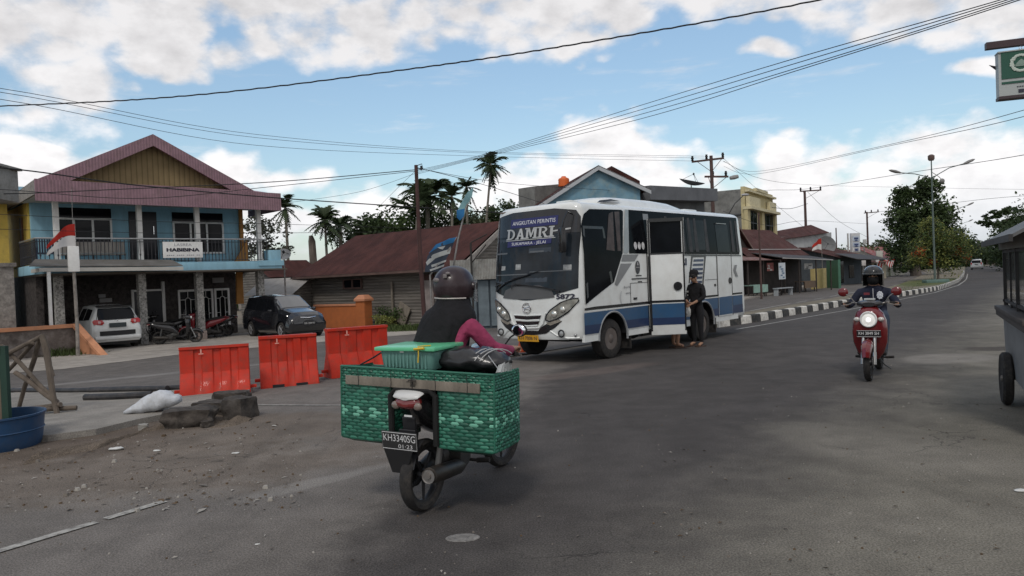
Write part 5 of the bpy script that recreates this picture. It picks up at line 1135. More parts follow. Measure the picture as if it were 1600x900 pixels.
def hand(J, E, wrist, d, side, up, curl=.6, s=1.0, pre='r'):
    """palm and five bent fingers; d = pointing, side = towards the little finger, up = back of the hand"""
    w = Vector(wrist); d = Vector(d).normalized(); side = Vector(side).normalized(); up = Vector(up).normalized()
    J[pre+'palm'] = (w+d*.045*s, (.030*s,.018*s)); E.append((pre+'wrist', pre+'palm')); J[pre+'knk'] = (w+d*.085*s, (.036*s,.014*s)); E.append((pre+'palm', pre+'knk'))
    for i, (o_, L) in enumerate(((-.030,.068),(-.010,.075),(.010,.070),(.029,.055))):
        b = w+d*.098*s+side*o_*s; m1 = b+(d*cos(curl*.6)-up*sin(curl*.6))*L*.5*s; m2 = m1+(d*cos(curl*1.9)-up*sin(curl*1.9))*L*.5*s
        for k, (p, r) in enumerate(((b,.0095),(m1,.0088),(m2,.0078))): J[f'{pre}f{i}{k}'] = (p, r*s)
        E += [(pre+'knk',f'{pre}f{i}0'),(f'{pre}f{i}0',f'{pre}f{i}1'),(f'{pre}f{i}1',f'{pre}f{i}2')]
    t0 = w+d*.035*s-side*.035*s; t1 = t0+(d*.6-side*.6-up*.3)*.035*s; t2 = t1+(d*.9-up*.4)*.028*s
    J[pre+'t0'] = (t0,.012*s); J[pre+'t1'] = (t1,.010*s); J[pre+'t2'] = (t2,.009*s); E += [(pre+'palm',pre+'t0'),(pre+'t0',pre+'t1'),(pre+'t1',pre+'t2')]

# ================================================================ motorcycles and scooters
def loft(m, secs, n=16, mi=0, p=2.3):
    """secs: (centre, half width x, half height, [pitch]) ellipses strung along the machine"""
    R = []
    for s in secs:
        c = Vector(s[0]); a, b = s[1], s[2]; t = s[3] if len(s) > 3 else 0.0; r = []
        for i in range(n):
            q = 2*pi*i/n; cx, sz = cos(q), sin(q); x = a*(1 if cx>=0 else -1)*abs(cx)**(2/p); z = b*(1 if sz>=0 else -1)*abs(sz)**(2/p)
            r.append(c+Vector((x, -z*sin(t), z*cos(t))))
        R.append(r)
    m.rings(R, mi)
def wheel(par, y, r, w, rimm, spokes=5, steer=0.0, piv=None):
    M = Matrix.Translation((0,y,r)) @ Matrix.Rotation(steer,4,'Z') @ Matrix.Rotation(pi/2,4,'Y')
    m = MB(); k = w/2; R = []
    prof = [(r-.060,-k*.55),(r-.045,-k*.92),(r-.020,-k),(r-.006,-k*.62),(r,0),(r-.006,k*.62),(r-.020,k),(r-.045,k*.92),(r-.060,k*.55)]
    m.lathe(prof, M, 40, cap=False); m.lathe([(r-.060,k*.55),(r-.066,0),(r-.060,-k*.55)], M, 40, cap=False); t = m.build('tyre', RUB, par)
    m = MB(); m.lathe([(r-.056,-k*.5),(r-.078,-k*.4),(r-.082,0),(r-.078,k*.4),(r-.056,k*.5),(r-.064,0),(r-.056,-k*.5)], M, 36, cap=False)
    m.lathe([(.0,-.045),(.032,-.045),(.04,-.02),(.04,.02),(.032,.045),(0,.045)], M, 14)
    for i in range(spokes):
        a = 2*pi*i/spokes; m.cyl(M @ Vector((.03*cos(a),.03*sin(a),0)), M @ Vector(((r-.078)*cos(a),(r-.078)*sin(a),0)), .015, .010, 6)
    m.cyl(M @ Vector((0,0,-.05)), M @ Vector((0,0,-.058)), .085, .085, 18); m.build('rim', rimm, t); return t
def moto(name, label, P, rz, lean=0.0, col=(.3,.02,.02), kind='scooter', group=None, wb=1.24, plate=None, detail=True, tail_white=False, headlit=False, steer=0.0):
    b = thing(name, label, 'motorcycle' if kind != 'retro' else 'scooter', P, group=group, rot=(0,lean,rz)); rm = mat('dark_alloy', (.045,.045,.048), .45, .5)
    PC = mat('bodywork_%d_%d_%d' % tuple(int(c*999) for c in col), col, .22, var=.06, coat=.8); GR = mat('bike_grey', (.09,.09,.09), .5)
    wheel(b, 0, .25, .09, rm); wheel(b, wb, .25, .08, rm, steer=steer)
    # engine, swing arm, frame, exhaust
    m = MB(); loft(m, [((-.05,.05,.26),.05,.05),((-.05,.25,.28),.07,.09),((0,.40,.32),.10,.11),((0,.55,.36),.09,.10),((0,.66,.38),.06,.07)]); m.cyl((-.11,.38,.31),(.13,.38,.31),.10,.08,14); m.box((-.09,.12,.26),(.05,.34,.10),0,None,.02); m.build('engine', mat('engine_grey',(.05,.05,.05),.5,.4,var=.3,dirt=(.12,.10,.08),dirt_amt=.4), b)
    m = MB(); m.path([(.06,.55,.24),(.10,.40,.22),(.13,.25,.25)],.018,7); loft(m, [((.14,.30,.255),.035,.035),((.145,.22,.265),.055,.055),((.15,-.02,.285),.06,.06),((.15,-.16,.30),.055,.055),((.15,-.17,.30),.02,.02)],14,0,2.0); ex = m.build('exhaust', mat('exhaust_dark',(.06,.055,.05),.45,.6,var=.3,dirt=(.12,.08,.05),dirt_amt=.5), b)
    m = MB(); m.lathe([(.0,0),(.018,0),(.02,.01),(.045,.012),(.05,.004)], Matrix.Translation((.15,-.185,.30)) @ Matrix.Rotation(-pi/2,4,'X') , 14, cap=False); m.build('tip', STEEL, ex)
    m = MB(); m.cyl((-.10,.02,.27),(-.11,.10,.62),.022,.022,8); m.cyl((.10,.02,.27),(.11,.10,.62),.022,.022,8); m.build('shock_absorber', GR, b)
    for s in (1,-1): m = MB(); m.path([(s*.08,.52,.24),(s*.20,.52,.24)],.012,6); m.path([(s*.15,.52,.24),(s*.25,.53,.25)],.02,6); m.build('footrest', RUB, b)
    m = MB(); m.path([(-.06,.50,.22),(-.12,.42,.12),(-.20,.40,.06)],.01,6); m.build('stand', GR, b)
    # rear body, seat, tail
    m = MB(); loft(m, [((0,-.38,.80),.03,.03),((0,-.30,.79),.075,.05),((0,-.12,.73),.125,.10),((0,.12,.66),.145,.14),((0,.35,.60),.135,.16),((0,.50,.52),.11,.15),((0,.62,.42),.09,.08)]); m.build('rear_bodywork', PC if not tail_white else mat('bodywork_black',(.02,.02,.022),.25,coat=.7), b)
    m = MB(); loft(m, [((0,-.26,.83),.08,.025),((0,-.1,.825),.125,.045),((0,.12,.80),.14,.05),((0,.32,.775),.13,.045),((0,.48,.76),.10,.035),((0,.55,.745),.05,.02)]); m.build('seat', mat('seat_black',(.02,.02,.02),.65,bump=.3), b)
    m = MB(); m.patch([(-.5,0),(.5,0),(.5,1),(-.5,1)], lambda u,v: Vector((u*.16*(1-.3*v),-.17-.22*v,.52-.02*v-.16*v*v)), [-.25,0,.25],[.2,.4,.6,.8]); m.box((0,-.33,.50),(.13,.02,.22),0,Matrix.Rotation(.35,4,'X'),.008); m.box((0,-.30,.62),(.10,.04,.14),0,Matrix.Rotation(.3,4,'X'),.01); m.build('rear_fender', DARK, b)
    m = MB(); loft(m, [((0,-.425,.775),.03,.015),((0,-.40,.78),.075,.035),((0,-.36,.785),.10,.045),((0,-.30,.79),.10,.045)]); tl = m.build('tail_light', mat('tail_red_dim',(.16,.02,.02),.15,coat=1), b)
    m = MB(); [m.ball((s*.085,-.375,.765),(.035,.035,.028),10,8) for s in (1,-1)]; m.build('indicator', mat('indicator_smoke',(.18,.14,.12),.15,coat=1), tl)
    m = MB(); loft(m, [((0,-.43,.815),.03,.01),((0,-.40,.825),.10,.018),((0,-.30,.845),.115,.02),((0,-.18,.85),.09,.02)]); m.build('tail_cowl', mat('cowl_white',(.55,.55,.54),.3,coat=.6) if tail_white else PC, b)
    # front: shield, fender, fork, head
    fy = wb; hy = fy-.33
    m = MB(); loft(m, [((0,.60,.30),.13,.02),((0,.75,.27),.15,.025),((0,.86,.30),.15,.03),((0,.90,.34),.13,.04)]); m.build('footboard', DARK, b)
    m = MB(); R = []
    top = .98
    for z, hw, y0, bul in ((.26,.10,fy-.33,.04),(.36,.17,fy-.30,.07),(.50,.215,fy-.27,.09),(.66,.225,fy-.27,.11),(.80,.21,fy-.28,.13),(.90,.17,fy-.29,.14),(.97,.11,fy-.31,.11),(1.0,.05,fy-.33,.06)):
        k = 1.0 if kind == 'retro' else (.72 if z < .8 else .8); r = []
        for i in range(13): a = pi*i/12; r.append((hw*k*cos(a), y0+bul*sin(a), z))
        for i in range(1,12): a = pi*i/12; r.append((-hw*k*cos(a)*.96, y0-.06+bul*.4*sin(a), z))
        R.append(r)
    m.rings(R); m.build('leg_shield', PC, b)
    m = MB(); R = []
    for i in range(11):
        a = lerp(-.45,1.25,i/10); r_ = .292; c = (fy+r_*sin(a), .25+r_*cos(a)); hw = .075*(1-.35*abs(i-5)/5)
        R.append([(-hw,c[0]-.03*sin(a),c[1]-.04*cos(a)),(-hw*.8,c[0],c[1]),(0,c[0]+.02*sin(a),c[1]+.03*cos(a)),(hw*.8,c[0],c[1]),(hw,c[0]-.03*sin(a),c[1]-.04*cos(a)),(0,c[0]-.0*sin(a),c[1]+.005)])
    m.rings(R); m.build('front_fender', PC, b)
    for s in (1,-1): m = MB(); m.cyl((s*.075,fy+.0,.25),(s*.07,fy-.16,.60),.017,.020,10); m.cyl((s*.075,fy+.0,.22),(s*.073,fy-.06,.38),.024,.024,10); m.build('fork', mat('fork_silver',(.38,.38,.38),.35,.7), b)
    m = MB(); 
    if kind == 'retro': loft(m, [((0,hy+.12,1.02),.08,.03),((0,hy+.05,1.03),.16,.05),((0,hy-.03,1.02),.17,.055),((0,hy-.12,1.00),.10,.04)])
    else: loft(m, [((0,hy+.22,.94),.06,.05),((0,hy+.14,.98),.12,.08),((0,hy+.02,1.00),.14,.08),((0,hy-.10,.99),.08,.05)])
    hd = m.build('handlebar_cowl', PC if kind != 'retro' else mat('bodywork_black',(.02,.02,.022),.25,coat=.7), b)
    m = MB(); m.path([(-.36,hy-.14,1.02),(-.22,hy-.06,1.04),(0,hy,1.0),(.22,hy-.06,1.04),(.36,hy-.14,1.02)],.012,8); m.build('handlebar', STEEL, b)
    for s in (1,-1):
        m = MB(); m.cyl((s*.24,hy-.07,1.038),(s*.37,hy-.145,1.018),.019,.019,10); m.build('grip', RUB, b)
        m = MB(); m.path([(s*.23,hy-.02,1.03),(s*.30,hy+.0,1.01),(s*.37,hy-.05,1.0)],.006,5); m.build('brake_lever', STEEL, b)
        m = MB(); m.path([(s*.19,hy-.03,1.04),(s*.25,hy+.0,1.13),(s*.31,hy-.0,1.17)],.007,6); st = m.build('mirror_stem', STEEL if kind=='retro' else DARK, b)
        m = MB(); m.ball((s*.335,hy-.01,1.19),(.068,.024,.052 if kind != 'retro' else .062),18,10); mr_ = m.build('mirror', PC if kind == 'retro' else DARK, st)
        m = MB(); m.ball((s*.335,hy-.028,1.19),(.060,.010,.045),18,8); m.build('mirror_glass', mat('mirror_glass',(.8,.82,.85),.03,1.0,var=.02), mr_)
    if kind == 'retro':
        c = Vector((0,fy-.15,.82)); M = Matrix.Translation(c) @ Matrix.Rotation(-pi/2,4,'X')
        m = MB(); m.lathe([(.0,-.02),(.105,-.02),(.11,.015),(.10,.028),(.085,.022),(.08,.010)], M, 26, cap=False); rg = m.build('headlight_ring', mat('ring_white',(.72,.72,.70),.25,coat=.5), b)
        m = MB(); m.lathe([(.082,.012),(.06,.022),(.03,.028),(.0,.03)], M, 22); m.build('headlight', mat('headlight_on',(.7,.7,.68),.15,emit=(1,.97,.9,.25)) , rg)
        m = MB(); m.ball(c+Vector((0,.02,-.005)),(.035,.02,.035),12,8); m.build('bulb', mat('bulb_on',(.9,.9,.9),.2,emit=(1,.98,.94,.9)), rg)
        for s in (1,-1): m = MB(); m.ball((s*.150,fy-.18,.82),(.04,.02,.03),12,8); m.build('indicator', mat('indicator_clear',(.5,.48,.45),.1,coat=1), b)
        m = MB(); m.box((0,fy-.125,.625),(.30,.012,.085),0,Matrix.Rotation(-.1,4,'X')); pl = m.build('front_plate', DARK, b)
        if plate: text(plate, .060, mat('plate_white',(.6,.6,.6),.5), lambda a,c_: Vector((-a,fy-.114,.63+c_)), pl, width=.25)
        m = MB(); m.path([(.148,fy-.121,.668),(-.148,fy-.121,.668),(-.148,fy-.117,.585),(.148,fy-.117,.585)],.0025,4,loop=True); m.build('plate_border', mat('plate_white',(.6,.6,.6),.5), pl)
        m = MB(); m.box((0,hy-.02,1.085),(.14,.08,.03),0,None,.01); m.build('dial', mat('dial_pale',(.4,.42,.42),.2), hd)
    else:
        m = MB(); m.ball((0,hy+.20,.97),(.09,.04,.055),16,8); m.build('headlight', LAMPG, b)
        if plate:
            T = Matrix.Translation((0.0,-.425,.60)) @ Matrix.Rotation(radians(12),4,'X')
            m = MB(); m.X = T; m.box((0,0,0),(.28,.012,.125),0,None,.003); m.X = None; pl = m.build('number_plate', mat('plate_black',(.03,.03,.03),.5), b)
            PWH = mat('plate_white',(.6,.6,.6),.5)
            text(plate, .068, PWH, lambda a,c_: T @ Vector((a,-.009,.018+c_)), pl, width=.25, bold=.0015); text('01·23', .040, PWH, lambda a,c_: T @ Vector((.045+a,-.009,-.036+c_)), pl, width=.11, bold=.001)
            m = MB(); m.path([T @ Vector(q) for q in ((.134,-.008,.057),(-.134,-.008,.057),(-.134,-.008,-.057),(.134,-.008,-.057))],.002,4,loop=True); m.build('plate_border', PWH, pl)
            m = MB(); m.box((.02,-.40,.70),(.06,.01,.012)); m.build('plate_lamp', PWH, b)
            m = MB(); m.ext([(-.13,-.42,.54),(.10,-.42,.54),(.02,-.33,.37),(-.09,-.33,.37)],(0,.014,0)); m.build('mud_flap', mat('flap_black',(.02,.02,.021),.6), b)
    return b
# ---- the near motorcycle, its load and its rider
LEAN = radians(2)
g_a, g_b = G(662,797), G(800,728); hdg = radians(25)
NR = -hdg; NRM = Matrix.Rotation(NR,3,'Z') @ Matrix.Rotation(LEAN,3,'Y')
near = moto('motorcycle', 'black and white motorcycle carrying a green woven pannier basket', g_a, NR, LEAN, (.035,.035,.038), 'bike', plate='KH3340SG', tail_white=True, steer=-.12)
for o in near.children_recursive:      # short tail: everything behind the rear axle is drawn in, wheels left as they are
    if o.name.split('.')[0] in ('tyre','rim','exhaust','tip','shock_absorber'): continue
    for v in o.data.vertices:
        if v.co.y < -.05: v.co.y = -.05+(v.co.y+.05)*.46
        if o.name.split('.')[0] in ('number_plate','lettering','plate_border') or o.name.startswith('mud_flap'): v.co += Vector((-.03,-.02,-.065))
def basket():
    t = thing('woven_basket', 'wide green woven basket slung across the back of the motorcycle', 'basket', g_a, rot=(0,LEAN,NR))
    cols = [mat('weave_green_'+n, c, .42, var=.12, vs=6, spec=.45) for n, c in (('a',(.027,.150,.098)),('b',(.021,.122,.080)),('c',(.038,.185,.122)),('d',(.015,.085,.056)))]
    pale = mat('weave_pale', (.15,.40,.29), .42, var=.1); dk = mat('basket_inside', (.010,.035,.024), .9)
    r = random.Random(5)
    def weave(m, o, U, V, w_, h_, N, band=None, cu=.070, cv=.0240, bul=0.0, dark=0):
        o, U, V, N = Vector(o), Vector(U), Vector(V), Vector(N); nu = max(1,round(w_/cu)); nv = max(1,round(h_/cv)); su, sv = w_/nu, h_/nv
        def P(u,v,d):
            q = min(max(u/w_,0),1); k = min(max(v/h_,0),1); return o+U*u+V*v+N*(d+bul*max(0,sin(pi*q))**.6*(.4+.6*sin(pi*k*.9)))
        for j in range(nv):
            sh = (j%2)*.5; zc = (o+V*(j+.5)*sv).z
            for i in range(-1,nu+1):
                u0, u1 = (i+sh)*su, (i+sh+1)*su; u0c, u1c = max(0,u0), min(w_,u1)
                if u1c-u0c < su*.12: continue
                v0, v1 = j*sv, (j+1)*sv; g = su*.025; hgt = .0048*r.uniform(.6,1.2); mi = r.choice((0,0,1,1,2,3))
                jj = r.uniform(-.0015,.0015)
                if band and band[0] < zc < band[1] and (i+j) % 2 == 0: mi = 4
                elif not (band and band[0] < zc < band[1]) and (i+j)%2 == 0 and r.random() < .35: mi = 3
                vm_ = (v0+v1)/2+jj; k = .20*(u1c-u0c); L0 = u0 >= 0; R0 = u1 <= w_
                O_ = [P(u0c,vm_,-.001 if L0 else hgt*.5),P(u0c+k*L0,v0,0),P(u1c-k*R0,v0,0),P(u1c,vm_,-.001 if R0 else hgt*.5),P(u1c-k*R0,v1,0),P(u0c+k*L0,v1,0)]
                I_ = [P(u0c+k*.9,vm_,hgt*.8),P(u0c+k*1.5,v0+sv*.28,hgt),P(u1c-k*1.5,v0+sv*.28,hgt),P(u1c-k*.9,vm_,hgt*.8),P(u1c-k*1.5,v1-sv*.28,hgt),P(u0c+k*1.5,v1-sv*.28,hgt)]
                vo_ = [m.bm.verts.new(q) for q in O_]; vi_ = [m.bm.verts.new(q) for q in I_]
                for q in range(6): m.bm.faces.new((vo_[q],vo_[(q+1)%6],vi_[(q+1)%6],vi_[q])).material_index = mi
                m.bm.faces.new(vi_).material_index = mi
        # lining behind the straps
        n = 6; G_ = [[m.bm.verts.new(P(w_*i/n,h_*j/n,-.0015)) for i in range(n+1)] for j in range(n+1)]
        for j in range(n):
            for i in range(n): m.bm.faces.new((G_[j][i],G_[j][i+1],G_[j+1][i+1],G_[j+1][i])).material_index = 3
    xl, xr, gl, gr, y0, y1, zb, zm, zt = -.59, .62, -.17, .20, -.13, .25, .485, .885, .995; bd = (.655,.715)
    mats = cols+[pale,dk]
    sd_ = 3.4
    m = MB(); weave(m,(xl,y0,zm),(1,0,0),(0,0,1),xr-xl,zt-zm,(0,-1,0),None,.045,.018); weave(m,(xr,y0,zm),(0,1,0),(0,0,1),y1-y0,zt-zm,(1,0,0),None,.042,.018); weave(m,(xl,y1,zm),(0,-1,0),(0,0,1),y1-y0,zt-zm-.02,(-1,0,0),None,.045,.018); weave(m,(xr,y1,zm),(-1,0,0),(0,0,1),xr-xl,zt-zm-.04,(0,1,0),None,.05,.03)
    m.path([(xl,y0,zt),(xr,y0,zt),(xr,y1,zt-.02),(xl,y1,zt-.045)],.009,6,mi=1,loop=True)
    for x in (xl,xr): m.cyl((x,y0,zb+.01),(x,y0,zt),.007,seg=6,mi=1); m.cyl((x,y1,zb+.01),(x,y1,zt-.03),.007,seg=6,mi=1)
    m.build('rim', mats, t, fixn=False)
    for (a, b_) in ((xl,gl),(gr,xr)):
        m = MB(); weave(m,(a,y0,zb),(1,0,0),(0,0,1),b_-a,zm-zb,(0,-1,0),bd,bul=.022); weave(m,(b_,y0,zb),(0,1,0),(0,0,1),y1-y0,zm-zb,(1,0,0),bd,.052,bul=.024); weave(m,(a,y1,zb),(0,-1,0),(0,0,1),y1-y0,zm-zb,(-1,0,0),bd,.052,bul=.014); weave(m,(b_,y1,zb),(-1,0,0),(0,0,1),b_-a,zm-zb,(0,1,0),bd,.06,.04,bul=.012)
        m.rings([[(a+.004,y0+.004,zb+.004),(b_-.004,y0+.004,zb+.004),(b_-.004,y1-.004,zb+.004),(a+.004,y1-.004,zb+.004)],[(a+.06,y0+.06,zb-.03),(b_-.06,y0+.06,zb-.03),(b_-.06,y1-.06,zb-.03),(a+.06,y1-.06,zb-.03)]],3)
        m.box(((a+b_)/2,(y0+y1)/2,.945),(b_-a-.04,y1-y0-.04,.02),5); m.build('pannier', mats, t, fixn=False)
    m = MB(); m.box(((gl+gr)/2,(y0+y1)/2,.945),(gr-gl+.02,y1-y0-.04,.02)); m.box(((gl+gr)/2,y1-.02,.80),(gr-gl,.02,.30)); m.build('saddle_panel', dk, t)
    m = MB(); m.path([(gl+.012,y0-.012,.54),(gl+.008,y0-.014,.82),(gl+.05,y0-.014,.862),(gr-.05,y0-.014,.867),(gr-.008,y0-.014,.83),(gr-.006,y0-.012,.50)],.022,8); m.build('padding', mat('black_padding',(.012,.012,.012),.9), t)
    m = MB(); m.box((-.0,y0-.024,.905),(1.06,.014,.062),0,None,.003); m.build('plank', WOODG, t)
    m = MB()
    for x in (-.42,-.15,.02,.20,.44): m.path([(x,y0-.033,.86),(x+.004,y0-.034,.91),(x-.003,y0-.033,.99)],.0022,5)
    for k in range(5): m.path([(.0+.012*k-.02,y0-.036,.92+.01*k),(.02+.01*k,y0-.045,.935),(.04+.008*k-.03,y0-.036,.89)],.0022,4)
    m.build('tie_wire', DARK, t)
    m = MB(); m.path([(-.52,.0,.99),(-.40,.0,1.05),(-.28,.02,1.125)],.006,6); m.build('hook_stick', DARK, t)
basket()
def bin_():
    t = thing('storage_box', 'pale green plastic storage box tied on top of the woven basket', 'storage box', g_a+NRM @ Vector((-.11,.12,-.055)), rot=(0,LEAN,NR))
    BX_ = mat('box_clear_green', (.16,.34,.30), .25, var=.12, vs=4, trans=.25, coat=.3); LID = mat('box_lid_green', (.12,.48,.26), .35, coat=.3)
    m = MB(); x0,x1,y0,y1 = -.19,.25,-.20,.16
    R = []
    for z, k in ((1.045,.90),(1.06,.93),(1.12,.97),(1.17,1.0)):
        cx, cy = (x0+x1)/2,(y0+y1)/2; w_, d_ = (x1-x0)/2*k,(y1-y0)/2*k; r = []
        for (sx,sy,a0) in ((1,1,0),(-1,1,90),(-1,-1,180),(1,-1,270)):
            for i in range(4): a = radians(a0+30*i); r.append((cx+sx*(w_-.03)+.03*cos(a), cy+sy*(d_-.03)+.03*sin(a), z))
        R.append(r)
    m.rings(R); 
    for i in range(12): x = lerp(x0+.06,x1-.06,i/11); m.box((x,y0+.005,1.105),(.010,.012,.10))
    m.build('box', BX_, t)
    m = MB(); m.box(((x0+x1)/2,(y0+y1)/2,1.185),(x1-x0+.05,y1-y0+.05,.028),0,Matrix.Rotation(-.03,4,'Y'),.01); m.build('lid', LID, t)
    m = MB(); m.path([(.15,y0-.034,1.10),(.155,y0-.034,1.16),(.15,y0-.03,1.21),(.18,y0-.0,1.212),(.20,y0+.05,1.21)],.005,5); m.path([(.12,y0-.036,1.19),(.20,y0-.036,1.20)],.009,5); m.build('yellow_tie', mat('yellow_cloth',(.55,.38,.04),.8), t)
    m = MB(); m.box((.0,y0-.002,1.165),(.03,.004,.012)); m.build('sticker', WHITE, t)
_bn = bin_()
def bag():
    t = thing('bag', 'shiny black bag with pale stripes lying behind the rider', 'bag', g_a+NRM @ Vector((-.09,.13,-.04)), rot=(0,LEAN,NR))
    m = MB(); R = []
    for i in range(15):
        u = i/14; x = lerp(.10,.68,u); rr = sin(pi*min(max(u*.9+.06,0),1))**.45; r = []
        for k in range(18):
            a = 2*pi*k/18; n_ = noise.noise(Vector((x*9,cos(a)*2.2,sin(a)*2.2)))*.030 + (.014*sin(a*5+x*40) if u > .45 else 0)
            r.append((x, .02+(.16+n_)*cos(a)*rr, 1.08+.01*sin(u*3)+(.085+n_)*sin(a)*rr))
        R.append(r)
    m.rings(R); m.build('body', mat('bag_black',(.022,.022,.024),.28,var=.3,vs=8,coat=.2), t, sharp=80)
    for k, (xa, xb, ya) in enumerate(((.50,.60,-.02),(.54,.645,.0),(.47,.54,-.03))):
        m = MB(); pts = []
        for i in range(8): q = i/7; a = lerp(.2,2.6,q); x = lerp(xa,xb,q); pts.append((x, .02-.155*cos(pi-a)*-1 if False else .02-.15*cos(a)*1.0*(-1)*-1, 1.085+.083*sin(a)))
        m.path(pts,.0035,5); m.build('stripe', mat('stripe_pale',(.42,.42,.42),.5), t)
    m = MB(); m.path([(.60,-.12,1.14),(.655,-.10,1.06),(.69,-.06,1.0)],.008,6,flat=.4); m.build('strap', mat('stripe_pale',(.42,.42,.42),.5), t)
    m = MB(); 
    for k in range(5): m.face([(.66+.01*k,-.13+.02*k,1.03),(.69+.012*k,-.12+.02*k,1.035),(.70+.01*k,-.10+.01*k,1.09+.01*(k%2)),(.67+.01*k,-.11,1.08)])
    m.build('plastic_wrap', mat('clear_wrap',(.6,.62,.62),.15,alpha=.55), t)
bag()
def rider_near():
    t = thing('person', 'person in black headscarf, maroon helmet and pink sleeves riding the near motorcycle', 'person', g_a, rot=(0,LEAN,NR))
    PK = mat('pink_sleeve', (.24,.032,.082), .85, var=.25, vs=9, bump=1.0, bs=16); BKC = mat('black_cloth', (.0085,.008,.010), .9, var=.3, vs=6, bump=1.0, bs=14, spec=.35); TR = mat('dark_trousers', (.02,.02,.026), .9)
    J = {'pelvis':((0,.30,.88),(.15,.13)),'waist':((0,.34,1.02),(.13,.11)),'chest':((0,.40,1.20),(.145,.11)),'neck':((0,.44,1.36),.05),'head0':((0,.46,1.45),.07),'head1':((0,.47,1.54),.08),
         'rsh':((.165,.40,1.28),.072),'relb':((.315,.46,1.085),.062),'rfore':((.345,.64,1.055),.052),'rwrist':((.325,.775,1.055),.029),
         'lsh':((-.165,.40,1.27),.062),'lelb':((-.32,.48,1.10),.048),'lfore':((-.34,.66,1.06),.04),'lwrist':((-.32,.775,1.055),.028),
         'rhip':((.10,.34,.86),.09),'rknee':((.15,.74,.80),.065),'rank':((.17,.66,.38),.042),'rtoe':((.18,.80,.31),.036),
         'lhip':((-.10,.34,.86),.09),'lknee':((-.15,.74,.80),.065),'lank':((-.17,.66,.38),.042),'ltoe':((-.18,.80,.31),.036)}
    E = [('pelvis','waist'),('waist','chest'),('chest','neck'),('neck','head0'),('head0','head1'),('chest','rsh'),('rsh','relb'),('relb','rfore'),('rfore','rwrist'),('chest','lsh'),('lsh','lelb'),('lelb','lfore'),('lfore','lwrist'),
         ('pelvis','rhip'),('rhip','rknee'),('rknee','rank'),('rank','rtoe'),('pelvis','lhip'),('lhip','lknee'),('lknee','lank'),('lank','ltoe')]
    hand(J,E,(.325,.785,1.062),(-.06,1,-.02),(1,0,0),(0,0,1),1.25,.95,'r'); hand(J,E,(-.32,.785,1.062),(.06,1,-.02),(-1,0,0),(0,0,1),1.25,.95,'l')
    def reg(c):
        if c.z > 1.40 and abs(c.x) < .13: return 0
        if c.y > .765 and c.z > .9 and abs(c.x) > .22: return 0
        if c.z > .93: return 1
        return 2 if c.z > .36 else 3
    body = figure('body', J, E, [SKIN,PK,TR,DARK], reg, t)
    # headscarf falling over the back and shoulders
    m = MB(); R = []
    for (z, rx, ry, cx, cy) in ((1.50,.10,.115,0,.455),(1.44,.128,.130,0,.45),(1.395,.150,.135,-.005,.44),(1.36,.192,.148,-.015,.43),(1.31,.218,.158,-.022,.42),(1.24,.228,.168,-.03,.41),(1.16,.225,.178,-.045,.40),(1.08,.245,.19,-.065,.385),(1.00,.265,.20,-.08,.37),(.93,.27,.205,-.085,.365)):
        r = []
        for k in range(48):
            a = 2*pi*k/48; f = max(0,(1.36-z))*.42; fold = (.13*sin(a*7+z*6)+.09*sin(a*13-z*12)+.07*sin(a*3+1)+.10*noise.noise(Vector((a*2.2,z*9,1))))*(f+.06)
            L_ = 1+ (.42*max(0,-cos(a))**3)*max(0,(1.30-z))*1.2; Rr = 1-(.18 if (cos(a) > .6 and z < 1.27) else 0)
            r.append((cx+rx*cos(a)*(1+fold)*L_*Rr, cy+ry*sin(a)*(1+fold*1.2), z+.01*sin(a*5)*f))
        R.append(r)
    m.rings(R, cap=False); m.build('headscarf', BKC, body, sharp=80)
    # helmet
    HM = mat('helmet_maroon', (.022,.012,.015), .38, var=.3, vs=6, coat=.15, dirt=(.07,.055,.06), dirt_amt=.35); m = MB(); c = Vector((-.005,.47,1.548)); R = []
    for j in range(15):
        p = lerp(-.62,pi/2-.02,j/14); r = []
        for k in range(32):
            a = 2*pi*k/32; rr = .158*cos(p)**(.9 if p > 0 else .55); r.append(c+Vector((rr*cos(a)*.97, rr*sin(a)*1.08, .150*sin(p)+(.0 if p > 0 else .0))))
        R.append(r)
    m.rings(R); hm = m.build('helmet', HM, body, sharp=70)
    m = MB(); m.path([c+Vector((.140*cos(a),.150*sin(a),-.088)) for a in [pi*1.12+pi*.76*k/12 for k in range(13)]],.0055,6); m.build('trim', mat('trim_pale',(.50,.46,.44),.5), hm)
    m = MB(); m.patch([(0,0),(1,0),(1,1),(0,1)], lambda u,v: c+Vector((.172*cos(lerp(.05,pi-.05,u)), .186*sin(lerp(.05,pi-.05,u)), lerp(-.12,.05,v))), [i/14 for i in range(1,14)], [.25,.5,.75]); m.build('visor', mat('visor_clear',(.35,.36,.38),.08,alpha=.5,coat=1), hm)
    for s in (1,-1): m = MB(); m.cyl(c+Vector((s*.150,.03,.0)), c+Vector((s*.168,.03,.0)),.034,.028,16); m.build('visor_pivot', HM, hm)
    m = MB(); m.box(c+Vector((.02,-.165,.075)),(.03,.012,.03),0,None,.004); m.ball(c+Vector((.035,-.150,.095)),(.02,.012,.012),8,6); m.ball(c+Vector((-.06,-.155,.045)),(.028,.01,.018),8,6); m.build('decal', mat('decal_grey',(.16,.14,.14),.5), hm)
    m = MB(); m.path([c+Vector((.12,-.04,-.10)),c+Vector((.135,.02,-.15)),c+Vector((.10,.07,-.19)),c+Vector((.05,.09,-.21))],.009,6,flat=.5); m.build('chin_strap', mat('strap_grey',(.14,.13,.13),.6), hm)
rider_near()
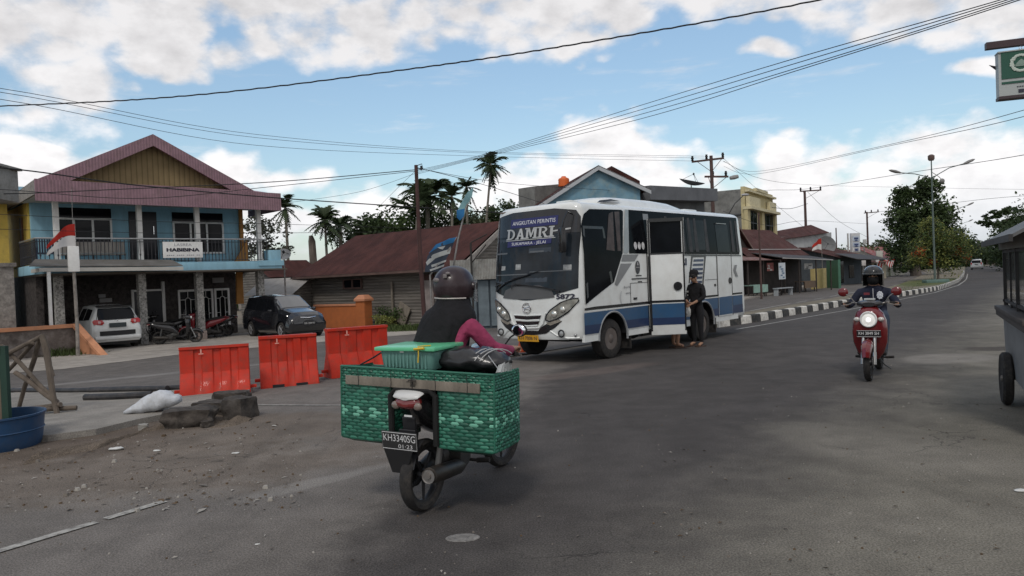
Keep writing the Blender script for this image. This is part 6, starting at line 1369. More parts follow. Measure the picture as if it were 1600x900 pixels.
# ---- red scooter coming towards the camera
f_c = G(1358,595); r_c = G(1377,573); dv = (f_c-r_c).normalized(); RS = atan2(-dv.x,dv.y)
red_o = f_c-Vector((dv.x,dv.y,0))*1.24
moto('scooter', 'rounded red scooter with a white ringed headlight riding towards the camera', red_o, RS, 0.0, (.125,.010,.012), 'retro', plate='KH 3849 SH', headlit=True)
def rider_red():
    t = thing('person', 'person in navy jacket, black mask and black helmet riding the red scooter', 'person', red_o, RS)
    NV = mat('navy_jacket', (.013,.016,.032), .85, var=.3, vs=9, bump=1.0, bs=15); JN = mat('blue_jeans', (.045,.06,.09), .9, var=.25, vs=8); SH = mat('dark_shoe', (.02,.02,.02), .6)
    J = {'pelvis':((0,.26,.86),(.15,.12)),'waist':((0,.28,1.0),(.14,.11)),'chest':((0,.33,1.14),(.165,.115)),'neck':((0,.36,1.27),.052),'head0':((0,.375,1.33),.072),'head1':((0,.38,1.42),.085),
         'rsh':((.19,.33,1.17),.068),'relb':((.31,.42,.98),.052),'rfore':((.33,.60,.99),.043),'rwrist':((.325,.70,1.02),.028),'lsh':((-.19,.33,1.17),.068),'lelb':((-.31,.42,.98),.052),'lfore':((-.33,.60,.99),.043),'lwrist':((-.325,.70,1.02),.028),
         'rhip':((.10,.30,.85),.09),'rknee':((.17,.72,.76),.066),'rank':((.15,.72,.36),.045),'rtoe':((.15,.86,.32),.038),'lhip':((-.10,.30,.85),.09),'lknee':((-.17,.72,.76),.066),'lank':((-.15,.72,.36),.045),'ltoe':((-.15,.86,.32),.038)}
    E = [('pelvis','waist'),('waist','chest'),('chest','neck'),('neck','head0'),('head0','head1'),('chest','rsh'),('rsh','relb'),('relb','rfore'),('rfore','rwrist'),('chest','lsh'),('lsh','lelb'),('lelb','lfore'),('lfore','lwrist'),
         ('pelvis','rhip'),('rhip','rknee'),('rknee','rank'),('rank','rtoe'),('pelvis','lhip'),('lhip','lknee'),('lknee','lank'),('lank','ltoe')]
    hand(J,E,(.325,.705,1.03),(-.05,1,-.02),(1,0,0),(0,0,1),1.3,.95,'r'); hand(J,E,(-.325,.705,1.03),(.05,1,-.02),(-1,0,0),(0,0,1),1.3,.95,'l')
    def reg(c):
        if c.z > 1.255 and abs(c.x) < .13: return 0
        if c.y > .69 and abs(c.x) > .24 and c.z > .9: return 0
        if c.z > .90: return 1
        return 2 if c.z > .38 else 3
    body = figure('body', J, E, [SKIN,NV,JN,SH], reg, t)
    c = Vector((0,.385,1.405)); HM = mat('helmet_black', (.014,.014,.015), .18, coat=.8, var=.1); m = MB(); R = []
    for j in range(13):
        p = lerp(.18,pi/2-.02,j/12); R.append([c+Vector((.140*cos(p)**.8*cos(2*pi*k/28),.155*cos(p)**.8*sin(2*pi*k/28),.145*sin(p))) for k in range(28)])
    m.rings(R); hm = m.build('helmet', HM, body, sharp=70)
    m = MB(); m.patch([(0,0),(1,0),(1,1),(0,1)], lambda u,v: c+Vector((.141*cos(lerp(pi*.86,pi*2.14,u)), .156*sin(lerp(pi*.86,pi*2.14,u))*1.0, lerp(-.15,.035,v))), [i/14 for i in range(1,14)], [.25,.5,.75]); m.build('helmet_back', HM, hm)
    m = MB(); m.patch([(0,0),(1,0),(1,1),(0,1)], lambda u,v: c+Vector((.144*cos(lerp(.35,pi-.35,u)), .162*sin(lerp(.35,pi-.35,u)), lerp(.015,.085,v))), [i/12 for i in range(1,12)]); m.build('visor', mat('visor_smoke',(.05,.055,.06),.05,alpha=.75,coat=1), hm)
    m = MB(); m.path([c+Vector((.142*cos(a),.158*sin(a),.03)) for a in [.3+(pi-.6)*k/12 for k in range(13)]],.005,5); m.build('trim', mat('trim_grey',(.22,.22,.22),.3,.5), hm)
    # face: nose and eyes over the mask
    m = MB(); R = []
    for z, rx, ry in ((-.135,.045,.05),(-.11,.07,.085),(-.07,.083,.105),(-.035,.086,.112),(-.02,.082,.108)): R.append([c+Vector((rx*cos(a),.0+ry*sin(a)+(.012 if abs(a-pi/2) < .3 and z > -.08 else 0),z)) for a in [-.1+(pi+.2)*k/16 for k in range(17)]])
    m.rings(R, closed=False); m.build('face_mask', mat('mask_black',(.01,.01,.011),.9), body)
    for s in (1,-1): m = MB(); m.ball(c+Vector((s*.032,.088,.0)),(.014,.010,.008),10,6); m.build('eye', mat('eye_dark',(.03,.02,.02),.2), body)
    m = MB(); m.ball(c+Vector((0,.100,-.018)),(.014,.018,.02),8,6); m.build('nose', SKIN, body)
    m = MB(); m.cyl((0,.452,1.0),(0,.472,1.22),.006,.006,6); m.build('zip', mat('zip_pale',(.4,.4,.42),.4), body)
    # chest badge and small patch on the jacket
    m = MB(); 
    for k in range(9): a = 2*pi*k/9; m.ball((-.085+.028*cos(a),.448-.01,1.12+.042*sin(a)),(.016,.006,.018),8,5)
    m.ball((-.085,.452-.01,1.12),(.018,.006,.03),8,5); m.build('chest_badge', mat('badge_pale',(.50,.52,.56),.7), body)
    m = MB(); m.box((.085,.45,1.145),(.075,.008,.035)); m.build('chest_patch', mat('patch_red',(.16,.03,.04),.8), body)
rider_red()
# ---- two people at the open bus door
def standing(label, P, rz, h, J2, mats, reg, extra=None):
    t = thing('person', label, 'person', P, rz); k = h/1.70
    J = {'pelvis':((0,0,.92),(.135,.10)),'waist':((0,.01,1.06),(.12,.09)),'chest':((0,.01,1.26),(.15,.105)),'neck':((0,.02,1.43),.052),'head0':((0,.045,1.50),.068),'head1':((0,.05,1.60),.078),
         'rsh':((.18,.01,1.36),.058),'relb':((.22,.02,1.10),.046),'rwrist':((.18,.20,1.0),.028),'lsh':((-.18,.01,1.36),.058),'lelb':((-.22,.02,1.10),.046),'lwrist':((-.16,.20,1.0),.028),
         'rhip':((.09,0,.88),.088),'rknee':((.10,.02,.50),.058),'rank':((.10,-.01,.09),.040),'rtoe':((.12,.13,.035),.034),'lhip':((-.09,0,.88),.088),'lknee':((-.10,.02,.50),.058),'lank':((-.10,-.01,.09),.040),'ltoe':((-.12,.13,.035),.034)}
    J.update(J2)
    for n_ in ('pelvis','waist','chest','rhip','lhip','rknee','lknee','rsh','lsh','relb','lelb'): J[n_] = (J[n_][0], tuple(q*1.16 for q in J[n_][1]) if isinstance(J[n_][1],tuple) else J[n_][1]*1.2)
    E = [('pelvis','waist'),('waist','chest'),('chest','neck'),('neck','head0'),('head0','head1'),('chest','rsh'),('rsh','relb'),('relb','rwrist'),('chest','lsh'),('lsh','lelb'),('lelb','lwrist'),('pelvis','rhip'),('rhip','rknee'),('rknee','rank'),('rank','rtoe'),('pelvis','lhip'),('lhip','lknee'),('lknee','lank'),('lank','ltoe')]
    for s, pre in ((1,'r'),(-1,'l')):
        w_ = Vector(J[pre+'wrist'][0]); e = Vector(J[pre+'elb'][0]); d = (w_-e).normalized(); hand(J,E,w_,d,(s*.3,.2,-1),(s,0,0),.7,1.0,pre)
    J = {n:(Vector(v[0])*k, tuple(q*k for q in v[1]) if isinstance(v[1],tuple) else v[1]*k) for n, v in J.items()}
    body = figure('body', J, E, mats, lambda c: reg(c/k), t)
    hair = MB(); hc = J['head1'][0]; R = []
    for j in range(9): p = lerp(-.15,pi/2-.03,j/8); R.append([hc+Vector((.094*k*cos(p)*cos(2*pi*q/20),(.104*k*cos(p)*sin(2*pi*q/20)) - .012,.012+.098*k*sin(p))) for q in range(20)])
    hair.rings(R); hair.build('hair', mat('black_hair',(.012,.010,.009),.6,bump=.5), body)
    for s in (1,-1): m = MB(); m.ball(hc+Vector((s*.080*k,.0,-.03)),(.014,.02,.03),8,6); m.build('ear', SKIN, body)
    m = MB(); m.ball(hc+Vector((0,.085*k,-.03)),(.014,.02,.022),8,6); m.build('nose', SKIN, body)
    for s in (1,-1):
        a = J[('r' if s>0 else 'l')+'ank'][0]; m = MB(); m.box((a.x+s*.008,a.y+.055,.010),(.095,.26,.02),0,None,.008); m.path([(a.x-.03,a.y+.06,.05),(a.x+s*.01,a.y+.09,.075),(a.x+.05,a.y+.06,.05)],.008,5); m.build('sandal', mat('sandal_brown',(.06,.035,.025),.7), body)
    if extra: extra(t, body, k)
    return t
pB = G(1091,541); pA = G(1060,545)+Vector((0,.22,0))
BK = mat('black_hoodie', (.012,.012,.014), .9, var=.4, vs=8, bump=1.0, bs=14); BK2 = mat('black_trousers', (.011,.011,.013), .9, var=.3)
def exB(t, body, k):
    m = MB(); m.lathe([(.106*k,0),(.108*k,.03),(.10*k,.07),(.07*k,.105),(0,.118)], Matrix.Translation((0,.05*k+.01,1.615*k)), 20, cap=False); cp = m.build('cap', BK, body)
    m = MB(); m.patch([(-.07,0),(.07,0),(.05,.08),(-.05,.08)], lambda u,v: Vector((u,.13*k+v,1.625*k-v*.25-u*u*3)), [-.03,0,.03],[.04]); m.build('cap_peak', BK, cp)
    m = MB(); m.box((.16,.075,1.24*k),(.012,.07,.035),0,None,.004); m.box((.172,.05,1.16*k),(.01,.05,.03)); m.build('logo', mat('logo_pale',(.4,.4,.38),.7), body)
standing('person in black cap, black hooded top and black trousers beside the rear bus wheel', pB, radians(128), 1.56,
    {'head0':((0,.07,1.49),.068),'head1':((0,.10,1.57),.078),'rwrist':((.10,.22,1.0),.028),'lwrist':((-.08,.24,.98),.028)}, [SKIN,BK,BK2,SKIN], lambda c: 0 if (c.z > 1.44 or (c.y > .17 and .85 < c.z < 1.12)) else (1 if c.z > .90 else (2 if c.z > .10 else 0)), exB)
standing('bare legged person in beige shirt and grey shorts half hidden by the bus door', pA, radians(-75), 1.60,
    {'rwrist':((.17,.18,1.02),.028)}, [SKIN,mat('beige_shirt',(.33,.235,.165),.85,var=.12,bump=.2),mat('grey_shorts',(.10,.12,.15),.85,var=.2)], lambda c: 0 if (c.z > 1.43 or c.z < .52 or (abs(c.x) > .15 and c.z < 1.18)) else (1 if c.z > .93 else 2))
p = pA.lerp(pB,.62)+Vector((.0,.1,0)); t = thing('bag', 'small white plastic bag held between the two people at the bus', 'bag', (p.x,p.y,.62), 0)
m = MB(); m.rings([[(.09*k*cos(a),.05*k*sin(a),z) for a in [2*pi*i/12 for i in range(12)]] for k, z in ((.7,0),(1,.05),(.95,.14),(.5,.20),(.2,.23))]); m.build('body', mat('white_plastic',(.6,.6,.58),.4,var=.1), t)
for s in (-.02,.02): m = MB(); m.path([(s,-.01,.22),(s*1.5,-.01,.29),(s,.02,.30),(s,.03,.22)],.006,5); m.build('handle', mat('white_plastic',(.6,.6,.58),.4), t)
# ---- parked motorcycles by the blue house
mg = 'motorcycles parked before the blue house'
moto('motorcycle', 'black motorcycle with a pale flank parked right of the white car', HP(-1.75,-.9,0), HR-pi*.62, .10, (.02,.02,.022), 'bike', mg, plate='DA 2290 K')
moto('motorcycle', 'red motorcycle with a white leg shield parked near the house grilles', HP(.95,.3,0), HR+pi*.42, -.10, (.20,.012,.02), 'bike', mg)
moto('motorcycle', 'dark motorcycle with two silver stripes beside the black car', HP(1.55,.9,0), HR+pi*.40, -.12, (.02,.018,.022), 'bike', mg)
moto('motorcycle', 'black motorcycle standing in the shade behind the porch column', HP(-.35,1.0,0), HR+pi*.45, .1, (.018,.018,.02), 'bike', mg)
# ================================================================ cars
def car(name, label, P, rz, L, W_, prof, belt, paint, glass_side, wheels, wr=.31, gc=.2):
    """prof rows: (y, z_bottom, z_top, half width low, half width belt, half width top); belt: (y, z) rows; +y is the nose"""
    t = thing(name, label, 'car', P, rz)
    def sec(y):
        zb, zt, wl, wb_, wt = ipl(prof, y); bz = min(ipl(belt, y)[0], zt-.03); return zb, zt, wl, wb_, wt, bz
    def pts(y):
        zb, zt, wl, wb_, wt, bz = sec(y); h = [(wl*.9,zb),(wl,zb+.08),(wl+.02 if wl > .3 else wl,zb+.30),(wb_,bz-.06),(wb_-.015,bz)]
        top = zt-.05 if zt-bz > .12 else lerp(bz,zt,.5)
        h += [(lerp(wb_-.02,wt,.5),lerp(bz,top,.5)),(wt,top),(wt-.05,zt-.015),(wt*.6,zt),(0,zt+.008)]
        return h
    ys = []; y0, y1 = prof[0][0], prof[-1][0]; n = 56
    ys = sorted({round(lerp(y0,y1,i/n),3) for i in range(n+1)} | {r[0] for r in prof})
    m = MB(); R = []
    for y in ys:
        h = pts(y); R.append([(x,y,z) for x,z in h]+[(-x,y,z) for x,z in h[-2::-1]])
    m.rings(R); body = m.build('body', paint, t, sharp=40)
    cut = []
    for y in wheels:
        for s in (1,-1): c = MB(); c.cyl((s*(W_/2-.24),y,wr),(s*(W_/2+.2),y,wr),wr+.055,seg=28); c.box((s*(W_/2-.02),y,wr*.3),(.44,(wr+.055)*2,wr*.8)); cut.append(c.build('cut', paint, t))
    boolcut(body, cut)
    def sx(y, z, e=.008):
        h = pts(y)
        for (xa,za),(xb,zb) in zip(h,h[1:]):
            if za <= z <= zb and zb > za: return lerp(xa,xb,(z-za)/(zb-za))+e
        return h[-4][0]+e
    sidep = lambda poly, s, m_, nm, e=.008, par=body: (lambda mb: (mb.patch(poly if s>0 else poly[::-1], lambda y,z: (s*sx(y,z,e),y,z), [y0+.08*i for i in range(int((y1-y0)/.08)+1)], [.3+.06*i for i in range(24)]), mb.build(nm, m_, par))[1])(MB())
    for s in (1,-1):
        for g in glass_side: sidep(g, s, GLASS, 'side_window')
    topf = lambda e: (lambda x, y: (x, y, ztop(x,y)+e))
    def ztop(x, y):
        h = pts(y)[::-1]; ax = abs(x)
        for (xa,za),(xb,zb) in zip(h,h[1:]):
            if xa <= ax <= xb and xb > xa: return lerp(za,zb,(ax-xa)/(xb-xa))
        return h[-1][1]
    def top(poly, m_, nm, e=.008, par=body): mb = MB(); mb.patch(poly, topf(e), [-.9+.06*i for i in range(31)], [y0+.06*i for i in range(int((y1-y0)/.06)+1)]); return mb.build(nm, m_, par)
    for y in wheels:
        for s in (1,-1):
            M = Matrix.Translation((s*(W_/2-.10),y,wr)) @ Matrix.Rotation(s*pi/2,4,'Y')
            m = MB(); m.lathe([(wr-.11,-.09),(wr-.03,-.10),(wr,-.06),(wr,.06),(wr-.03,.09),(wr-.11,.08),(wr-.12,.03)], M, 32); w_ = m.build('wheel', RUB, t)
            m = MB(); m.lathe([(wr-.10,.085),(wr-.12,.075),(wr-.125,.03)], M, 28, cap=False)
            for k in range(5):
                a = 2*pi*k/5
                for d in (-.12,.12): m.cyl(M @ Vector((.03*cos(a+d*2),.03*sin(a+d*2),.06)), M @ Vector(((wr-.115)*cos(a+d),(wr-.115)*sin(a+d),.07)), .016,.013, 6)
            m.lathe([(0,.085),(.035,.08),(.045,.05)], M, 14, cap=False); m.lathe([(0,.02),(wr-.13,.02)], M, 20, cap=False); m.build('rim', ALLOY if 'black' in label or 'silver' in label else mat('black_rim',(.03,.03,.03),.5), w_)
    m = MB(); m.box((0,(y0+y1)/2,gc+.03),(W_*.84,(y1-y0)*.9,.12)); m.build('underside', DARK, t)
    return t, body, sidep, top, sx, pts
# white hatchback, seen from behind
WCP = mat('car_white', (.60,.61,.60), .25, var=.03, coat=.7, dirt=(.42,.41,.38), dirt_amt=.25)
wp = HP(-3.22,.75,0)
t, body, sidep, top, sx, pts = car('car', 'white hatchback seen from behind, parked under the blue house', wp, HR, 3.7, 1.66,
  [(-1.86,.36,.72,.66,.74,.66),(-1.83,.28,.98,.76,.78,.68),(-1.78,.26,1.06,.80,.80,.68),(-1.55,.25,1.46,.82,.80,.60),(-1.40,.24,1.54,.82,.80,.58),(-.4,.20,1.60,.83,.80,.57),(.35,.20,1.57,.83,.80,.56),(.85,.20,1.10,.83,.79,.62),(1.65,.24,.98,.80,.74,.62),(1.85,.32,.75,.66,.66,.55)],
  [(-1.86,.70),(-1.6,1.05),(0,.98),(.9,.95),(1.85,.75)], WCP,
  [[(-1.30,1.07),(-.55,1.04),(-.55,1.46),(-1.22,1.42)],[(-.47,1.04),(.30,1.02),(.15,1.46),(-.47,1.47)]], (-1.2,1.2))
back = lambda e: (lambda x, z: (x, lerp(-1.83,-1.53,min(1,max(0,(z-.98)/.50)))-e - (0 if z > .98 else .02) + .10*(abs(x)/.8)**3, z))
def bk(poly, m_, nm, e=.02, par=body): mb = MB(); mb.patch(poly, back(e), [-.8+.08*i for i in range(21)], [.3+.06*i for i in range(22)]); return mb.build(nm, m_, par)
bk([(-.66,1.06),(.66,1.06),(.56,1.42),(.52,1.46),(-.52,1.46),(-.56,1.42)], GLASS, 'rear_window', .035)
m = MB(); m.box((0,-1.50,1.53),(1.16,.25,.035),0,Matrix.Rotation(.12,4,'X'),.012); m.build('spoiler', mat('roof_black',(.02,.02,.02),.25,coat=.6), body)
for s in (1,-1):
    P_l = [(s*.50,.88),(s*.76,.90),(s*.79,1.02),(s*.72,1.08),(s*.47,1.05),(s*.43,.95)]; l_ = bk(P_l if s>0 else P_l[::-1], RED, 'tail_light', .045)
    P_l = [(s*.54,.92),(s*.62,.92),(s*.62,1.02),(s*.54,1.02)]; bk(P_l if s>0 else P_l[::-1], mat('lens_pale',(.45,.25,.25),.15,coat=1), 'lens', .052, l_)
bk([(-.28,.78),(.28,.78),(.28,.94),(-.28,.94)], mat('plate_dark',(.035,.045,.05),.5), 'number_plate', .055)
bk([(-.60,.50),(.60,.50),(.66,.62),(.62,.66),(-.62,.66),(-.66,.62)], DARK, 'bumper_insert', .05)
m = MB(); m.box((0,-1.86,.42),(1.5,.14,.13),0,None,.04); m.build('bumper', WCP, body)
m = MB(); c = Vector((0,-1.875,1.015)); m.box(c,(.06,.012,.045),0,None,.005); m.build('badge', CHROME, body)
# black people carrier, nose to the street
BCP = mat('car_black', (.010,.011,.014), .18, coat=.9, var=.1)
bp = HP(2.62,-2.1,0)
t, body, sidep, top, sx, pts = car('car', 'black people carrier with chrome grille, nose towards the street', bp, HR+pi, 4.2, 1.66,
  [(-2.08,.35,.80,.70,.76,.66),(-2.0,.25,1.25,.80,.80,.64),(-1.85,.22,1.60,.82,.80,.60),(-.6,.20,1.68,.83,.80,.58),(.35,.20,1.62,.83,.80,.57),(1.15,.20,1.12,.83,.79,.66),(1.80,.22,.98,.81,.74,.60),(2.02,.26,.84,.74,.70,.52),(2.10,.34,.66,.64,.62,.45)],
  [(-2.08,.78),(-1.9,1.08),(.3,1.0),(1.15,.97),(1.8,.86),(2.1,.6)], BCP,
  [[(-1.75,1.12),(-.95,1.08),(-.95,1.52),(-1.65,1.50)],[(-.88,1.08),(-.05,1.05),(-.08,1.53),(-.88,1.53)],[(.02,1.05),(.82,1.03),(.38,1.48),(.0,1.52)]], (-1.28,1.37))
top([(-.60,.42),(.60,.42),(.66,.7),(.70,1.08),(-.70,1.08),(-.66,.7)], mat('screen_glass',(.03,.035,.04),.04,spec=.9,coat=1), 'windscreen', .010)
nose = lambda e: (lambda x, z: (x, 2.10-.36*(abs(x)/.78)**2.6-max(0,z-.62)*.35+e, z))
def ns(poly, m_, nm, e=.01, par=body): mb = MB(); mb.patch(poly, nose(e), [-.8+.08*i for i in range(21)], [.3+.06*i for i in range(14)]); return mb.build(nm, m_, par)
ns([(-.50,.45),(.50,.45),(.46,.80),(-.46,.80)], DARK, 'grille', .02)
m = MB(); f_ = nose(.035); m.path([f_(x,z) for x,z in ((-.72,.86),(-.42,.80),(0,.77),(.42,.80),(.72,.86))],.022,6); m.build('chrome_bar', CHROME, body)
m = MB(); m.path([f_(x,z) for x,z in ((-.40,.72),(0,.69),(.40,.72))],.008,5); m.build('chrome_bar', CHROME, body)
for s in (1,-1):
    P_l = [(s*.42,.80),(s*.74,.86),(s*.73,.76),(s*.44,.73)]; ns(P_l if s>0 else P_l[::-1], LAMPG, 'headlight', .022)
    m = MB(); m.path([f_(s*x,z) for x,z in ((.50,.72),(.46,.60),(.50,.48))],.014,5); m.build('chrome_trim', CHROME, body)
    m = MB(); c = Vector(f_(s*.66,.47)); m.ball(c,(.05,.03,.05),12,8); m.build('fog_lamp', LAMPG, body)
    m = MB(); m.box((s*.93,.75,1.06),(.16,.09,.11),0,None,.03); m.build('mirror', BCP, body)
pl = ns([(-.24,.50),(.24,.50),(.24,.62),(-.24,.62)], mat('plate_black',(.03,.03,.03),.5), 'number_plate', .035)
text('DA 1208 VO', .085, mat('plate_white',(.6,.6,.6),.5), lambda a,c_: Vector(nose(.045)(-a,.56+c_)), pl, width=.42, bold=.002)
# silver van far down the road
SV = mat('car_silver', (.42,.43,.44), .3, .3, coat=.5)
vp_ = G(1531,421); vp2 = vp_+Vector((0,.5,0)); rv = -atan2(vp_.x,vp_.y)-.05
t, body, sidep, top, sx, pts = car('car', 'silver people carrier driving away far down the road', vp_+Vector((.8,2,0)), rv, 4.3, 1.75,
  [(-2.1,.30,.80,.74,.82,.70),(-2.05,.26,1.15,.84,.86,.68),(-1.9,.25,1.70,.86,.86,.64),(.3,.25,1.78,.87,.86,.64),(1.1,.25,1.15,.87,.84,.7),(2.0,.28,.95,.8,.76,.6),(2.1,.4,.7,.7,.7,.5)],
  [(-2.1,.80),(-1.9,1.1),(.9,1.05),(2.1,.7)], SV, [[(-1.7,1.14),(.7,1.1),(.3,1.6),(-1.65,1.6)]], (-1.3,1.3))
m = MB(); m.box((0,-2.03,1.36),(1.3,.16,.42),0,Matrix.Rotation(-.25,4,'X')); m.build('rear_window', GLASS, body)
m = MB(); m.box((0,-2.12,.55),(1.6,.1,.25),0,None,.04); m.build('bumper', SV, body)
for s in (1,-1): m = MB(); m.box((s*.72,-2.07,1.05),(.18,.1,.35),0,None,.03); m.build('tail_light', RED, body)
m = MB(); m.box((0,-2.12,.85),(.45,.04,.13)); m.build('number_plate', DARK, body)

# ================================================================ vegetation
LF = {n: mat('leaf_'+n, c, .65, var=.45, vs=.9, transl=.25, spec=.3) for n, c in (('dark',(.040,.062,.024)),('mid',(.060,.095,.030)),('warm',(.20,.215,.060)),('red',(.42,.115,.04)),('palm',(.040,.060,.025)),('olive',(.060,.070,.035)),('grey',(.06,.065,.045)))}
BARK = mat('bark', (.12,.10,.085), .9, var=.35, vs=4, bump=.6, stretch=(1,1,.3)); PBARK = mat('palm_bark', (.17,.155,.13), .9, var=.3, vs=3)
def crown_mesh(lobes, n, leaf, seed, mis=(0,), clump=.34, shell=.55, narrow=1.0):
    r = random.Random(seed); vs, fs, mi = [], [], []; tot = sum(l[2] for l in lobes)
    for (c, rad, wgt) in lobes:
        c = Vector(c); k = int(n*wgt/tot); nc = max(6,int(k/26)); cl = []
        for _ in range(nc):
            d = Vector((r.gauss(0,1),r.gauss(0,1),r.gauss(0,1))); d.normalize(); q = r.uniform(shell,1.0) if r.random() < .8 else r.uniform(.1,.6)
            q *= 1+.22*noise.noise(d*2.1+c*.7); cl.append((Vector((d.x*rad[0],d.y*rad[1],d.z*rad[2]))*q, r.uniform(.6,1.3), r.choice(mis)))
        s = min(rad)*clump
        for _ in range(k):
            o, sc, m_ = r.choice(cl); q_ = lambda k_: max(-1.7,min(1.7,r.gauss(0,1)))*k_; p = c+o+Vector((q_(s*sc),q_(s*sc),q_(s*sc*.6)))
            a = Vector((r.gauss(0,1),r.gauss(0,1),r.gauss(0,.6))).normalized(); b = a.cross(Vector((r.gauss(0,1),r.gauss(0,1),r.gauss(0,1)))).normalized(); L = leaf*r.uniform(.6,1.3); w_ = L*.55*narrow
            i = len(vs); vs += [p-a*L*.5, p+b*w_*.5, p+a*L*.5, p-b*w_*.5]; fs.append((i,i+1,i+2,i+3)); mi.append(m_)
    me = bpy.data.meshes.new('crown'); me.from_pydata(vs, [], fs); me.polygons.foreach_set('material_index', mi); return me
def tree(name, label, P, lobes, n, leaf, leafm, trunk, seed, group=None, cat='tree', limbs=5, mis=(0,), **kw):
    t = thing(name, label, cat, P, 0, group); r = random.Random(seed)
    mkobj('crown', crown_mesh(lobes, n, leaf, seed, mis, **kw), leafm, t)
    m = MB(); h, r0 = trunk; m.path([(0,0,-.1),(r.uniform(-.1,.1)*r0*5,0,h*.35),(r.uniform(-1,1)*r0*.8,0,h*.7),(0,0,h)],[r0*1.25,r0,r0*.85,r0*.6],10)
    for i in range(limbs):
        c, rad, _ = lobes[i % len(lobes)]; s = Vector((0,0,h*r.uniform(.55,.98))); e = Vector(c)+Vector((r.uniform(-.5,.5)*rad[0],r.uniform(-.5,.5)*rad[1],r.uniform(-.3,.4)*rad[2])); mid = s.lerp(e,.5)+Vector((0,0,.1*h))
        m.path([s,mid,e],[r0*.5,r0*.3,r0*.1],7)
    m.build('trunk', BARK, t); return t
def frond(m, o, az, el, L, droop, n=14, w=.5, r=None, mi=0, gap=0.0):
    o = Vector(o); d = Vector((cos(az)*cos(el),sin(az)*cos(el),sin(el))); pts = []
    for i in range(n+1): u = i/n; pts.append(o+d*L*u+Vector((0,0,-droop*u*u*L)))
    m.path(pts[::2]+([pts[-1]] if n%2 else []), .018, 4, mi); s = Vector((-sin(az),cos(az),0))
    for i in range(1,n+1):
        u = i/n; p = pts[i]; t = (pts[i]-pts[i-1]).normalized(); ll = w*sin(pi*min(1,u*.85+.12))**.7
        for sg in (1,-1):
            q = p+(s*sg*.8+t*.55+Vector((0,0,-.30+r.uniform(-.2,.2)))).normalized()*ll*r.uniform(.75,1.1); k = t*(L/n*.75)
            m.face([p-k,p+k,q+k*.2],mi)
def palm(name, label, base, top, tr, nf, L, droop, seed, kind='areca', group=None, skirt=0):
    P = Vector(base); t = thing(name, label, 'palm tree', P, 0, group); r = random.Random(seed); T = Vector(top)-P
    m = MB(); m.path([(0,0,-.1), T*.3+Vector((r.uniform(-.1,.1),0,0)), T*.7, T],[tr*1.3,tr,tr*.9,tr*.8],8); 
    if kind == 'areca': m.path([T, T+Vector((0,0,.5*L*.35))],[tr*1.15,tr*.7],8)
    m.build('trunk', PBARK, t); m = MB()
    for i in range(nf):
        az = 2*pi*i/nf*1.0+r.uniform(-.35,.35); el = r.uniform(.55,1.45) if kind == 'areca' else r.uniform(-.1,1.25)
        frond(m, T+Vector((0,0,.15*L)), az, el, L*r.uniform(.8,1.1), droop*r.uniform(.8,1.25), 14, L*.30 if kind != 'areca' else L*.34, r)
    for i in range(skirt): frond(m, T+Vector((0,0,.12*L)), r.uniform(0,6.28), r.uniform(-1.3,.25), L*r.uniform(.5,.95), .35, 10, L*.24, r)
    m.build('crown', LF['palm'], t, fixn=False); return t
def gp(px, Y): q = AT(px,440,Y); return Vector((q.x,Y,-.42))
# areca palms standing over the plank house
for i, (px0, px1, py, Y, L, sk, lab) in enumerate(((453,446,318,46,1.25,8,'slim palm with a shaggy crown right of the blue house roof'),(448,0,0,0,0,0,''),(513,508,338,50,1.6,14,'slim palm with a bushy drooping crown above the plank house'),(706,706,300,50,1.25,7,'short palm left of the blue banner top'),(731,729,285,52,1.30,8,'slim palm right behind the blue banner'),(829,827,300,60,1.2,4,'small palm behind the left corner of the bus roof'))):
    if not Y: continue
    palm('palm_tree', lab, gp(px0,Y), AT(px1,py+12,Y), .10, 11, L*1.15, .48, 40+i, 'areca', 'palms beyond the plank house', sk)
# the tall leaning one by the bus
b_ = AT(748,372,44); palm('palm_tree', 'tall thin bent palm rising over the plank house roof beside the bus', Vector((b_.x-.2,44,-.42)), AT(767,262,44), .075, 11, 1.35, .55, 77, 'areca', 'palms beyond the plank house', 22)
palm('palm_tree', 'broad coconut palm behind the utility pole', gp(668,55), AT(668,318,55), .18, 20, 3.4, .55, 61, 'coco', 'palms beyond the plank house', 4)
palm('palm_tree', 'low feathery palm between the shaggy palm and the plank house', gp(530,52), AT(532,362,52), .15, 14, 2.3, .6, 62, 'coco', 'palms beyond the plank house', 2)
palm('palm_tree', 'bare spiky dying palm left of the utility pole', gp(640,53), AT(652,340,53), .12, 6, 3.0, .25, 63, 'coco', 'palms beyond the plank house')
r = random.Random(9)
for i, (px, py, w_, h_, Y, lm, lab) in enumerate(((575,352,30,26,54,'dark','round dark bush left end of the trees over the plank house roof'),(612,348,36,30,56,'mid','mid green tree over the middle of the plank roof'),(655,338,42,45,58,'mid','taller green tree mass behind the utility pole'),(700,345,36,40,57,'dark','dark tree behind the two short palms'),(735,340,34,34,58,'olive','olive tree right of the banner behind the roof'),(790,330,40,22,60,'dark','low dark tree left of the bus roof'))):
    P = gp(px,Y); k = Y/FPX; top_ = AT(px,py,Y).z+.42; R_ = (w_*k, w_*k, h_*k)
    tree('leafy_tree', lab, P, [((0,0,top_-.4*R_[2]),R_,2),((R_[0]*.6,0,top_-1.1*R_[2]),(R_[0]*.8,R_[1],R_[2]*.8),1.2),((-R_[0]*.6,0,top_-1.2*R_[2]),(R_[0]*.8,R_[1],R_[2]*.8),1.2),((0,0,top_-2*R_[2]),(R_[0]*1.1,R_[1],R_[2]),1.5)], 5200, .30, LF[lm], (max(1.5,top_-R_[2]),.14), 100+i, 'trees beyond the plank house', clump=.3)
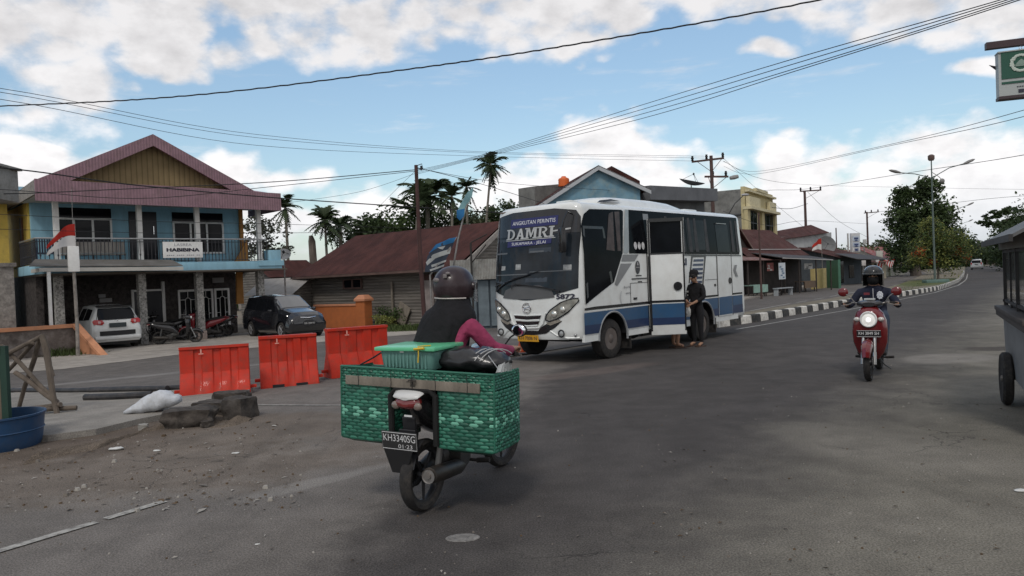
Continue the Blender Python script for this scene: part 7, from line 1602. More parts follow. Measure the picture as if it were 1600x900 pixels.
# thin tree right of the blue house
P = gp(408,44); k = 44/FPX
tree('sparse_tree', 'sparse grey green tree seen past the end of the blue balcony', P, [((0,0,AT(405,360,44).z+.42),(1.3,1.0,1.2),1),((.3,0,AT(405,385,44).z+.42),(1.5,1,1.2),1)], 1500, .22, LF['grey'], (3.4,.06), 150, limbs=9, clump=.22)
m = MB(); m.path([(0,0,0),(.05,0,4),(.0,0,6.4),(-.05,0,6.9)],[.28,.26,.24,.13],9); q = gp(490,50); o = m.build('dead_trunk', BARK); o.location = (q.x,50,-.42); o.scale.z = (AT(488,368,50).z+.42)/6.9; tag(o,'bare dead palm trunk standing above the shed roofs','tree stump')
# scrub by the plank house and weeds by the low wall
def bush(name, label, P, R_, n, leaf, lm, seed, group=None, lob=3):
    r = random.Random(seed); t = thing(name, label, 'bush', P, 0, group)
    lb = [((r.uniform(-.5,.5)*R_[0],r.uniform(-.4,.4)*R_[1],R_[2]*r.uniform(.4,.7)),(R_[0]*.6,R_[1]*.6,R_[2]*.55),1) for _ in range(lob)]
    mkobj('foliage', crown_mesh(lb, n, leaf, seed, clump=.35, shell=.3), lm, t); m = MB()
    for i in range(6): m.path([(r.uniform(-.2,.2)*R_[0],r.uniform(-.2,.2)*R_[1],0),(r.uniform(-.6,.6)*R_[0],r.uniform(-.5,.5)*R_[1],R_[2]*.8)],[.012+.01*R_[2],.006],5)
    m.build('stem', BARK, t); return t
q = G(628,510); bush('bush', 'rambling green shrub between orange pillar and plank house', q+Vector((0,.5,0)), (1.3,.8,.75), 3200, .10, LF['mid'], 5, lob=5)
q = G(600,512); bush('bush', 'low leafy shrub at the foot of the orange pillar', q+Vector((0,.3,0)), (.6,.5,.5), 1100, .09, LF['warm'], 6)
q = G(685,505); bush('bush', 'dark shrub under the plank house wall beside the rider', q+Vector((0,.5,0)), (1.0,.7,.7), 1500, .10, LF['dark'], 7)
q = G(100,548); bush('bush', 'tangle of weeds at the foot of the post with the flag', q+Vector((-.3,.6,0)), (.85,.6,.65), 2200, .12, LF['olive'], 8, lob=5)
gpts = [tuple(G(*p)[:2]) for p in ((75,552),(95,556),(115,553),(135,552),(60,548))]
grass('weeds', 'tufts of grass along the low peach coped wall', gpts, 1500, .34, 3, .35)
gpts = [tuple(G(*p)[:2]) for p in ((600,515),(620,517),(640,516),(660,514))]
grass('grass', 'long grass under the shrubs by the plank house', gpts, 1600, .30, 4, .5)
# big tree beyond the median
Y = 95; P = gp(1432,Y); k = Y/FPX
def lob(px, py, w_, h_, wt=1, dy=0): q = AT(px,py,Y); return ((q.x-P.x,dy,q.z+.42),(w_*k,w_*k*.9,h_*k),wt)
tree('broad_tree', 'tall dark broad crowned tree beyond the median', P, [lob(1412,305,16,14),lob(1448,296,22,18,1.2),lob(1395,335,0,0,.01) if False else lob(1410,340,24,28,1.6),lob(1450,335,34,36,2.4),lob(1432,370,42,32,2.6),lob(1412,400,26,24,1.3),lob(1470,345,20,26,1),lob(1462,380,26,30,1.2)], 19000, .42, [LF['dark'],LF['mid']], (4.8,.55), 201, mis=(0,0,0,1), clump=.26, shell=.6)
Y = 70; P = gp(1466,Y); k = Y/FPX
t = tree('flowering_tree', 'yellow green small tree with rusty flower clusters on the median', P, [lob(1460,375,30,26,2),lob(1440,400,24,22,1.2),lob(1490,380,26,28,1.6),lob(1478,405,30,22,1.6),lob(1455,355,18,14,.8),lob(1500,402,14,14,.6)], 15000, .20, [LF['warm'],LF['red'],LF['mid'],LF['olive']], (2.2,.09), 202, mis=(0,0,2,2,3), clump=.30, shell=.3)
mkobj('flower_clusters', crown_mesh([lob(1437,396,8,9),lob(1492,395,13,9,1.5),lob(1508,405,6,6,.5),lob(1452,410,7,6,.4)], 2200, .19, 5, clump=.5), LF['red'], t)
m = MB(); q = G(1462,443.5)-P; m.box((q.x,q.y,.2),(1.9,.8,.3),0,None,.08); m.build('planter', mat('planter_teal',(.10,.16,.14),.8,var=.2), t)
# trees down the road
for i, (px, py, w_, h_, Y, lm, lab, base) in enumerate((
    (1500,384,24,36,175,'dark','dark tree just left of the far van',0),(1574,376,26,34,120,'dark','dark roadside tree behind the silver van on the right',0),(1590,362,36,42,105,'dark','tall dark tree above the food cart roof',0),
    (1572,338,30,14,112,'dark','flat topped tree rising behind the food cart',0),(1528,392,24,18,210,'olive','distant tree closing the end of the road',0),(1490,395,20,24,185,'mid','pale green tree right of the median tree',0),
    (1352,395,20,16,105,'mid','green tree behind the light box sign',0),(1378,392,22,18,110,'olive','olive tree behind the cream board',0),(1398,402,16,16,118,'dark','low dark tree left of the broad tree',0),(1545,400,22,14,260,'dark','far low tree beyond the van',0),(1440,405,26,16,150,'dark','dark tree between broad tree and median tree',0),(1620,350,40,60,100,'dark','big dark tree at the right edge of the view',0))):
    P = gp(px,Y); k = Y/FPX; c = lambda a,b,w2,h2,wt: ((a*w_*k,0,AT(px,py+b*h_,Y).z+.42),(w2*w_*k,w2*w_*k,h2*h_*k),wt)
    flat = 'flat topped' in lab
    lb = [c(0,0,.8,.9,1.5),c(-.5,.5,.6,.7,1),c(.5,.4,.65,.7,1),c(0,.9,.8,.7,1)] if not flat else [c(-.5,-.2,.5,.5,.8),c(.3,-.6,.55,.45,1),c(.6,.5,.6,.5,1),c(-.2,.9,.7,.5,1),c(-1.0,.6,.35,.4,.5)]
    tree('roadside_tree', lab, P, lb, 4200 if not flat else 5000, .42 if Y < 150 else .8, LF[lm], (max(2.5,AT(px,py+h_*.8,Y).z),.22), 300+i, 'trees along the far road', clump=.32 if not flat else .2)
for i in range(16):
    px = 1460+i*22+r.uniform(-8,8); Y = r.uniform(190,330); P = gp(px,Y); hh = r.uniform(4,6.5)
    tree('distant_tree', 'far roadside tree blending into the dark line beyond the road end', P, [((0,0,hh*.62),(4.5,4,hh*.36),1),((r.uniform(-3,3),0,hh*.45),(3.5,3,hh*.3),1)], 900, 1.0, LF['dark'], (hh*.5,.25), 500+i, 'distant trees at the road end', limbs=2)
for i in range(14):
    px = 1180+i*20+r.uniform(-8,8); Y = r.uniform(130,170); P = gp(px,Y); hh = AT(px,r.uniform(383,398),Y).z+.42
    tree('back_tree', 'tree in the dark line behind the roadside shops', P, [((0,0,hh*.7),(4,4,hh*.33),1),((r.uniform(-3,3),0,hh*.45),(4.5,3,hh*.33),1)], 1300, .6, LF[r.choice(('dark','mid','olive'))], (hh*.5,.25), 600+i, 'trees behind the shops', limbs=2)
for i in range(20):
    px = -160+i*58+r.uniform(-10,10); Y = r.uniform(62,95); P = gp(px,Y); hh = AT(px,r.uniform(398,415) if px > 430 else r.uniform(395,420),Y).z+.42
    tree('back_tree', 'low tree in the dark line behind the houses', P, [((0,0,hh*.62),(3.4,3,hh*.42),1),((r.uniform(-2,2),0,hh*.4),(3.5,3,hh*.4),1)], 1300, .42, LF[r.choice(('dark','mid'))], (hh*.5,.2), 650+i, 'trees behind the houses', limbs=2)
q = G(1335,437); bush('bush', 'brown green bush at the foot of the light box sign', q+Vector((0,1.2,0)), (1.7,1.2,1.5), 2200, .16, LF['olive'], 11, lob=5)
q = G(1279,446); tree('shrub', 'small dark upright shrub before the yellow wall', q, [((0,0,1.3),(.5,.5,1.3),1)], 1200, .14, LF['dark'], (1.0,.05), 12, cat='bush', limbs=1)
gpts = [tuple((kb[k].lerp(kb[k+1],u)+Vector((-1.2-.25*(k-6),.8+.2*(k-6),0)))[:2]) for k in (7,8,9,10,11) for u in (0,.3,.6)]
grass('grass', 'short grass growing on the median past the striped kerb', gpts, 3500, .18, 6, .8)

# ================================================================ poles, lamps and wires
POLE = mat('rusty_pole', (.060,.030,.028), .8, var=.3, vs=3); POLE2 = mat('brown_pole', (.075,.045,.04), .7, var=.3)
P = gp(656,27); P.z = -.42; t = thing('utility_pole', 'rust brown utility pole standing before the plank house roof', 'utility pole', P, 0)
tp = AT(650,258,27)-P; m = MB(); m.path([(.12,0,0),tp*.5+Vector((.03,0,0)),tp],[.085,.075,.065],10); m.build('pole', POLE, t)
m = MB(); m.path([tp+Vector((0,0,-.03)),tp+Vector((.22,-.1,.02)),tp+Vector((.26,-.1,-.14)),tp+Vector((0,0,-.2))],.016,5); m.cyl(tp+Vector((.2,-.1,-.2)),tp+Vector((.2,-.1,-.05)),.04,.04,8); m.build('bracket', DARK, t)
def tpole(label, px, Y, pytop, arms, lean=0.0, r0=.14, extra=None):
    P = gp(px,Y); k = Y/FPX; t = thing('utility_pole', label, 'utility pole', P, 0); H = AT(px,pytop,Y).z-P.z; m = MB(); m.path([(lean,0,0),(0,0,H)],[r0,r0*.75],10); m.build('pole', POLE2, t)
    for (pa, ya, pb, yb, ins) in arms:
        a, b = AT(pa,ya,Y)-P, AT(pb,yb,Y)-P; m = MB(); m.box((a+b)/2,((b-a).length,.12,.12),0,Matrix.Rotation(-atan2(b.z-a.z,b.x-a.x),4,'Y')); ar = m.build('crossarm', POLE2, t)
        for u in ins: c = a.lerp(b,u); m = MB(); m.lathe([(.0,0),(.06,0),(.10,.07),(.06,.11),(.11,.18),(.07,.25),(.08,.32),(0,.34)], Matrix.Translation(c+Vector((0,0,.05))), 10); m.build('insulator', mat('insulator_dark',(.02,.018,.018),.3), ar)
        if ins: m = MB(); m.cyl(a.lerp(b,.15),Vector((0,0,a.lerp(b,.5).z-.8)),.02,.02,5); m.cyl(b.lerp(a,.05),Vector((0,0,a.lerp(b,.5).z-.8)),.02,.02,5); m.build('brace', POLE2, ar)
    if extra: extra(t, P, k)
    return t
def xtra(t, P, k):
    m = MB(); c = AT(1147,277,50)-P; m.lathe([(.0,-.3),(.12,-.28),(.15,0),(.12,.28),(0,.3)], Matrix.Translation(c) @ Matrix.Rotation(1.4,4,'Y'), 10); m.build('transformer_can', mat('can_grey',(.25,.25,.25),.6), t)
    m = MB(); a = AT(1122,362,50)-P; b = AT(1148,318,50)-P; c = AT(1162,305,50)-P; m.path([a,a.lerp(b,.6)+Vector((.05,0,.05)),b,c],.035,6); arm = m.build('lamp_arm', DARK, t)
    m = MB(); m.ball(c+Vector((.1,0,.03)),(.28,.1,.08),12,8); m.build('lamp_head', mat('lamp_grey',(.35,.35,.36),.4), arm)
tpole('transformer pole with two tilted crossarms behind the bus', 1118,50,243,((1081,253,1131,247,(.02,.46,.97)),(1101,276,1138,276,(.35,.9))), .0, .15, xtra)
tpole('T shaped utility pole above the white building roof', 1262,75,298,((1250,299,1283,297,(.03,.5,.97)),), .0, .16)
tpole('distant T shaped utility pole between light box and broad tree', 1358,108,331,((1350,333,1373,331,(.1,.5,.95)),), .0, .16)
tpole('thin dark pole left of the light box sign', 1309,80,356,(), 0, .08)
tpole('thin brown pole rising through the stall roof by the bus', 1189,46,332,(), 0, .07)
def streetlamp(label, px, Y, heads, pytop, three=False, base=None):
    P = base or gp(px,Y); k = Y/FPX; t = thing('street_lamp', label, 'street lamp', P, 0, 'street lamps on the median'); GP = mat('lamp_post_green', (.10,.13,.12), .6, .2, var=.2); LH = mat('lamp_head_grey', (.20,.195,.19), .5, var=.15)
    H = AT(px,pytop,Y).z-P.z; m = MB(); m.path([(0,0,0),(0,0,H*.45),(0,0,H)],[.10,.08,.05],10); m.build('post', GP, t)
    for (px1, py1) in heads:
        e = AT(px1,py1,Y)-P; s = Vector((0,0,H-(1.95 if three else .4))); sg = 1 if e.x > 0 else -1; d = e-s
        m = MB(); m.path([s,s+Vector((sg*.10,0,.35)),s+Vector((d.x*.16,0,max(d.z*.38,.45))),s+Vector((d.x*.55,0,d.z*.70+.12)),e],.04,7); arm = m.build('arm', GP, t)
        m = MB(); R = []; a = atan2(d.z,abs(d.x))*.55+.08
        for u, w_, h_ in ((0,.05,.05),(.15,.12,.10),(.45,.19,.15),(.8,.16,.12),(1.0,.05,.03)):
            c = e+Vector((sg*cos(a)*u*1.15,0,sin(a)*u*1.15)); R.append([c+Vector((0,w_*cos(q),h_*sin(q))) for q in [2*pi*j/12 for j in range(12)]])
        m.rings(R); m.build('lamp_head', LH, arm)
    if three: m = MB(); m.lathe([(.0,0),(.2,.0),(.28,.15),(.28,.45),(.15,.55),(0,.58)], Matrix.Translation((0,0,H-.05)), 12); m.build('top_lamp', mat('lamp_brown',(.12,.08,.07),.5), t)
    if three: m = MB(); e = AT(1471,280,Y)-P; m.path([(0,0,H-1.1),e+Vector((-.3,0,.3)),e],.03,5); m.ball(e+Vector((.05,0,-.15)),(.25,.15,.22),10,8); m.build('floodlight', LH, t)
streetlamp('tall street lamp with two arms and a square top light on the median', 1459, 68, ((1408,270),(1505,256)), 250, True, gp(1461,68))
streetlamp('second street lamp further along, showing one arm over the trees', 1484, 112, ((1511,321),), 336)
streetlamp('third far street lamp just above the distant trees', 1502, 165, ((1513,346),), 352)
def wire(name, label, pts, rad=.012, sag=0.0, n=10, wob=0.0, group=None):
    P = [AT(px,py,Y) for px,py,Y in pts]; out = []
    for i in range(len(P)-1):
        p0, p1, p2, p3 = P[max(i-1,0)], P[i], P[i+1], P[min(i+2,len(P)-1)]
        for k in range(n):
            t = k/n; q = .5*((2*p1)+(p2-p0)*t+(2*p0-5*p1+4*p2-p3)*t*t+(3*p1-p0-3*p2+p3)*t**3); out.append(q+Vector((0,0,wob*sin((i*n+k)*2.3))))
    out.append(P[-1]); m = MB(); m.path(out, rad*.74, 5); o = m.build(name, WIRE); return tag(o, label, 'cable', group)
wire('cable', 'thick twisted black cable crossing the whole sky from left to right', [(-500,185,20),(0,166,17),(300,149,15),(640,108,14),(900,69,13),(1280,0,12),(1800,-120,11)], .020, n=30, wob=.006)
for i, (a, b, c, lab) in enumerate(((138,208,246,'topmost of three thin wires slanting from the left edge'),(144,213,249,'middle of three thin wires slanting from the left edge'),(155,225,262,'lowest of three thin wires slanting from the left edge'))):
    wire('cable', lab, [(-500,a-48,14),(0,a,20),(400,b+2-(i==2)*0,32),(750,[237,239,244][i],44),(1100,[244,247,252][i],50)], [.012,.012,.012][i])
for i, (p, lab) in enumerate((((652,266,27),'uppermost'),((652,268,27),'second'),((652,270,27),'third'),((652,272,27),'lowest'))):
    wire('cable', lab+' wire of the bundle rising from the rusty pole to the upper right', [p,(760,240+i*1.5,23),(1000,165+i*7,16),(1240,92+i*8-(i==3)*4,11),(1590,-8+i*3,8),(1900,-110,6)], .0085)
wire('cable', 'thick black cable crossing before the pink fascia', [(-500,225,14),(0,262,19),(200,288,22),(430,309,25),(652,324,27),(850,337,30)], .026)
wire('cable', 'black cable from the pink fascia up to the rusty pole', [(-200,300,20),(0,303,22),(180,296,24),(430,284,26),(652,265,27)], .020)
wire('cable', 'sagging cable under the one tied to the rusty pole', [(-200,292,20),(0,296,21),(220,310,23),(430,291,25),(652,267,27)], .014)
wire('cable', 'cable falling from the rusty pole behind the bus roof', [(652,262,27),(750,287,30),(850,318,34)], .016)
wire('cable', 'thin cable falling from the rusty pole towards the blue gable', [(652,263,27),(800,287,33),(1000,300,40)], .012)
wire('cable', 'thin wire across the balcony windows', [(-200,330,16),(0,335,20),(240,346,24),(430,350,26),(690,358,30)], .010)
wire('cable', 'second thin wire lower across the balcony windows', [(-200,352,16),(0,358,20),(240,364,24),(430,364,26),(640,362,29)], .010)
wire('cable', 'upper guy wire from the rusty pole over the plank roof', [(652,270,27),(560,300,27),(440,318,27)], .008)
wire('cable', 'short guy wire from the rusty pole into the trees', [(650,266,27),(620,295,27),(590,325,28)], .008)
for i, (a, b, c) in enumerate(((268,180,'higher'),(272,190,'lower'))): wire('cable', c+' of two wires from the transformer pole to the right edge', [(1131,a-16+4*i,50),(1180,a,46),(1380,a-40-i*2,30),(1600,b-8,18),(1900,b-110,12)], .012)
wire('cable', 'wire from the T shaped pole rising past the street lamp', [(1150,300,60),(1205,297,66),(1262,295,75),(1420,270,50),(1600,242,36),(1900,180,24)], .022)
wire('cable', 'level wire behind the street lamp head', [(1130,252,50),(1220,285,60),(1380,292,90),(1600,296,80),(1900,300,70)], .016)
wire('cable', 'slack wire from the T shaped pole left to the yellow building', [(1206,324,64),(1235,326,68),(1262,318,75)], .030)
wire('cable', 'wire descending from the T shaped pole to the far pole', [(1262,300,75),(1310,345,90),(1358,372,108)], .022)
wire('cable', 'steep wire from the transformer pole down to the brown house', [(1131,248,50),(1200,310,60),(1290,382,75)], .014)
wire('cable', 'long wire from the far pole across to the right edge', [(1358,333,108),(1480,318,100),(1600,306,90),(1900,290,80)], .030)
wire('cable', 'thin wire along the shops under the T shaped pole', [(1130,330,46),(1200,352,60),(1262,345,75),(1358,350,108)], .020)

# ================================================================ banners by the bus, hanging sign, cart
def bentflag(label, Y, rod, poly, cols, prints):
    a = AT(*rod[0],Y); P = Vector((a.x,a.y,gz(a.x,a.y))); t = thing('banner', label, 'banner', P, 0)
    m = MB(); m.path([Vector((0,0,0))]+[AT(x,y,Y)-P for x,y in rod],[.03]*(len(rod))+[.012],6); m.build('rod', STEEL, t)
    q = [AT(x,y,Y)-P for x,y in poly]; cx = sum((v.x for v in q))/len(q)
    def fn(x, z): return Vector((x, -.05+.06*sin(x*9+z*5), z))
    for k, (pl_, c) in enumerate(cols):
        m = MB(); pp_ = [AT(x,y,Y)-P for x,y in pl_]; xs = [v.x for v in pp_]; zs = [v.z for v in pp_]
        m.patch([(v.x,v.z) for v in pp_], lambda x,z,k=k: fn(x,z)+Vector((0,-.006*k,0)), [min(xs)+(max(xs)-min(xs))*i/8 for i in range(1,8)], [min(zs)+(max(zs)-min(zs))*i/8 for i in range(1,8)]); m.build('cloth' if k == 0 else 'print', c, t)
    return t
NB = mat('banner_navy',(.035,.045,.065),.8,transl=.2); BB = mat('banner_blue',(.03,.16,.36),.8,transl=.3); BW = mat('banner_white',(.42,.44,.44),.8,transl=.3); BT = mat('banner_teal',(.20,.36,.38),.8,transl=.3)
bentflag('curved navy, blue and white feather banner beside the rusty pole', 24, [(672,430),(690,405),(705,385),(714,370)], [(712,370),(708,372)],
  [([(664,425),(668,400),(680,384),(700,376),(712,371),(708,384),(700,400),(688,424)], NB),([(670,396),(682,382),(702,373),(713,371),(709,379),(690,384)], BB),([(666,410),(676,398),(705,388),(703,396),(680,404),(668,415)], BW),([(684,387),(696,384),(692,390),(688,389)], BW),([(674,414),(698,406),(697,409),(675,418)], BW),([(672,421),(695,413),(694,416),(673,424)], BW)], None)
bentflag('pale teal and bright blue feather banner against the palms', 24.5, [(706,430),(716,372),(728,325),(739,297)], [(739,297)],
  [([(715,330),(720,318),(730,302),(740,292),(738,306),(728,326),(725,338),(719,344),(714,339)], BT),([(714,329),(726,326),(725,338),(719,345),(714,340)], BB)], None)
def hangsign():
    Y = 8.0; a = AT(1557,84,Y); P = AT(1690,500,Y); P.z = 0; t = thing('hanging_sign', 'green and white sign hanging from a steel arm at upper right', 'sign', P, 0)
    d = Vector((cos(.35),-sin(.35),0)); GN = mat('sign_green',(.018,.080,.055),.5,var=.08); SW = mat('sign_white',(.36,.385,.38),.5,var=.06)
    o = a-P; w_, h_ = .62, .50; rz = -.35; M = Matrix.Translation(o) @ Matrix.Rotation(rz,4,'Z')
    def B(nm, x, z, sx, sz, m_, y=0, th=.03, par=t): m = MB(); m.X = M; m.box((x,y,-z),(sx,th,sz)); m.X = None; return m.build(nm, m_, par)
    bx = B('box', w_/2, h_/2, w_, h_, SW, 0, .12)
    B('green_panel', w_/2+.01, .15, w_-.03, .285, GN, -.062, .01, bx); B('green_band', w_/2+.01, .335, w_-.03, .022, GN, -.062, .01, bx); B('bottom_edge', w_/2, h_-.012, w_+.01, .03, mat('edge_brown',(.05,.035,.04),.5), -.005, .14, bx); B('top_edge', w_/2, .004, w_+.01, .012, SW, -.005, .14, bx)
    m = MB(); m.X = M
    for k in range(26): q = 2*pi*k/26; m.ball((.20+.082*cos(q),-.072,-.14+.082*sin(q)),(.016+.005*(k%3),.004,.014),7,5)
    m.X = None; m.build('emblem_wreath', mat('emblem_pale',(.42,.47,.42),.6,var=.2), bx)
    m = MB(); m.X = M; m.box((.20,-.07,-.165),(.10,.008,.02)); m.ext([(.15,-.072,-.155),(.25,-.072,-.155),(.225,-.072,-.115),(.205,-.072,-.10),(.18,-.072,-.12)],(0,-.003,0)); m.X = None; m.build('emblem_centre', mat('emblem_grey',(.20,.27,.23),.6), bx)
    m = MB(); m.X = M; [m.box((.17+.022*k,-.064,-.385-.0),(.014,.006,.008)) for k in range(18)]; m.box((.20,-.064,-.432),(.05,.006,.035)); m.X = None; m.build('small_print', INK, bx)
    m = MB(); m.X = M; m.ball((.33,-.066,-.425),(.06,.004,.025),18,8); m.X = None; m.build('oval_mark', mat('mark_dark',(.06,.09,.09),.6), bx)
    m = MB(); m.X = M; m.box((.6,0,.09),(1.4,.08,.07)); m.X = None; arm = m.build('arm', mat('arm_dark',(.05,.03,.035),.5), t)
    m = MB(); m.X = M; [m.path([(x+.014*cos(q),0,.035+.022*sin(q)) for q in [2*pi*k/10 for k in range(10)]],.004,5,loop=True) for x in (.22,.5)]; m.X = None; m.build('hook', CHROME, arm)
    e = M @ Vector((1.28,0,.09)); m = MB(); m.path([(e.x,e.y,-.0),(e.x,e.y,e.z+.3)],.05,10); m.build('post', STEEL, t)
    m = MB(); m.X = M; m.face([(-.06,.05,-.10),(.0,.05,-.12),(.0,.05,-.16)]); m.ext([(-.06,.05,-.10),(.0,.05,-.12),(.0,.05,-.16)],(0,.01,0)); m.X = None; m.build('loose_tab', mat('edge_brown',(.05,.035,.04),.5), bx)
hangsign()
def cart():
    P = G(1577,632); t = thing('food_cart', 'grey metal food cart with glass case and pitched roof at the right edge', 'food cart', P, radians(-28.6))
    ZN = mat('cart_sheet', (.24,.25,.255), .45, .35, var=.15, vs=2.5, dirt=(.13,.12,.11), dirt_amt=.4); FRM = mat('cart_frame', (.035,.033,.033), .6, var=.2); GL = mat('cart_glass', (.05,.055,.05), .06, alpha=.6, coat=1)
    x0, x1, y0, y1 = .02, .85, -1.9, .62
    m = MB(); m.ext([(x0+.0,y0,.99),(x0,y1,.99),(x0+.05,y1,.42),(x0+.30,y0,.18),(x0+.30,-.4,.18)],(x1-x0-.05,0,0)) if False else None
    m = MB(); m.rings([[(x0+.02,y1,.30),(x1,y1,.30),(x1,y0,.30),(x0+.02,y0,.30)],[(x0,y1,1.0),(x1,y1,1.0),(x1,y0,1.0),(x0,y0,1.0)]]); m.build('body', ZN, t)
    m = MB(); m.box(((x0+x1)/2-.03,(y0+y1)/2,1.02),(x1-x0+.10,y1-y0+.06,.05),0,None,.01); m.box((x0-.05,(y0+y1)/2,.965),(.03,y1-y0+.1,.06)); m.build('counter', mat('counter_wood',(.06,.05,.045),.7,var=.3,vs=4), t)
    for x in (x0+.03,x1-.03):
        for y in (y0+.03,-.6,y1-.03): m = MB(); m.box((x,y,1.37),(.04,.04,.68)); m.build('post', FRM, t)
    for y in (.0,): m = MB(); m.box((x0+.03,y,1.37),(.025,.025,.68)); m.build('post', FRM, t)
    m = MB(); m.box((x0+.03,(y0+y1)/2,1.10),(.03,y1-y0,.03)); m.box((x0+.03,(y0+y1)/2,1.66),(.03,y1-y0,.03)); m.box(((x0+x1)/2,y1-.03,1.10),(x1-x0,.03,.03)); m.build('rail', FRM, t)
    for (ya,yb) in ((y0+.06,-.63),(-.57,y1-.06)): m = MB(); m.box((x0+.03,(ya+yb)/2,1.38),(.008,yb-ya,.52)); m.build('pane', GL, t)
    m = MB(); m.box(((x0+x1)/2,y1-.03,1.38),(x1-x0-.1,.008,.52)); m.build('pane', GL, t)
    m = MB(); m.box(((x0+x1)/2,(y0+y1)/2,1.25),(x1-x0-.12,y1-y0-.2,.015)); m.build('shelf', ZN, t)
    for i in range(6): m = MB(); m.lathe([(.05,0),(.055,.02),(.055,.12),(.03,.15),(.03,.18),(0,.18)], Matrix.Translation((x0+.22+.1*(i%2),y1-.35-.33*i,1.05)), 12); m.build('jar', mat('jar_'+str(i%3),((.2,.09,.04),(.25,.22,.15),(.12,.14,.08))[i%3],.3), t)
    # valance and roof
    m = MB(); m.ext([(x0-.02,y0-.05,1.68),(x0-.02,y1+.03,1.68),(x0-.02,y1+.03,1.83),(x0-.02,y0-.05,1.83)],(.02,0,0)); m.ext([(x0,y1+.02,1.68),(x1,y1+.02,1.68),(x1,y1+.02,1.83),(x0,y1+.02,1.83)],(0,.02,0)); m.build('valance', mat('valance_grey',(.20,.195,.18),.7,var=.15), t)
    m = MB(); m.ext([(x0-.17,y0-.3,1.75),(x0-.17,y1+.10,1.75),(.44,y1+.10,2.07),(.44,y0-.3,2.07)],(0,0,.03)); m.ext([(.44,y0-.3,2.07),(.44,y1+.10,2.07),(x1+.3,y1+.10,1.80),(x1+.3,y0-.3,1.80)],(0,0,.03)); m.build('roof', mat('cart_roof',(.10,.10,.10),.6,var=.25,vs=2), t)
    m = MB(); m.box((x0-.17,(y0+y1)/2-.1,1.755),(.03,y1-y0+.42,.06)); m.build('roof_edge', FRM, t)
    for s, x in ((1,.0),(-1,x1)):
        for y in (.0,):
            M = Matrix.Translation((x-.02*s,y,.285)) @ Matrix.Rotation(pi/2,4,'Y'); m = MB(); m.lathe([(.20,-.035),(.255,-.05),(.28,-.03),(.285,0),(.28,.03),(.255,.05),(.20,.035)], M, 32); w_ = m.build('wheel', RUB, t)
            m = MB(); m.lathe([(.205,-.03),(.20,0),(.205,.03),(.19,.03),(.185,0),(.19,-.03)], M, 26, cap=False); m.lathe([(0,-.05),(.03,-.05),(.03,.05),(0,.05)], M, 12); [m.cyl(M @ Vector((.02*cos(q),.02*sin(q),.02)), M @ Vector((.19*cos(q),.19*sin(q),0)), .006, seg=5) for q in [2*pi*k/10 for k in range(10)]]; m.build('rim', STEEL, w_)
    m = MB(); m.cyl((-.06,0,.285),(x1+.06,0,.285),.018,seg=8); m.build('axle', DARK, t)
    m = MB(); m.box((.12,y0+.2,.15),(.05,.05,.3)); m.box((x1-.1,y0+.2,.15),(.05,.05,.3)); m.build('stand', DARK, t)
cart()

# ================================================================ things lying at the left
POLEW = mat('dark_pole_wood', (.105,.085,.068), .9, var=.45, vs=6, bump=.6, stretch=(1,1,.3))
def trestle():
    P = G(75,650); t = thing('wooden_trestle', 'rough trestle of weathered poles standing behind the blue tub', 'trestle', P, 0)
    def pole(a, b, r0, nm='pole'):
        A_, B_ = AT(*a)-P, AT(*b)-P; m = MB(); r0 *= .72; m.path([A_,A_.lerp(B_,.33)+Vector((.01,0,.01)),A_.lerp(B_,.7)-Vector((.01,0,0)),B_],[r0,r0*1.05,r0*.95,r0*.9],9); m.build(nm, POLEW, t)
    pole((-30,575,10.4),(68,524,10.2),.045,'top_pole'); pole((66,524,10.2),(91,655,9.95),.055,'leg'); pole((63,528,10.3),(30,636,11.0),.045,'leg'); pole((52,536,10.35),(-5,600,11),.04,'leg')
    pole((2,540,10.4),(90,628,10.1),.04,'brace'); pole((24,582,10.3),(93,632,10.05),.045,'brace'); pole((69,530,10.15),(83,588,10.1),.04,'brace'); pole((40,545,10.5),(52,535,10.2),.03,'brace')
    pole((64,640,10.0),(120,637,10.1),.05,'ground_pole'); pole((15,645,10.2),(95,632,10.0),.05,'ground_pole')
trestle()
def tub():
    P = G(-38,709)+Vector((0,.30,0)); t = thing('plastic_tub', 'large dark blue plastic tub cut off by the left edge', 'tub', P, 0)
    m = MB(); m.lathe([(0,.012),(.40,.012),(.41,0),(.43,.05),(.445,.18),(.46,.32),(.475,.33),(.475,.35),(.45,.35),(.44,.31),(.41,.05),(0,.04)], None, 40, cap=False); m.build('tub', mat('tub_blue',(.018,.055,.125),.45,var=.15,vs=3,dirt=(.08,.08,.085),dirt_amt=.35), t)
    m = MB(); m.path([(.448*cos(q),.448*sin(q),.18) for q in [2*pi*k/40 for k in range(40)]],.008,5,loop=True); m.build('rib', mat('tub_blue',(.018,.055,.125),.45), t)
    P = P+Vector((-.06,.05,.03)); t = thing('board_frame', 'dark green frame filled with plywood standing in the blue tub', 'board', P, -.08)
    G_ = mat('frame_green',(.018,.045,.032),.6,var=.2); m = MB(); m.box((.17,0,.52),(.075,.05,1.05)); m.box((-.22,0,1.0),(.75,.05,.09)); m.box((-.22,0,.72),(.7,.04,.03)); m.build('frame', G_, t)
    m = MB(); m.box((-.22,.0,.36),(.70,.02,.70)); m.build('plywood', mat('plywood',(.15,.11,.08),.8,var=.25,vs=2,stretch=(1,1,.3)), t)
    m = MB(); m.box((-.22,.0,.86),(.70,.01,.26)); m.build('mesh', mat('mesh_black',(.02,.025,.022),.8), t)
    m = MB(); [m.box((-.02+.05*k,-.006,.86),(.012,.008,.22)) for k in range(4)]; m.build('slat', G_, t)
tub()
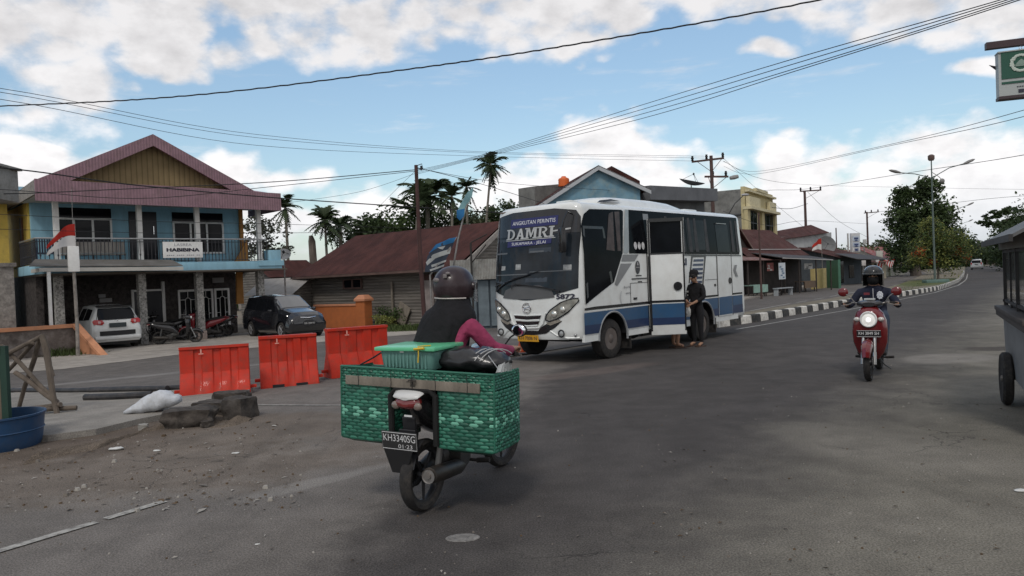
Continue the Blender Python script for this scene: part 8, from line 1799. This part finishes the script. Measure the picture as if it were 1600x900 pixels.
def pipe(label, pts, r0, m_): 
    P = G(*pts[0]); t = MB(); q = [G(*p)-P+Vector((0,0,r0)) for p in pts]; t.path(q, r0, 10); o = t.build('pipe', m_); o.location = P+Vector((0,0,.055)); return tag(o, label, 'pipe', None)
PB = mat('black_pipe', (.022,.022,.024), .5, var=.3, dirt=(.12,.10,.09), dirt_amt=.4)
pipe('long black pipe lying along the far edge of the slab', [(20,618),(110,619),(240,617),(300,614)], .045, PB)
pipe('upper of two short black pipes beside the white sack', [(142,619),(190,618),(262,617)], .05, PB)
pipe('lower of two short black pipes beside the white sack', [(134,632),(180,631),(238,628)], .055, PB)
def sack():
    P = G(237,653)+Vector((0,.1,.05)); t = MB(); R = []
    for i in range(15):
        u = i/14; x = lerp(-.40,.36,u); w_ = sin(pi*min(1,max(0,u*.94+.03)))**.42; r = []
        for k in range(20):
            a = 2*pi*k/20; n_ = .022*noise.noise(Vector((x*6,cos(a)*1.6,sin(a)*1.6+4)))+.010*sin(x*30+a*3); h_ = lerp(.12,.33,min(1,u*1.7))*(1 if u < .85 else .8)
            z = (h_*.5+(h_*.5+n_)*sin(a)*w_) ; r.append((x, (.20+n_)*(1 if cos(a)>0 else -1)*abs(cos(a))**.7*w_, max(z,.0)+.05*u))
        R.append(r)
    t.rings(R); o = t.build('sack', mat('sack_white',(.50,.52,.55),.7,var=.1,vs=6,bump=.4,bs=18,dirt=(.30,.28,.26),dirt_amt=.5), sharp=80); o.location = P; o.scale = (.9,.9,.78); o.rotation_euler = (0,-.05,.12); tag(o, 'white woven sack lying slumped against the broken concrete', 'sack')
sack()
def lump(label, px, py, R_, seed, col, cat='rock', name='concrete_lump', dz=0.0, dy=.0):
    P = G(px,py)+Vector((0,R_[1]*.6+dy,dz)); bm = bmesh.new(); bmesh.ops.create_cube(bm, size=2); bmesh.ops.subdivide_edges(bm, edges=bm.edges[:], cuts=7, use_grid_fill=True)
    for v in bm.verts:
        d = v.co.copy(); v.co = v.co*.80+v.co.normalized()*.25; n_ = noise.noise(d*1.3+Vector((seed*3.1,0,0))); n2 = noise.noise(d*4+Vector((seed,5,0))); v.co *= 1+.22*n_+.09*n2; v.co = Vector((v.co.x*R_[0],v.co.y*R_[1],max(v.co.z*R_[2]+R_[2]*.8,-.03)))
    me = bpy.data.meshes.new(name); bm.to_mesh(me); bm.free(); me.shade_smooth(); me.set_sharp_from_angle(angle=radians(38)); o = mkobj(name, me, col); o.location = P; o.rotation_euler.z = seed; return tag(o, label, cat)
BC = mat('broken_concrete', (.045,.038,.033), .95, var=.5, vs=5, bump=1, bs=14, dirt=(.16,.14,.12), dirt_amt=.4)
lump('dark broken concrete lump right below the white sack', 290,667,(.27,.20,.11), .2, BC)
lump('low broken slab between the two bigger concrete lumps', 330,652,(.30,.15,.09), 2.9, BC, dy=.15)
lump('squarish concrete lump at the right end of the rubble', 372,655,(.16,.15,.14), 1.2, mat('broken_concrete2',(.060,.052,.046),.95,var=.5,vs=5,bump=1,bs=14))
lump('upper concrete lump behind the squarish one', 345,640,(.22,.14,.10), 3.3, BC, dy=.3)
lump('small pale stone among the rubble left of the dark lump', 222,672,(.05,.05,.035), 1.9, CONC)
lump('small brown clod right of the dark lump', 322,668,(.06,.05,.04), 4.1, BC)
for i, (px, py, s, lab) in enumerate(((213,614,.10,'crumpled white plastic on the road edge above the pipes'),(182,703,.10,'crumpled white paper in the dirt below the sack'),(368,709,.05,'small white scrap in the dirt right of the crumpled paper'),(245,705,.05,'flat pale scrap in the dirt between two white papers'),(1596,768,.06,'white cup lying at the right edge of the road'),(402,851,.022,'small pale stone on the asphalt at bottom left'),(1186,690,.0,''))):
    if s <= 0: continue
    P = G(px,py); s *= .8; m = MB(); R = []
    for j in range(6):
        p = lerp(-1.3,1.4,j/5); R.append([(s*cos(p)*cos(a)*(1+.4*noise.noise(Vector((a,j,i)))), s*.6*cos(p)*sin(a)*(1+.4*noise.noise(Vector((a,j+9,i)))), s*.18*(1+sin(p))*(1+.5*noise.noise(Vector((a,j,i+7))))) for a in [2*pi*k/10 for k in range(10)]])
    m.rings(R); o = m.build('scrap', mat('scrap_white',(.52,.52,.50),.7,var=.15), sharp=20); o.location = P+Vector((0,0,.0)); tag(o, lab, 'litter')
P = G(723,841); m = MB(); m.lathe([(0,.004),(.06,.006),(.085,.004),(.09,.0)], Matrix.Diagonal((1.2,.8,1,1)), 18); o = m.build('drain_patch', mat('patch_grey',(.20,.19,.18),.9,var=.5,vs=18,dirt=(.05,.05,.05),dirt_amt=.8)); o.location = P+Vector((0,0,.002)); tag(o, 'small round pale patch in the asphalt below the motorcycle', 'road patch')
